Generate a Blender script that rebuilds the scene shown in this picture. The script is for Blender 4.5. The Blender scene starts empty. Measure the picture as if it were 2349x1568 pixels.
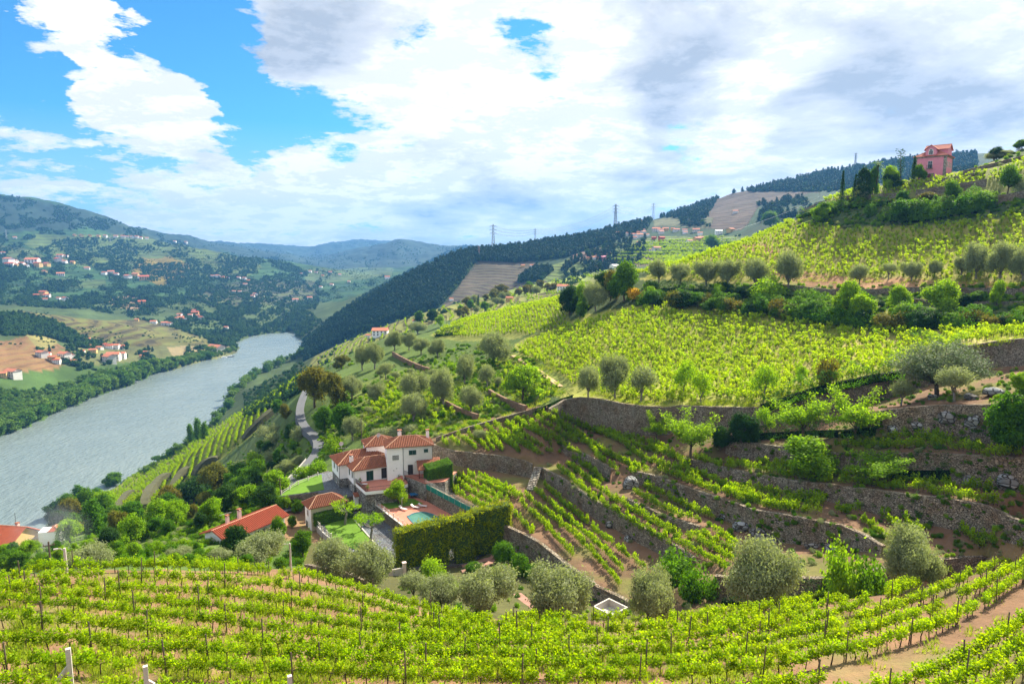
import bpy, bmesh, math, random, time
import numpy as np
from mathutils import Vector, Matrix
from mathutils.bvhtree import BVHTree
from mathutils.geometry import delaunay_2d_cdt
from math import sin, cos, tan, radians, pi, sqrt, atan2, exp, log
T0 = time.time()
RND = random.Random(7)
NR = np.random.default_rng(11)
scene = bpy.context.scene
COL = scene.collection

# ------------------------------------------------------------------ camera
CAMZ = 180.0
PITCH = radians(7.6)
FPX, CX, CY = 1566.0, 1174.5, 784.0
cam_d = bpy.data.cameras.new("camera")
cam_d.lens = 24.0
cam_d.sensor_width = 36.0
cam_d.clip_start = 0.5
cam_d.clip_end = 60000
cam = bpy.data.objects.new("camera", cam_d)
cam.location = (0, 0, CAMZ)
cam.rotation_euler = (radians(90) - PITCH, 0, 0)
COL.objects.link(cam)
scene.camera = cam

# ------------------------------------------------------------------ sun and exposure
HAZE_D = 0.00009
CLOUD_K = .48
SUN_EL, SUN_AZ = radians(40), radians(37)      # azimuth measured from +Y towards +X
sd = bpy.data.lights.new("sun", 'SUN')
sd.energy = 5.0
sd.angle = radians(0.6)
sd.color = (1.0, 0.91, 0.74)
sun = bpy.data.objects.new("sun", sd)
sun.location = (200, 260, 600)
sv = Vector((sin(SUN_AZ) * cos(SUN_EL), cos(SUN_AZ) * cos(SUN_EL), sin(SUN_EL)))
sun.rotation_euler = sv.to_track_quat('Z', 'Y').to_euler()
COL.objects.link(sun)
scene.view_settings.view_transform = 'Standard'
scene.view_settings.look = 'None'
scene.view_settings.gamma = 1.0
scene.view_settings.exposure = 1.4
scene.render.engine = 'CYCLES'
cy = scene.cycles
cy.use_denoising = True
cy.max_bounces = 6
cy.diffuse_bounces = 3
cy.glossy_bounces = 2
cy.transmission_bounces = 4
cy.transparent_max_bounces = 6
cy.volume_bounces = 0
cy.caustics_reflective = False
cy.caustics_refractive = False
cy.sample_clamp_indirect = 6
scene.render.threads_mode = 'AUTO'

# ------------------------------------------------------------------ pixel <-> world helpers (2349 x 1568 grid of the photograph)
def ray(u, v):
    X = (u - CX) / FPX
    Y = -(v - CY) / FPX
    return (X, cos(PITCH) + Y * sin(PITCH), Y * cos(PITCH) - sin(PITCH))
def PR(u, v, R):
    x, y, z = ray(u, v)
    k = R / sqrt(x * x + y * y)
    return Vector((x * k, y * k, CAMZ + z * k))
def PZ(u, v, z):
    x, y, dz = ray(u, v)
    k = (z - CAMZ) / dz
    return Vector((x * k, y * k, z))
def to_px(p):
    x, y, z = p[0], p[1], p[2] - CAMZ
    d = y * cos(PITCH) - z * sin(PITCH)
    up = y * sin(PITCH) + z * cos(PITCH)
    return CX + FPX * x / d, CY - FPX * up / d, d

# ------------------------------------------------------------------ object helpers
def tag(o, label=None, cat=None, group=None, kind=None):
    if label: o['label'] = label
    if cat: o['category'] = cat
    if group: o['group'] = group
    if kind: o['kind'] = kind
    return o
def empty(name, loc=(0, 0, 0), rz=0.0, parent=None):
    o = bpy.data.objects.new(name, None)
    o.location = loc
    o.rotation_euler = (0, 0, rz)
    o.empty_display_size = 0.5
    COL.objects.link(o)
    if parent: o.parent = parent
    return o
def link(name, me, parent=None, loc=None, rz=None, sc=None):
    o = bpy.data.objects.new(name, me)
    if parent: o.parent = parent
    if loc is not None: o.location = loc
    if rz is not None: o.rotation_euler = (0, 0, rz)
    if sc is not None: o.scale = (sc, sc, sc) if not hasattr(sc, '__len__') else sc
    COL.objects.link(o)
    return o
def copy_tree(o, parent=None):
    c = o.copy()
    COL.objects.link(c)
    c.parent = parent
    for ch in list(o.children):
        copy_tree(ch, c)
    return c
class MB:
    """collects polygons; build() links them as one mesh object"""
    def __init__(s): s.v, s.f, s.m = [], [], []
    def add(s, vs, fs, mi=0):
        b = len(s.v)
        s.v += [tuple(p) for p in vs]
        s.f += [tuple(b + i for i in f) for f in fs]
        s.m += [mi] * len(fs)
        return s
    def box(s, x0, x1, y0, y1, z0, z1, mi=0):
        vs = [(x0,y0,z0),(x1,y0,z0),(x1,y1,z0),(x0,y1,z0),(x0,y0,z1),(x1,y0,z1),(x1,y1,z1),(x0,y1,z1)]
        return s.add(vs, [(0,3,2,1),(4,5,6,7),(0,1,5,4),(1,2,6,5),(2,3,7,6),(3,0,4,7)], mi)
    def prism(s, poly, z0, z1, mi=0):
        """poly: xy list, counter-clockwise or not"""
        a = sum(poly[i][0]*poly[(i+1)%len(poly)][1]-poly[(i+1)%len(poly)][0]*poly[i][1] for i in range(len(poly)))
        if a < 0: poly = poly[::-1]
        n = len(poly)
        vs = [(p[0],p[1],z0) for p in poly] + [(p[0],p[1],z1) for p in poly]
        fs = [tuple(range(n-1,-1,-1)), tuple(range(n,2*n))]
        fs += [(i,(i+1)%n,n+(i+1)%n,n+i) for i in range(n)]
        return s.add(vs, fs, mi)
    def tube(s, pts, radii, n=6, mi=0, cap=True):
        pts = [Vector(p) for p in pts]
        if not hasattr(radii, '__len__'): radii = [radii]*len(pts)
        rings = []
        for i, p in enumerate(pts):
            d = (pts[min(i+1,len(pts)-1)] - pts[max(i-1,0)])
            if d.length < 1e-6: d = Vector((0,0,1))
            d.normalize()
            a = d.cross(Vector((0.31,0.17,1.0)) if abs(d.z) < .9 else Vector((1,0.2,0))).normalized()
            b = d.cross(a)
            rings.append([p + (a*cos(2*pi*k/n) + b*sin(2*pi*k/n))*radii[i] for k in range(n)])
        vs = [q for r in rings for q in r]
        fs = []
        for i in range(len(pts)-1):
            for k in range(n):
                fs.append((i*n+k, i*n+(k+1)%n, (i+1)*n+(k+1)%n, (i+1)*n+k))
        if cap:
            fs.append(tuple(range(n))[::-1]); fs.append(tuple((len(pts)-1)*n+k for k in range(n)))
        return s.add(vs, fs, mi)
    def bar(s, a, b, w, h=None, mi=0):
        a, b = Vector(a), Vector(b); h = h or w
        d = (b-a).normalized()
        up = Vector((0,0,1)) if abs(d.z) < .95 else Vector((0,1,0))
        x = d.cross(up).normalized()*w/2; y = x.cross(d).normalized()*h/2
        vs = [a-x-y,a+x-y,a+x+y,a-x+y,b-x-y,b+x-y,b+x+y,b-x+y]
        return s.add(vs, [(0,3,2,1),(4,5,6,7),(0,1,5,4),(1,2,6,5),(2,3,7,6),(3,0,4,7)], mi)
    def mesh(s, name, mats, smooth=False):
        me = bpy.data.meshes.new(name)
        me.from_pydata(s.v, [], s.f)
        if not isinstance(mats, (list, tuple)): mats = [mats]
        for m in mats: me.materials.append(m)
        if len(mats) > 1:
            me.polygons.foreach_set('material_index', s.m)
        if smooth: me.polygons.foreach_set('use_smooth', [True]*len(me.polygons))
        me.update()
        return me
    def build(s, name, mats, parent=None, smooth=False, loc=None, rz=None):
        return link(name, s.mesh(name, mats, smooth), parent, loc, rz)

def mesh_np(name, V, F, mats, smooth=False, cols=None, mi=None):
    """fast mesh from numpy: V (n,3), F (m,k) all same k"""
    me = bpy.data.meshes.new(name)
    V = np.asarray(V, np.float32); F = np.asarray(F, np.int32)
    me.vertices.add(len(V)); me.vertices.foreach_set('co', V.ravel())
    k = F.shape[1]
    me.loops.add(F.size); me.loops.foreach_set('vertex_index', F.ravel())
    me.polygons.add(len(F))
    me.polygons.foreach_set('loop_start', np.arange(0, F.size, k, dtype=np.int32))
    if not isinstance(mats, (list, tuple)): mats = [mats]
    for m in mats: me.materials.append(m)
    if mi is not None: me.polygons.foreach_set('material_index', np.asarray(mi, np.int32))
    if smooth: me.polygons.foreach_set('use_smooth', np.ones(len(F), bool))
    if cols is not None:
        a = me.color_attributes.new('gcol', 'FLOAT_COLOR', 'POINT')
        c = np.ones((len(V), 4), np.float32); c[:, :3] = cols
        a.data.foreach_set('color', c.ravel())
    me.update(calc_edges=True)
    return me

def in_poly(px, py, poly):
    """vectorised point in polygon"""
    px = np.asarray(px); py = np.asarray(py)
    inside = np.zeros(px.shape, bool)
    n = len(poly)
    for i in range(n):
        x0, y0 = poly[i][0], poly[i][1]; x1, y1 = poly[(i+1) % n][0], poly[(i+1) % n][1]
        c = ((y0 > py) != (y1 > py)) & (px < (x1-x0)*(py-y0)/((y1-y0) if y1 != y0 else 1e-9) + x0)
        inside ^= c
    return inside

def _hash(ix, iy, seed):
    h = (ix.astype(np.int64)*374761393 + iy.astype(np.int64)*668265263 + seed*974634777) & 0xffffffff
    h = ((h ^ (h >> 13))*1274126177) & 0xffffffff
    return ((h ^ (h >> 16)) & 0xffff)/65535.0
def vnoise(x, y, seed=0):
    ix = np.floor(x); iy = np.floor(y); fx = x-ix; fy = y-iy
    fx = fx*fx*(3-2*fx); fy = fy*fy*(3-2*fy)
    a = _hash(ix,iy,seed); b = _hash(ix+1,iy,seed); c = _hash(ix,iy+1,seed); d = _hash(ix+1,iy+1,seed)
    return (a*(1-fx)+b*fx)*(1-fy) + (c*(1-fx)+d*fx)*fy
def fbm(x, y, oct=4, seed=0, gain=.5):
    s = 0; a = 1; t = 0
    for o in range(oct):
        s = s + a*vnoise(x*2**o, y*2**o, seed+o*17); t += a; a *= gain
    return s/t*2-1
# ------------------------------------------------------------------ node helper
class NT:
    def __init__(s, tree): s.t = tree; s.n = tree.nodes; s.l = tree.links
    def new(s, typ, **kw):
        n = s.n.new(typ)
        for k, v in kw.items(): setattr(n, k, v)
        return n
    def set(s, sock, v):
        if v is None: return
        if isinstance(v, bpy.types.NodeSocket): s.l.new(v, sock)
        elif isinstance(v, (tuple, list)) and len(v) == 3 and sock.type == 'RGBA': sock.default_value = (*v, 1)
        else: sock.default_value = v
    def math(s, op, a, b=None, c=None, clamp=False):
        n = s.new('ShaderNodeMath', operation=op, use_clamp=clamp)
        for i, x in enumerate((a, b, c)): s.set(n.inputs[i], x)
        return n.outputs[0]
    def vmath(s, op, a, b=None, sc=None):
        n = s.new('ShaderNodeVectorMath', operation=op)
        s.set(n.inputs[0], a); s.set(n.inputs[1], b)
        if sc is not None: s.set(n.inputs['Scale'], sc)
        return n.outputs['Value'] if op in ('DOT_PRODUCT', 'LENGTH') else n.outputs[0]
    def noise(s, vec, scale, detail=4, rough=.55, dist=0, out=0, lac=2.0):
        n = s.new('ShaderNodeTexNoise')
        s.set(n.inputs['Vector'], vec); s.set(n.inputs['Scale'], scale); s.set(n.inputs['Detail'], detail)
        s.set(n.inputs['Roughness'], rough); s.set(n.inputs['Distortion'], dist); s.set(n.inputs['Lacunarity'], lac)
        return n.outputs[out]
    def ramp(s, fac, stops, interp='LINEAR'):
        n = s.new('ShaderNodeValToRGB'); s.set(n.inputs[0], fac)
        cr = n.color_ramp; cr.interpolation = interp
        while len(cr.elements) < len(stops): cr.elements.new(.5)
        for e, (p, c) in zip(cr.elements, stops):
            e.position = p; e.color = (*c, 1) if hasattr(c, '__len__') else (c, c, c, 1)
        return n.outputs[0]
    def mix(s, f, a, b, mode='MIX'):
        n = s.new('ShaderNodeMix', data_type='RGBA', blend_type=mode)
        s.set(n.inputs[0], f); s.set(n.inputs[6], a); s.set(n.inputs[7], b)
        return n.outputs[2]
    def remap(s, v, a, b, c=0, d=1):
        n = s.new('ShaderNodeMapRange'); s.set(n.inputs[0], v)
        for i, x in enumerate((a, b, c, d)): n.inputs[i+1].default_value = x
        return n.outputs[0]
    def bump(s, h, strength=.5, dist=.1, normal=None):
        n = s.new('ShaderNodeBump'); s.set(n.inputs['Height'], h)
        n.inputs['Strength'].default_value = strength; n.inputs['Distance'].default_value = dist
        if normal: s.set(n.inputs['Normal'], normal)
        return n.outputs[0]

MATS = {}
def material(name):
    m = bpy.data.materials.new(name); m.use_nodes = True
    t = NT(m.node_tree); b = t.n['Principled BSDF']
    MATS[name] = m
    return m, t, b
def coord(t, kind='obj'):
    if kind == 'world': return t.new('ShaderNodeNewGeometry').outputs['Position']
    return t.new('ShaderNodeTexCoord').outputs['Object']
def simple(name, col, rough=.8, var=.15, scale=3.0, bump=0.0, spec=.3, metal=0.0, kind='obj', bscale=None):
    """plain surface with blotchy wear and a little relief"""
    m, t, b = material(name)
    c = coord(t, kind)
    n1 = t.noise(c, scale, 5, .6); n2 = t.noise(c, scale*7, 3, .6)
    v = t.math('ADD', t.math('MULTIPLY', n1, .65), t.math('MULTIPLY', n2, .35))
    dark = tuple(x*(1-var*2) for x in col); light = tuple(min(x*(1+var), 1) for x in col)
    b.inputs['Base Color'].default_value = (*col, 1)
    t.set(b.inputs['Base Color'], t.ramp(v, [(.25, dark), (.5, col), (.75, light)]))
    b.inputs['Roughness'].default_value = rough
    b.inputs['Specular IOR Level'].default_value = spec
    b.inputs['Metallic'].default_value = metal
    if bump: t.set(b.inputs['Normal'], t.bump(t.noise(c, bscale or scale*6, 5, .6), bump, .05))
    return m

def leafmat(name, col, col2, trans=.45, rough=.6, tcol=None, spec=.06, hue=.5, olive=False):
    """leaf: diffuse front, translucent when backlit; varies leaf by leaf, plant by plant, and with the gcol tint"""
    m, t, b = material(name)
    b.inputs['Roughness'].default_value = rough
    b.inputs['Specular IOR Level'].default_value = spec
    at = t.new('ShaderNodeAttribute', attribute_name='gcol').outputs[0]
    oi = t.new('ShaderNodeObjectInfo')
    c = t.mix(oi.outputs['Random'], col, col2)
    c = t.mix(.85, c, at, 'MULTIPLY')
    gn = t.noise(coord(t, 'world'), .9, 2, .5)
    c = t.mix(1.0, c, t.ramp(gn, [(.3, .72), (.7, 1.22)]), 'MULTIPLY')
    if olive:                                                # silvery undersides
        geo = t.new('ShaderNodeNewGeometry')
        c = t.mix(geo.outputs['Backfacing'], c, t.mix(.45, c, (.30, .34, .22)))
    t.set(b.inputs['Base Color'], c)
    tr = t.new('ShaderNodeBsdfTranslucent')
    t.set(tr.inputs[0], t.mix(1.0, c, tcol or (1.5, 1.5, .5), 'MULTIPLY'))
    mx = t.new('ShaderNodeMixShader'); mx.inputs[0].default_value = trans
    t.l.new(b.outputs[0], mx.inputs[1]); t.l.new(tr.outputs[0], mx.inputs[2])
    t.l.new(mx.outputs[0], t.n['Material Output'].inputs[0])
    return m

# leaves (albedos)
M_VINE   = leafmat('vine_leaf', (.19,.34,.006), (.25,.39,.008), .54, tcol=(1.75,1.5,.2))
M_VINE2  = leafmat('vine_leaf_slope', (.25,.39,.010), (.32,.43,.014), .54, tcol=(1.55,1.45,.3))
M_OLIVE  = leafmat('olive_leaf', (.26,.295,.12), (.31,.34,.155), .42, tcol=(1.1,1.2,.6), olive=True)
M_BROAD  = leafmat('broad_leaf', (.07,.18,.008), (.11,.22,.010), .44)
M_LIGHT  = leafmat('light_leaf', (.19,.34,.010), (.25,.39,.012), .5)
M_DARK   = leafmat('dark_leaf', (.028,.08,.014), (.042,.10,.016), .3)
M_RUST   = leafmat('rust_leaf', (.14,.16,.025), (.19,.18,.03), .38, tcol=(1.4,1.2,.35))
M_BROOM  = leafmat('broom_flower', (.62,.40,.015), (.68,.45,.02), .35, tcol=(1.2,1.1,.3))
M_HEDGE  = leafmat('hedge_leaf', (.10,.22,.012), (.11,.23,.014), .42)
M_CYHEDGE= leafmat('golden_hedge_leaf', (.26,.32,.004), (.30,.35,.006), .5, tcol=(1.4,1.3,.3))
M_FAR    = leafmat('far_leaf', (.030,.088,.026), (.06,.125,.03), .22)
M_FARDK  = leafmat('far_conifer', (.018,.056,.030), (.026,.070,.032), .1)
M_GRASS  = leafmat('grass_blade', (.22,.32,.035), (.30,.34,.05), .45)
M_BARK   = simple('bark', (.10,.075,.055), .9, .25, 6, .6)
M_BARKG  = simple('grey_bark', (.20,.18,.155), .9, .25, 6, .6)
M_STEM   = simple('vine_wood', (.07,.045,.03), .9, .25, 8, .5)
M_STAKE  = simple('stake_wood', (.13,.10,.075), .85, .25, 5, .4)

# ground: painted field colours with far shade and sun + fine soil and grass variation + terrace risers
def make_ground(name, fine=True):
    m, t, b = material(name)
    P = coord(t, 'world')
    at = t.new('ShaderNodeAttribute', attribute_name='gcol').outputs[0]
    terr = t.new('ShaderNodeAttribute', attribute_name='terr').outputs['Fac']
    per = t.new('ShaderNodeAttribute', attribute_name='per').outputs['Fac']
    n1 = t.noise(P, .035, 6, .62); n2 = t.noise(P, .6, 5, .65); n3 = t.noise(P, 5.0, 4, .7)
    v = t.math('ADD', t.math('MULTIPLY', n1, .4), t.math('ADD', t.math('MULTIPLY', n2, .35), t.math('MULTIPLY', n3, .25)))
    c = t.mix(1.0, at, t.ramp(v, [(.33, (.55,.58,.6)), (.5, 1.0), (.66, (1.35,1.28,1.15))]), 'MULTIPLY')
    # risers: dark stone line at each terrace step, following the height
    sz = t.new('ShaderNodeSeparateXYZ'); t.l.new(P, sz.inputs[0])
    wob = t.math('MULTIPLY', t.math('SUBTRACT', t.noise(P, .012, 3, .5), .5), 9.0)
    ph = t.math('FRACT', t.math('DIVIDE', t.math('ADD', sz.outputs[2], wob), per))
    tri = t.math('ABSOLUTE', t.math('SUBTRACT', ph, .5))
    line = t.math('MULTIPLY', t.remap(tri, .16, .10), t.remap(t.noise(P, .05, 3, .6), .35, .5))
    line = t.math('MULTIPLY', line, terr)
    c = t.mix(line, c, t.mix(.75, c, (.030,.026,.018)))
    green = t.math('MULTIPLY', t.remap(tri, .30, .42), t.math('MULTIPLY', terr, .55))
    c = t.mix(green, c, t.mix(.6, c, (.16,.22,.04)))
    t.set(b.inputs['Base Color'], c)
    b.inputs['Roughness'].default_value = .95
    b.inputs['Specular IOR Level'].default_value = .1
    h = t.math('ADD', t.math('MULTIPLY', n3, .35), t.math('MULTIPLY', n2, 1.0))
    nb = t.bump(h, .7, .35)
    nb = t.bump(t.math('SUBTRACT', 1.0, line), .6, 2.0, nb)
    t.set(b.inputs['Normal'], nb)
    return m
M_GROUND = make_ground('ground')

def make_stone(name, base=(.29,.24,.18), scale=3.0, moss=.3):
    m, t, b = material(name)
    P = coord(t, 'world')
    Pd = t.vmath('ADD', P, t.vmath('SCALE', t.noise(P, 1.7, 2, .5, out=1), sc=.25))
    sc = t.new('ShaderNodeMapping'); t.l.new(Pd, sc.inputs[0]); sc.inputs['Scale'].default_value = (1, 1, 1.9)
    vo = t.new('ShaderNodeTexVoronoi', feature='F1'); t.l.new(sc.outputs[0], vo.inputs['Vector']); vo.inputs['Scale'].default_value = scale
    ve = t.new('ShaderNodeTexVoronoi', feature='DISTANCE_TO_EDGE'); t.l.new(sc.outputs[0], ve.inputs['Vector']); ve.inputs['Scale'].default_value = scale
    hue = t.mix(1.0, base, t.ramp(vo.outputs['Color'], [(0, .55), (.5, 1.0), (1, 1.55)]), 'MULTIPLY')
    tint = t.ramp(t.noise(P, .35, 4, .6), [(.3, (.75,.62,.5)), (.5, (1,1,1)), (.7, (1.05,1.15,1.2))])
    hue = t.mix(1.0, hue, tint, 'MULTIPLY')
    joint = t.remap(ve.outputs['Distance'], .02, .10)
    c = t.mix(joint, (.045,.035,.026), hue)
    ms = t.math('MULTIPLY', t.remap(t.noise(P, .5, 5, .65), .52, .66), moss)
    c = t.mix(ms, c, (.07,.10,.03))
    t.set(b.inputs['Base Color'], c)
    b.inputs['Roughness'].default_value = .92
    b.inputs['Specular IOR Level'].default_value = .15
    h = t.math('ADD', joint, t.math('MULTIPLY', t.noise(P, 9, 4, .7), .5))
    t.set(b.inputs['Normal'], t.bump(h, .9, .12))
    return m
M_STONE = make_stone('dry_stone')
M_STONE_H = make_stone('house_stone', (.33,.31,.28), 2.0, .05)
M_EARTH = simple('earth_bank', (.20,.125,.075), .95, .3, .8, .8, kind='world')
# ------------------------------------------------------------------ sky: Nishita blue with procedural clouds
world = bpy.data.worlds.new("World"); scene.world = world; world.use_nodes = True
t = NT(world.node_tree)
bg = t.n['Background']
sky = t.new('ShaderNodeTexSky', sky_type='NISHITA')
sky.sun_disc = False
sky.sun_elevation = SUN_EL
sky.sun_rotation = SUN_AZ
sky.air_density = 1.0; sky.dust_density = .3; sky.ozone_density = 3.0
SKY_K = .075
G = t.new('ShaderNodeTexCoord').outputs['Generated']
sp_ = t.new('ShaderNodeSeparateXYZ'); t.l.new(G, sp_.inputs[0])
zc = t.math('ADD', t.math('MAXIMUM', sp_.outputs[2], 0.0), .20)
# the cloud layer seen in perspective: flatter and finer towards the horizon
px_ = t.math('DIVIDE', sp_.outputs[0], zc); py_ = t.math('DIVIDE', sp_.outputs[1], zc)
cx = t.new('ShaderNodeCombineXYZ'); t.l.new(px_, cx.inputs[0]); t.l.new(py_, cx.inputs[1]); t.l.new(t.math('MULTIPLY', sp_.outputs[2], 2.2), cx.inputs[2])
Pc = cx.outputs[0]
def cloudn(P): return t.math('ADD', t.math('MULTIPLY', t.noise(P, 1.7, 12, .62, .15), .64), t.math('MULTIPLY', t.noise(P, 6.5, 10, .70, .1), .36))
cn0 = cloudn(Pc); cn1 = cloudn(t.vmath('ADD', Pc, (-.05, -.10, .03)))
wob = t.vmath('SCALE', t.vmath('SUBTRACT', t.noise(Pc, 2.6, 6, .6, out=1), (.5,.5,.5)), sc=.16)
Gw = t.vmath('NORMALIZE', t.vmath('ADD', G, wob))
def skyblob(u, v, rad, amt):
    """soft region of more (amt > 0) or less cloud around one direction, its edge broken up"""
    d = Vector(ray(u, v)).normalized()
    dt = t.vmath('DOT_PRODUCT', Gw, tuple(d))
    return t.math('MULTIPLY', t.remap(dt, cos(radians(rad)), cos(radians(rad*.45))), amt)
bias = .14
for a in [(40,150,13,-.30),(-350,100,26,-.16),(420,70,6,-.22),(620,190,6.5,-.26),(560,255,5,-.14),(430,225,4,-.05),(800,110,3.5,-.10),(840,225,4,-.20),(330,20,4,-.1),
          (1195,85,4.2,-.24),(940,100,3,-.12),(1580,305,2.6,-.13),(1720,295,1.8,-.12),(1290,255,2.5,-.08),
          (150,20,2.6,.22),(205,70,2.4,.24),(300,125,2.2,.16),(255,160,2.2,-.12),(110,160,3,-.1),(330,215,5.2,.34),(230,190,2.5,.2),(420,240,2.5,.18),(640,40,5,.30),(760,80,5,.30),(110,95,2,.16),(530,165,1.6,.16),(0,320,12,.16),(250,330,10,.12),(560,300,7,.1),(1000,300,14,.12),(1800,200,28,.14),
          (300,480,6,-.05)]:
    bias = t.math('ADD', bias, skyblob(*a))
cov = t.math('ADD', t.math('ADD', t.math('MULTIPLY', t.math('SUBTRACT', cn0, .5), 1.9), .5), bias)
mask = t.ramp(t.remap(cov, .48, .64), [(0, 0), (.35, .55), (.7, .93), (1, 1)])
# relief from the side the sun is on, greys where the layer is thick
rel = t.remap(t.math('SUBTRACT', cn1, cn0), -.035, .02)
sh = t.noise(Pc, 1.3, 10, .58, .3)
shv = t.math('ADD', t.math('MULTIPLY', t.math('SUBTRACT', sh, .5), 1.9), .54)
for a in [(1560,110,7,.24),(1500,190,6,.08),(1600,215,5,.08),(720,35,5.5,.20),(2050,220,11,.03),(2100,290,9,.08),(1300,470,14,.10),(1000,480,9,.08),(2200,60,9,.04),(1180,170,8,-.22),(1800,40,6,-.08),(1650,250,5,-.2),(300,200,7,-.25),(1800,330,8,-.16),(1300,260,9,-.14),(100,300,9,-.22),(400,330,10,-.16),(900,280,9,-.18),(700,420,9,-.10)]:
    shv = t.math('ADD', shv, skyblob(*a))
shade = t.ramp(t.remap(shv, .34, .84), [(0, (1.0,1.0,1.0)), (.30, (.93,.94,.95)), (.58, (.70,.735,.77)), (1, (.40,.46,.54))])
shade = t.mix(t.math('MULTIPLY', t.math('SUBTRACT', 1.0, rel), .50), shade, (.60,.655,.74))
cl = t.mix(1.0, shade, (CLOUD_K*1.02, CLOUD_K*1.0, CLOUD_K*.985), 'MULTIPLY')
skc = t.mix(1.0, sky.outputs[0], (SKY_K*.24, SKY_K*.66, SKY_K*.88), 'MULTIPLY')
low = t.remap(sp_.outputs[2], .17, -.01)                    # pale band of haze above the horizon
skc = t.mix(t.math('MULTIPLY', low, .80), skc, (CLOUD_K*.55, CLOUD_K*.68, CLOUD_K*.80))
mask = t.math('MULTIPLY', mask, t.remap(sp_.outputs[2], -.02, .05, .6, 1))
t.l.new(t.mix(mask, skc, cl), bg.inputs[0])
bg.inputs[1].default_value = 1.0
# ------------------------------------------------------------------ terrain control lines (u, v, R) on the photograph's grid, R = metres from the camera
TP = []      # 3D points
TE = []      # constraint edges
def _pt(p):
    if p[0] == 'z': return PZ(p[1], p[2], p[3])          # on a known level
    if p[0] == 'h':                                        # hidden ground: direction u, range, height
        q = PR(p[1], 700, p[2]); return Vector((q.x, q.y, p[3]))
    return PR(*p)
def feat(pts, edge=True):
    idx = []
    for p in pts:
        TP.append(_pt(p)); idx.append(len(TP)-1)
    if edge: TE.extend(zip(idx[:-1], idx[1:]))
    return idx
def spline(pts, n=3):
    """Catmull-Rom through tuples"""
    P = [np.array(p, float) for p in pts]; out = []
    for i in range(len(P)-1):
        a = P[max(i-1,0)]; b = P[i]; c = P[i+1]; d = P[min(i+2,len(P)-1)]
        for k in range(n):
            t = k/n
            out.append(tuple(.5*((2*b)+(-a+c)*t+(2*a-5*b+4*c-d)*t*t+(-a+3*b-3*c+d)*t**3)))
    out.append(tuple(P[-1]))
    return out
US = [-500,-150,0,300,600,900,1174,1450,1750,2050,2349,2500,2850]
feat([('h',u,4,168) for u in US], False)
feat([('h',u,18,164) for u in US], False)
# foreground vineyard slope
feat([(-200,1640,34),(300,1640,33),(700,1640,31),(1174,1640,30),(1800,1640,32),(2200,1640,36),(2560,1640,38)])
feat([(-200,1568,38),(0,1568,37),(300,1568,36),(700,1568,34.5),(1174,1568,33.5),(1700,1568,35),(2100,1568,38),(2349,1568,39),(2560,1540,41)], False)
feat([(-200,1480,46),(0,1480,43.5),(300,1490,41.5),(700,1500,39.5),(1174,1500,39),(1600,1490,41),(2000,1470,46),(2349,1440,52),(2560,1420,56)], False)
feat([(-200,1391,56),(0,1391,53),(300,1400,51),(629,1420,49),(900,1450,45.5),(1174,1465,43),(1500,1455,46),(1800,1420,52),(2100,1390,58),(2349,1350,63),(2560,1330,68)], False)
EDGE = [(-250,1325,70),(-100,1320,68),(0,1318,66),(150,1308,64),(300,1303,62.5),(450,1305,61.5),(600,1312,60),(720,1330,58),(850,1365,54.5),(950,1397,51.5),(1050,1420,49.5),(1174,1430,48),(1300,1430,48.5),(1450,1428,50),(1600,1412,53),(1750,1388,56.5),(1900,1366,60.5),(2050,1345,65),(2130,1327,67.5),(2214,1300,71),(2349,1285,76),(2560,1265,84)]
feat(EDGE)
# foot of the bank behind the foreground edge
feat([('h',-250,100,130),('h',0,88,138),(150,1285,92),(300,1282,88),(450,1285,84),(600,1290,82),('h',720,76,141),(850,1352,68),(930,1375,66),(1000,1400,64),('h',1100,63,143.2),('h',1200,64,142.2),('h',1300,66,141),('h',1450,66,141),('h',1600,67,141.5),('h',1750,70,141),('h',1900,74,140),('h',2050,79,139.5),('h',2214,86,139.5),('h',2349,93,139.6),('h',2560,100,139.6)])
# garden and estate ground
feat([('h',840,84,136),(940,1355,82),(1040,1380,80),(1180,1400,78),(1300,1408,78),(1400,1412,79)], False)
feat([(900,1345,92),(1040,1345,94),(1180,1345,94),(1260,1340,95)], False)
feat([(905,1312,108),(1040,1300,110),(1110,1285,112),(1165,1262,113)], False)
feat([('z',700,1310,132),('z',740,1290,129.5),('z',800,1270,127.5),('z',870,1270,127.4)], False)
feat([('z',740,1240,127.0),('z',800,1225,127.2),('z',860,1215,127.2),('z',900,1270,127.2),('z',850,1180,127.2),('z',760,1180,127.0),('z',715,1200,125.6),('z',695,1170,125.6),('z',690,1240,125.6)], False)
feat([('z',760,1130,127.2),('z',820,1130,127.2),('z',690,1135,128.5),('z',940,1170,127.5),('z',1000,1170,128),('z',930,1120,127.8),('h',860,150,129),('h',900,148,130.5),('h',960,146,132.5),('h',820,152,128.6)], False)
# valley road beyond the house
ROADPTS = [(648,1160,140),(658,1140,146),(672,1115,154),(690,1088,163),(715,1062,173),(735,1040,184),(738,1018,194),(727,992,204),(712,970,213),(699,948,226),(694,925,242),(700,900,262),(715,870,300)]
feat(ROADPTS, False)
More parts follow.
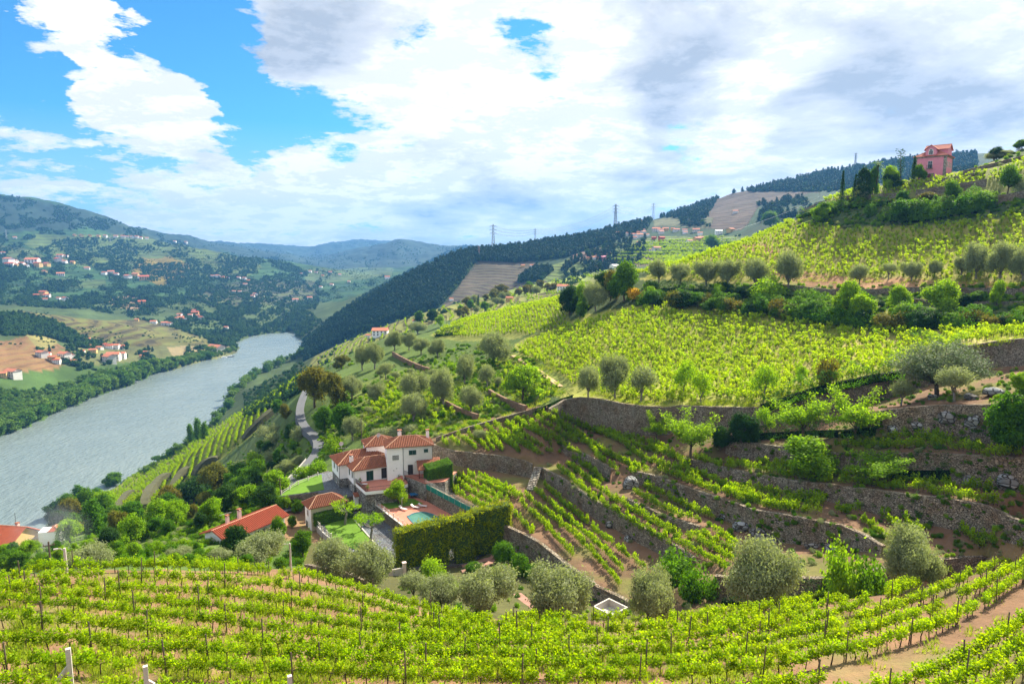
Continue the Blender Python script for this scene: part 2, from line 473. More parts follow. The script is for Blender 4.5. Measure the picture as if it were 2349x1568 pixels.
# ground beside and above the road
feat([(770,1010,190),(760,970,205),(750,950,212),(740,910,245),(760,870,290),(800,850,285),(850,900,222),(900,1000,165),(960,1000,160)], False)
feat([(850,960,190),(1000,950,172),(1100,960,166),(1000,880,205),(1100,900,190),(1180,920,180),(1240,925,172),(900,850,250),(1000,830,245),(1100,830,230),(900,800,300),(1000,785,290),(1080,800,255)], False)
feat([(1150,830,222),(1200,790,226),(1220,830,205),(1300,872,182),(1280,900,172)], False)
feat([(870,768,420),(950,770,360),(1000,752,332),(1100,720,345),(1200,695,340),(1290,676,318)], False)
feat([(1080,775,280),(1190,765,262),(1290,745,248),(1300,700,270)], False)
feat([(1350,730,232),(1300,775,232)], False)
feat([('h',1000,430,120),('h',1100,450,118),('h',1200,450,125),('h',1300,430,130),('h',1400,420,130)], False)
# slope of the big vineyard on the right hill
feat([(1450,700,235),(1540,692,226),(1650,705,215),(1750,720,205),(1880,735,196),(2000,748,190),(2200,757,182),(2349,752,176),(2560,745,172)], False)
feat([(1400,820,188),(1600,830,180),(1800,830,170),(2000,820,164),(2200,785,160)], False)
# upper track, and the bank above it
feat([(1420,690,245),(1480,672,244),(1600,672,232),(1750,682,220),(1900,697,208),(2050,700,200),(2200,705,195),(2349,705,190),(2560,700,185)], False)
feat([(1480,645,250),(1600,650,236),(1850,656,226),(2100,661,212),(2349,668,200),(2560,672,194)], False)
feat([(1450,622,262),(1560,598,256),(1700,545,275),(1800,505,288),(1950,527,268),(2150,517,256),(2349,482,250),(2560,450,248)])
feat([(1770,600,250),(1950,600,240),(2200,600,225),(2349,600,216)], False)
feat([(1860,478,288),(1960,470,279),(2100,470,268),(2250,455,262),(2349,440,260),(2560,410,262)], False)
feat([(1880,443,290),(1930,434,287),(2060,413,275),(2200,398,270),(2280,381,272),(2349,361,275),(2560,326,285)], False)
feat([('h',1880,305,203.5),('h',2000,305,206.5),('h',2100,305,208),('h',2200,305,209),(2270,360,320),(2349,318,330),(2560,236,350)])
feat([('h',1960,335,199),('h',2080,335,202),('h',2170,335,205)], False)
feat([('h',1450,300,172),('h',1560,300,172),('h',1700,310,178),('h',1800,320,184)], False)
feat([('h',1400,520,95),('h',1560,500,100),('h',1750,520,120),('h',1950,520,135),('h',2150,520,150),('h',2349,520,170),('h',2560,520,190)])
# terraced ridge beyond the bright vineyard
feat([(700,830,770),(722,812,800),(800,775,800),(900,735,785),(1000,702,765),(1100,682,760),(1200,655,820),(1300,632,860),(1420,608,900),(1550,585,950)])
feat([(722,843,650),(800,803,640),(870,785,600),(950,765,560),(1050,735,560),(1150,705,570),(1240,682,600),(1350,655,640)], False)
feat([('h',740,1000,10),('h',820,960,20),('h',900,950,40),('h',1000,940,70),('h',1100,930,95),('h',1200,980,110),('h',1300,1010,125),('h',1400,1010,135)], False)
# forested ridge behind
feat([(900,742,1080),(1000,712,1060),(1030,690,1100),(1090,600,1280),(1190,605,1250),(1320,600,1120),(1450,600,1000)], False)
feat([(690,776,1440),(730,752,1320),(800,705,1270),(900,645,1280),(1000,592,1330),(1080,563,1380),(1200,558,1430),(1350,537,1530),(1500,502,1720),(1600,465,1800),(1700,432,1850),(1900,383,1930),(2100,348,1950),(2230,348,1900),(2400,340,1900),(2600,330,1900)])
feat([(1450,570,1080),(1500,545,1220),(1600,530,1250),(1680,530,1200),(1640,480,1550),(1720,455,1580),(1650,580,980),(1800,480,1200),(1850,450,1400)], False)
feat([('h',u,2700,120) for u in (1000,1100,1300,1500,1700,1900,2100,2400)], False)
feat([('h',u,9500,150) for u in (300,700,1000,1300,1700,2100,2600)], False)
# river banks (water level 0)
RB = [(60,1290),(120,1230),(200,1160),(240,1134),(330,1080),(430,1020),(500,965),(528,905),(590,855),(650,828),(700,806),(713,796),(704,786),(687,775),(678,765)]
LB = [(-400,1150),(-150,1052),(0,1002),(100,962),(200,917),(300,881),(350,859),(400,846),(450,832),(510,819),(543,808),(548,785),(575,772),(620,765),(670,761.5)]
feat([('z',u,v,1.2) for u,v in RB])
feat([('z',u,v,1.2) for u,v in LB])
feat([('z',-200,1330,1.2),('z',-100,1330,1.2)])
feat([('z',-400,1260,-6),('z',-100,1150,-6),('z',100,1060,-6),('z',300,970,-6),('z',450,890,-6),('z',580,830,-6),('z',650,790,-6),('z',630,775,-5)])
# slope from the road down to the river
feat([(300,1170,400),(400,1130,388),(500,1100,350),(560,1060,322),(640,970,325),(690,890,330)], False)
feat([(310,1120,490),(400,1060,510),(500,990,500),(600,920,480),(655,880,470),(700,850,480)], False)
feat([(690,1010,215),(660,1010,235),(640,1060,215),(620,1100,200),(600,1140,185)], False)
feat([(500,1150,262),(400,1190,240),(300,1200,265),(200,1200,300),(130,1195,330),(560,1160,190),(630,1170,145)], False)
feat([(30,1262,200),(120,1255,190),(230,1250,165),(330,1255,142),(450,1255,130),(560,1240,126),(640,1230,128),(-150,1300,190)], False)
feat([('h',-200,330,60),('h',0,330,62),('h',90,400,40),('h',-100,480,12)], False)
# far left side of the valley
feat([(0,862,1000),(-150,880,950),(100,900,985),(150,822,1100),(300,832,1150),(450,802,1290),(380,815,1230)], False)
feat([(-150,790,1100),(0,782,1150),(100,790,1210),(200,790,1260),(300,800,1260),(440,790,1320)], False)
feat([(-150,705,1400),(0,722,1350),(100,742,1350),(50,710,1500),(200,725,1520),(350,753,1460),(450,775,1370),(500,780,1400)], False)
feat([('h',100,1650,50),('h',300,1650,25),('h',450,1600,12)], False)
feat([(-150,690,1800),(0,700,1900),(200,700,1920),(400,695,1980),(520,700,1950),(600,700,1950),(640,722,1850),(700,702,2020)], False)
feat([(-150,630,2300),(0,640,2320),(300,620,2550),(500,640,2420),(620,645,2500),(700,645,2620),(850,632,3050),(600,600,2850)], False)
feat([(-200,550,3000),(0,560,3050),(200,542,3300),(350,545,3500),(440,570,3200),(560,592,3020),(625,592,2930),(680,614,2850),(740,640,2700)], False)
feat([('h',600,4200,60),('h',700,4000,70),('h',500,3900,120)], False)
feat([(-300,400,4300),(-100,425,4200),(0,438,4200),(50,428,4200),(130,470,4250),(200,491,4300),(300,515,4350),(370,530,4400),(400,547,4400),(430,553,4300),(500,578,4200)])
feat([('h',u,6500,150) for u in (-300,-100,100,300)], False)
feat([(820,612,4000),(900,590,4300),(850,575,4600),(935,543,5000),(1020,563,5100),(760,600,4600),(700,612,4400)], False)
feat([('h',870,6000,120),('h',980,6000,120),('h',700,5900,120)], False)
feat([(440,552,6500),(520,560,6500),(600,572,6500),(650,574,6800),(700,562,7200),(760,551,7400),(830,543,7500),(880,553,7400),(960,560,7300),(1050,562,7300),(1100,572,7300)])

# ------------------------------------------------------------------ terrace walls: (u, v_top, v_base, z_top); ground breaks at each wall
WALLS = {
 'pool':  dict(p=[(968,1108,1150,133.1),(978,1113,1155,133.05),(1020,1135,1177,133),(1060,1156,1199,133),(1104,1179,1220,133),(1140,1197,1230,133.2),(1169,1211,1253,133.4),(1200,1225,1272,133.4),(1238,1246,1293,133.5),(1288,1287,1330,133.5),(1330,1317,1357,133.5),(1370,1346,1385,133.6),(1406,1363,1398,133.8),(1436,1378,1404,134.2),(1459,1389,1409,134.6)]),
 'w2':    dict(p=[(992,1019,1045,137.1),(1000,1022,1049,137),(1044,1035,1066,136.8),(1090,1040,1075,136.8),(1133,1044,1080,136.7),(1170,1050,1086,136.6),(1199,1055,1092,136.5),(1222,1064,1096,136.4)]),
 'w2b':   dict(p=[(1240,1072,1094,136.5),(1264,1084,1110,136.5),(1296,1102,1136,136.5),(1328,1125,1158,136.5),(1371,1151,1190,136.6),(1420,1177,1216,136.6),(1470,1207,1246,136.6),(1513,1230,1268,136.5),(1549,1253,1290,136.3),(1590,1280,1310,136.2)]),
 'w3':    dict(p=[(1290,1020,1030,139),(1303,1026,1045,139),(1334,1039,1067,139),(1370,1055,1086,139),(1402,1076,1104,138.9)]),
 'w4':    dict(p=[(1450,1082,1108,139.5),(1480,1086,1116,139.8),(1513,1095,1126,140),(1552,1110,1147,140),(1585,1121,1160,140.2),(1635,1138,1178,140.6),(1684,1154,1200,141),(1734,1171,1225,141.6),(1783,1178,1243,142.1),(1851,1191,1250,142.8),(1928,1205,1258,143.4),(1986,1230,1266,143.6),(2025,1254,1272,143.2)]),
 'w5':    dict(p=[(1437,1144,1154,138),(1473,1161,1176,138),(1519,1181,1198,138),(1569,1197,1214,138),(1605,1208,1222,138)]),
 'w6':    dict(p=[(1566,1050,1060,142),(1618,1060,1082,142.2),(1668,1074,1096,142.6),(1735,1088,1112,143.2),(1812,1102,1128,143.9),(1889,1110,1146,144.8),(1966,1120,1166,145.6),(2043,1129,1188,146.3),(2120,1139,1200,147),(2197,1148,1216,147.6),(2259,1160,1232,148),(2313,1184,1244,148),(2360,1203,1252,147.8),(2500,1240,1280,147.5)]),
 'w7':    dict(p=[(1666,1014,1040,145.6),(1724,1016,1055,146),(1793,1026,1066,146.6),(1860,1034,1074,147.4),(1920,1039,1080,148.2),(2005,1039,1088,149.4),(2090,1040,1101,150.4),(2178,1043,1110,151.2),(2275,1046,1121,152),(2360,1054,1130,152.4),(2500,1066,1150,152.8)]),
 'w8':    dict(p=[(2013,944,980,155),(2080,936,996,156),(2159,931,1004,157),(2275,929,1018,158),(2360,931,1026,158.6),(2500,935,1040,159)]),
 'w1':    dict(p=[(1262,938,948,146.4),(1296,918,955,147.2),(1330,912,978,147.6),(1380,915,990,147.8),(1420,925,994,147.9),(1460,931,997,148),(1529,935,998,148.2),(1560,931,990,148.6),(1618,933,985,149),(1684,935,980,149.4),(1747,935,976,150),(1850,906,962,152.5),(1920,888,945,154.4),(1990,870,930,156.2),(2130,830,885,159.5),(2220,795,850,162.3),(2290,782,842,163.5),(2355,777,839,164.3),(2500,770,835,165)]),
 'w11':   dict(p=[(1640,1322,1372,141.2),(1660,1325,1375,141.3),(1720,1327,1374,141.5),(1790,1328,1372,141.7),(1860,1328,1364,141.9),(1927,1326,1355,142),(2020,1305,1340,142.2),(2120,1288,1325,142.4),(2214,1279,1306,142.4),(2349,1273,1296,142.5),(2520,1262,1290,142.6)]),
}
WOFF = 0.35
for k, w in WALLS.items():
    top = [PZ(u, vt, z) for u, vt, vb, z in w['p']]
    base = []
    n = len(top)
    for i in range(n):
        d = (top[min(i+1,n-1)] - top[max(i-1,0)]); d.z = 0; d.normalize()
        nrm = Vector((d.y, -d.x, 0))
        if nrm.dot(Vector((top[i].x, top[i].y, 0))) > 0: nrm = -nrm
        q = top[i] + nrm*WOFF
        u, vt, vb, z = w['p'][i]
        rx, ry, rz = ray(u, vb)
        R = sqrt(q.x**2+q.y**2)
        zb = CAMZ + rz/sqrt(rx*rx+ry*ry)*R
        base.append(Vector((q.x, q.y, zb)))
    w['top'], w['base'] = top, base
    w['nrm'] = [(b-t).xy.normalized().to_3d() for t, b in zip(top, base)]
    for L in (top, base):
        i0 = len(TP); TP.extend(L)
        TE.extend((i0+i, i0+i+1) for i in range(n-1))
# spots on terraces
feat([(1250,1000,149),(1150,1010,148),(1080,1018,147),(1200,965,156),(1100,995,151),(1250,968,153)], False)
feat([('z',1000,1009,138.3),('z',1100,977,140),('z',1200,950,142),('z',1245,937,144)])
feat([('z',1080,1130,133.3),('z',1140,1120,133.6),('z',1190,1110,134.2)], False)
feat([(1440,1110,122),(1420,1095,126)], False)

pts2 = []
for p in TP:
    R = max(sqrt(p.x*p.x+p.y*p.y), 1.0)
    pts2.append(Vector((atan2(p.x, p.y)*1.0, log(R))))
cv, ce, cf, ov, oe, of_ = delaunay_2d_cdt(pts2, TE, [], 0, 1e-7)
TV = []
for i, c in enumerate(cv):
    src = ov[i]
    if len(src): TV.append(TP[src[0]].copy())
    else:                                             # crossing made by the triangulation: interpolate nearest points
        R = exp(c.y); q = Vector((sin(c.x)*R, cos(c.x)*R))
        ds = sorted(((p.xy-q).length, p.z) for p in TP)[:3]
        wz = sum(z/(d+.01) for d, z in ds)/sum(1/(d+.01) for d, z in ds)
        TV.append(Vector((q.x, q.y, wz)))
print('TIN', len(TV), len(cf), 'new verts', sum(1 for s in ov if not len(s)))
TIN_F = [tuple(f) for f in cf]
tin = BVHTree.FromPolygons([tuple(v) for v in TV], TIN_F)
DOWN = Vector((0, 0, -1))
def hz_tin(x, y):
    h = tin.ray_cast(Vector((x, y, 3000)), DOWN)
    return h[0].z if h[0] is not None else None
# ------------------------------------------------------------------ smooth polar height grid
NA, NRR = 900, 760
AZ = np.linspace(radians(-50), radians(50), NA)
RR = np.exp(np.linspace(log(10), log(10500), NRR))
TVn = np.array([tuple(v) for v in TV])
# sample the TIN: rasterise each triangle in (az, log R)
def sample_tin():
    H = np.full((NRR, NA), np.nan)
    az = np.arctan2(TVn[:,0], TVn[:,1]); lr = np.log(np.maximum(np.hypot(TVn[:,0], TVn[:,1]), 1))
    gx = (az-AZ[0])/(AZ[1]-AZ[0]); gy = (lr-log(RR[0]))/(log(RR[1])-log(RR[0]))
    for f in TIN_F:
        for k in range(1, len(f)-1):
            a, b, c = f[0], f[k], f[k+1]
            x = gx[[a,b,c]]; y = gy[[a,b,c]]
            x0, x1 = max(int(np.ceil(x.min()-.01)),0), min(int(np.floor(x.max()+.01)),NA-1)
            y0, y1 = max(int(np.ceil(y.min()-.01)),0), min(int(np.floor(y.max()+.01)),NRR-1)
            if x1 < x0 or y1 < y0: continue
            X, Y = np.meshgrid(np.arange(x0,x1+1), np.arange(y0,y1+1))
            d = (y[1]-y[2])*(x[0]-x[2])+(x[2]-x[1])*(y[0]-y[2])
            if abs(d) < 1e-12: continue
            l0 = ((y[1]-y[2])*(X-x[2])+(x[2]-x[1])*(Y-y[2]))/d
            l1 = ((y[2]-y[0])*(X-x[2])+(x[0]-x[2])*(Y-y[2]))/d
            l2 = 1-l0-l1
            msk = (l0>-.001)&(l1>-.001)&(l2>-.001)
            Z = l0*TVn[a,2]+l1*TVn[b,2]+l2*TVn[c,2]
            H[Y[msk], X[msk]] = Z[msk]
    return H
H0 = sample_tin()
# fill any gap by nearest along rows/columns
for j in range(NRR):
    ok_ = ~np.isnan(H0[j])
    H0[j] = np.interp(np.arange(NA), np.flatnonzero(ok_), H0[j][ok_]) if ok_.any() else H0[j-1]
ir_ = int(np.searchsorted(AZ, radians(40.8))); il_ = int(np.searchsorted(AZ, radians(-42)))
H0[:, ir_:] = H0[:, ir_:ir_+1]; H0[:, :il_] = H0[:, il_:il_+1]
def blur(A, sr, sa):
    def k1(s):
        r = int(3*s)+1; x = np.arange(-r, r+1); k = np.exp(-x*x/(2*s*s)); return k/k.sum(), r
    k, r = k1(sr); P = np.pad(A, ((r,r),(0,0)), 'edge'); B = sum(k[i]*P[i:i+A.shape[0]] for i in range(2*r+1))
    k, r = k1(sa); P = np.pad(B, ((0,0),(r,r)), 'edge'); return sum(k[i]*P[:, i:i+A.shape[1]] for i in range(2*r+1))
Hn = blur(H0, 5.0, 11.0)                 # near: cell 0.9 % of R, 0.11 degrees
Hf = blur(H0, 3.0, 7.0)
wf = np.clip((np.log(RR)-log(250))/(log(600)-log(250)), 0, 1)[:, None]
HS = Hn*(1-wf)+Hf*wf
GX = RR[:, None]*np.sin(AZ)[None, :]; GY = RR[:, None]*np.cos(AZ)[None, :]
Rg = np.repeat(RR[:, None], NA, 1)
# relief the control lines do not carry
amp = np.interp(Rg, [20,80,200,400,900,1500,3000,7000], [.10,.16,.3,1.2,5,12,30,55])
nz = fbm(GX/260, GY/260, 5, 3, .5)*.7 + fbm(GX/60, GY/60, 4, 9, .5)*.3
nzn = fbm(GX/9, GY/9, 4, 21, .55)
# river outline in plan
rb = spline([tuple(PZ(u,v,0).xy) for u,v in RB], 5); lb = spline([tuple(PZ(u,v,0).xy) for u,v in LB], 5)
def wiggle(L, a):
    out = []
    for x, y in L: out.append((x+a*(vnoise(np.array([x/18.]),np.array([y/18.]),5)[0]-.5), y+a*(vnoise(np.array([x/15.]),np.array([y/15.]),6)[0]-.5)))
    return out
RIVER = wiggle(lb, 14) + wiggle(rb, 10)[::-1] + [tuple(PZ(-200,1330,0).xy), (-620, 330)]
inr = in_poly(GX, GY, RIVER)
plain = np.clip((HS-2)/25, 0.06, 1)
w_near = np.clip((np.log(Rg)-log(250))/(log(600)-log(250)), 0, 1)
HS = HS + nz*amp*np.where(Rg > 400, plain, 1)*w_near + nzn*np.where(Rg < 600, np.interp(Rg,[20,100,300,600],[.12,.2,.5,.8]), .8)*(1-w_near)
inland = np.clip(HS, .7, None)
HS = np.where(inr, np.minimum(HS, -2.5), np.where(Rg > 330, inland, HS))

# distances to walls, for blending back to the exact breaks
WS = []
for w in WALLS.values():
    for L in (w['top'], w['base']):
        WS += [(L[i].x, L[i].y, L[i+1].x, L[i+1].y) for i in range(len(L)-1)]
WS = np.array(WS)
def wall_dist(x, y):
    x = np.asarray(x, float); y = np.asarray(y, float); out = np.full(x.shape, 1e9)
    for ax, ay, bx, by in WS:
        dx, dy = bx-ax, by-ay; t = np.clip(((x-ax)*dx+(y-ay)*dy)/(dx*dx+dy*dy+1e-9), 0, 1)
        out = np.minimum(out, np.hypot(x-ax-t*dx, y-ay-t*dy))
    return out
def grid_lookup(A, x, y):
    x = np.asarray(x, float); y = np.asarray(y, float)
    a = (np.arctan2(x, y)-AZ[0])/(AZ[1]-AZ[0]); r = (np.log(np.maximum(np.hypot(x, y), 10.01))-log(RR[0]))/(log(RR[1])-log(RR[0]))
    a = np.clip(a, 0, NA-1.001); r = np.clip(r, 0, NRR-1.001)
    i = a.astype(int); j = r.astype(int); fa = a-i; fr = r-j
    return (A[j,i]*(1-fa)+A[j,i+1]*fa)*(1-fr)+(A[j+1,i]*(1-fa)+A[j+1,i+1]*fa)*fr
nearm = (Rg < 230) & (AZ[None, :] > radians(-17)) & (Rg > 55)
wd = np.full(Rg.shape, 1e3); wd[nearm] = wall_dist(GX[nearm], GY[nearm])
wex = np.clip((15-wd)/8, 0, 1)
# footprint of the terraces, in plan
tp = [tuple(p.xy) for p in WALLS['pool']['base']]
FOOT = tp + [tuple(PZ(1520,1418,136).xy)] + [tuple(p.xy) for p in WALLS['w11']['base']] + [tuple(p.xy) for p in reversed(WALLS['w1']['top'])]
FOOT += [tuple(PR(1230, 932, 172).xy), tuple(PR(1000, 1010, 156).xy), tuple(PR(960,1040,152).xy), tuple(PR(960,1100,140).xy)]
infoot = in_poly(GX, GY, FOOT)
wex = np.maximum(wex, infoot*1.0)
HS = HS*(1-wex)+(H0+nzn*.06)*wex
print('grid', time.time()-T0)

# ------------------------------------------------------------------ field colours, with cloud shade and sun painted into the far left hills, polygons on the photograph's grid with range limits
ZONES = [  # name, polygon (u,v), Rmin, Rmax, colour, terrace strength, terrace period
 ([(-400,380),(1200,380),(1200,700),(640,690),(-400,700)], 1700, 20000, (.028,.072,.026), .35, 12),  # far slopes, darkened in the colour to stand for cloud shade
 ([(-400,380),(460,520),(520,590),(400,575),(200,520),(-400,560)], 2500, 20000, (.026,.048,.034), 0, 14),  # mountain, its colour darkened as if under cloud shadow
 ([(430,540),(1130,540),(1130,612),(640,625)], 3600, 20000, (.035,.06,.045), 0, 10),
 ([(90,535),(330,540),(500,575),(600,610),(560,640),(330,625),(150,600),(60,560)], 2000, 4000, (.075,.11,.032), .5, 12),  # sunny part of the slope, brightness painted into the green
 ([(320,590),(400,588),(440,610),(410,650),(360,650),(300,625)], 2000, 4000, (.17,.13,.025), .1, 10),
 ([(0,560),(90,575),(120,600),(0,600)], 2000, 4000, (.07,.10,.035), .4, 10),
 ([(100,635),(240,640),(240,660),(110,655)], 1700, 3400, (.06,.095,.032), .5, 8),
 ([(540,645),(720,640),(730,680),(640,700),(480,700),(430,670)], 1500, 3600, (.065,.075,.04), .7, 9),
 ([(700,615),(900,615),(900,640),(780,650),(700,640)], 2500, 4500, (.075,.115,.045), .4, 8),
 ([(-400,700),(60,690),(240,730),(0,735),(-400,730)], 1000, 2400, (.055,.085,.03), .3, 8),
 ([(30,700),(200,712),(360,735),(470,775),(480,795),(340,802),(200,790),(80,740)], 1200, 1700, (.095,.082,.03), .95, 6.5),
 ([(360,748),(470,775),(470,795),(380,790),(330,765)], 1200, 1700, (.13,.125,.04), .6, 6.5),
 ([(230,690),(320,675),(350,700),(300,712)], 1500, 2400, (.30,.20,.12), 0, 6),
 ([(-400,780),(0,780),(100,770),(150,800),(150,830),(100,865),(0,880),(-400,900)], 900, 1300, (.19,.11,.052), .35, 5),
 ([(60,765),(110,760),(130,790),(90,800)], 1000, 1400, (.19,.17,.06), .2, 5),
 ([(130,800),(400,790),(560,800),(540,830),(300,860),(200,850)], 900, 1500, (.12,.13,.05), .2, 4),
 ([(380,795),(530,790),(500,812),(400,830)], 900, 1500, (.26,.21,.11), .0, 4),
 ([(-400,870),(100,862),(130,870),(0,890),(-400,900)], 700, 1300, (.12,.16,.04), 0, 5),
 ([(-400,900),(180,840),(420,820),(300,900),(0,1010),(-400,1100)], 600, 1200, (.055,.10,.025), 0, 5),
 ([(-100,905),(60,895),(90,912),(0,930),(-100,935)], 700, 1100, (.12,.20,.035), 0, 5),
 ([(-100,938),(45,938),(35,962),(-100,975)], 700, 1100, (.17,.28,.03), 0, 5),
 # ridges in the middle distance
 ([(700,780),(1060,540),(1500,480),(2100,320),(2700,300),(2700,600),(1400,620),(1100,690),(800,790)], 900, 2600, (.025,.055,.024), 0, 8),
 ([(1095,600),(1150,590),(1220,600),(1270,612),(1255,650),(1060,690),(1010,705),(1060,650)], 900, 1500, (.095,.075,.058), .55, 4),
 ([(1620,448),(1700,440),(1880,440),(1740,470),(1700,530),(1620,525)], 900, 2100, (.075,.052,.046), .45, 5),
 ([(1500,505),(1560,492),(1640,500),(1630,525),(1500,520)], 900, 2100, (.10,.105,.06), .6, 4),
 ([(1480,545),(1750,540),(1700,600),(1480,625),(1400,600),(1280,640),(1200,650),(1240,615),(1420,560)], 820, 1400, (.11,.155,.045), .8, 4),
 ([(1310,575),(1380,568),(1420,560),(1400,590),(1320,600)], 800, 1600, (.17,.11,.09), .2, 4),
 ([(1480,585),(1600,590),(1620,612),(1420,620)], 800, 1400, (.16,.12,.09), .4, 3),
 ([(700,850),(730,800),(900,725),(1060,680),(1240,640),(1420,600),(1480,620),(1240,700),(1000,745),(860,800),(750,860)], 540, 1000, (.20,.20,.055), .95, 3.6),
 ([(1090,665),(1240,648),(1400,610),(1420,625),(1240,672),(1080,690)], 540, 1000, (.18,.23,.05), .3, 3.6),
 # the near side
 ([(-300,1240),(700,1240),(700,1300),(600,1309),(150,1305),(-300,1325)], 64, 170, (.075,.12,.03), 0, 3),
 ([(690,1240),(900,1270),(1180,1250),(1290,1330),(1480,1400),(1480,1425),(1300,1426),(1050,1417),(860,1362),(700,1310)], 53, 125, (.085,.085,.032), 0, 3),
 ([(-300,1330),(240,1120),(700,800),(1000,740),(1300,680),(1300,760),(1150,870),(700,1130),(500,1300),(-300,1330)], 90, 620, (.085,.13,.03), 0, 3),
 ([(240,1130),(330,1075),(500,960),(590,850),(700,850),(695,890),(640,930),(600,985),(480,1075),(420,1120),(330,1185),(250,1180)], 250, 640, (.20,.22,.045), .6, 5.2),
 ([(250,1150),(300,1120),(345,1120),(320,1160),(260,1175)], 250, 640, (.30,.20,.11), .0, 4),
 ([(330,1190),(420,1110),(560,1020),(650,930),(690,960),(640,1060),(560,1100),(420,1180)], 180, 420, (.07,.105,.03), .2, 4),
 ([(985,770),(1100,715),(1300,675),(1310,740),(1200,775),(1060,785)], 225, 400, (.19,.21,.05), 0, 3),
 ([(1180,790),(1350,720),(1540,685),(2600,745),(2600,765),(2300,790),(2220,800),(1990,872),(1750,940),(1300,925),(1230,880)], 135, 260, (.255,.265,.055), 0, 3),
 ([(1700,800),(2400,745),(2400,790),(2200,800),(1900,860),(1750,860)], 135, 260, (.30,.27,.085), 0, 3),
 ([(1160,800),(1240,830),(1310,880),(1290,900),(1180,900),(1080,860)], 150, 260, (.20,.235,.05), 0, 3),
 ([(900,850),(1250,820),(1260,930),(1000,1010),(760,1010),(760,900)], 140, 300, (.13,.17,.035), 0, 3),
 ([(1420,690),(1480,645),(2600,640),(2600,740),(1540,690)], 170, 260, (.08,.115,.03), 0, 3),
 ([(1460,640),(1560,595),(1700,540),(1800,500),(2600,430),(2600,660),(1850,655)], 190, 310, (.25,.235,.06), 0, 3),
 ([(1750,620),(2100,640),(2360,655),(2360,668),(1850,662)], 190, 310, (.33,.19,.10), 0, 3),
 ([(1680,560),(1760,590),(1820,600),(1760,560)], 190, 310, (.32,.19,.11), 0, 3),
 ([(1800,500),(1860,470),(2300,440),(2600,400),(2600,470),(2150,515),(1950,525)], 230, 310, (.06,.09,.03), 0, 3),
 ([(1850,470),(1880,430),(2100,410),(2600,300),(2600,400),(2100,470)], 240, 420, (.16,.17,.05), .0, 3),
]
SOIL = np.array((.20,.118,.07))
def zone_colour(x, y, z):
    x = np.asarray(x); y = np.asarray(y); z = np.asarray(z)
    R = np.hypot(x, y)
    dz = z-CAMZ; d = np.maximum(y*cos(PITCH)-dz*sin(PITCH), 1); up = y*sin(PITCH)+dz*cos(PITCH)
    u = CX+FPX*x/d; v = CY-FPX*up/d
    ju = fbm(x/(R*.02+1), y/(R*.02+1), 3, 31)*10; jv = fbm(x/(R*.02+1), y/(R*.02+1), 3, 41)*5
    u2 = u+ju; v2 = v+jv
    col = np.zeros(x.shape+(3,)); col[:] = (.06,.09,.03)
    terr = np.zeros(x.shape); per = np.full(x.shape, 4.0)
    near = R < 160
    g = np.clip(fbm(x/5, y/5, 4, 51)*2.2-.05, 0, 1)[..., None]
    soil = SOIL*(1-g*.55)+np.array((.13,.16,.045))*g*.55
    col[near] = soil[near]
    for poly, r0, r1, c, tr, pe in ZONES:
        m = (R > r0) & (R < r1) & (u2 > min(p[0] for p in poly)) & (u2 < max(p[0] for p in poly))
        if not m.any(): continue
        m &= in_poly(u2, v2, poly)
        col[m] = c; terr[m] = tr; per[m] = pe
    n = fbm(x/(R*.03+2), y/(R*.03+2), 4, 61)
    k = (1+n*.35)[..., None]
    fieldn = vnoise(x/55, y/38, 77)
    pm = (R > 700)
    k2 = np.where(pm, .75+.5*np.floor(fieldn*4)/4, 1)[..., None]
    col = col*k*k2
    # ditch and terraces: bare earth; estate lawn handled by its own meshes
    inf = in_poly(x, y, FOOT)
    s2 = np.array((.165,.10,.062))*(1+.35*fbm(x/3, y/3, 4, 71))[..., None]
    gg = np.clip(fbm(x/6, y/6, 4, 81)*3-.1, 0, 1)[..., None]
    s2 = s2*(1-gg*.6)+np.array((.12,.16,.03))*gg*.6
    col[inf] = s2[inf]
    return np.clip(col, .01, .8), terr, per

def add_attr(me, name, arr):
    a = me.attributes.new(name, 'FLOAT', 'POINT'); a.data.foreach_set('value', np.asarray(arr, np.float32).ravel())
# main ground mesh: drop the cells the terrace mesh replaces
near_box = (wd < 15) | infoot
cellmask = near_box[:-1,:-1] & near_box[1:,:-1] & near_box[:-1,1:] & near_box[1:,1:]
I = np.arange(NRR*NA).reshape(NRR, NA)
quads = np.stack([I[:-1,:-1], I[:-1,1:], I[1:,1:], I[1:,:-1]], -1)
quads = quads[~cellmask].reshape(-1, 4)[:, ::-1]
V = np.stack([GX, GY, HS], -1).reshape(-1, 3)
gc, gt, gp = zone_colour(GX, GY, HS)
me = mesh_np('ground', V, quads, M_GROUND, True, gc.reshape(-1,3))
add_attr(me, 'terr', gt); add_attr(me, 'per', gp)
ground = tag(link('ground', me), kind='structure')

# terrace ground: exact breaks at the walls
tpts, tz, tedges = [], [], []
for w in WALLS.values():
    for key in ('top', 'base'):
        L = w[key]; prev = None
        for i in range(len(L)-1):
            n = max(1, int((L[i+1]-L[i]).xy.length/2.0))
            for k in range(n + (1 if i == len(L)-2 else 0)):
                p = L[i].lerp(L[i+1], k/n)
                tpts.append((p.x, p.y)); tz.append(p.z + (0.0))
                if prev is not None: tedges.append((prev, len(tpts)-1))
                prev = len(tpts)-1
nb = len(tpts)
sp = 1.35
gx, gy = np.meshgrid(np.arange(-60, 190, sp), np.arange(48, 205, sp))
gx = gx+NR.uniform(-.3,.3,gx.shape); gy = gy+NR.uniform(-.3,.3,gy.shape)
gx, gy = gx.ravel(), gy.ravel()
dd = wall_dist(gx, gy)
keep = ((dd < 16.5) | in_poly(gx, gy, FOOT)) & (dd > .45)
gx, gy, dd = gx[keep], gy[keep], dd[keep]
ht = np.array([hz_tin(a, b) or 0 for a, b in zip(gx, gy)])
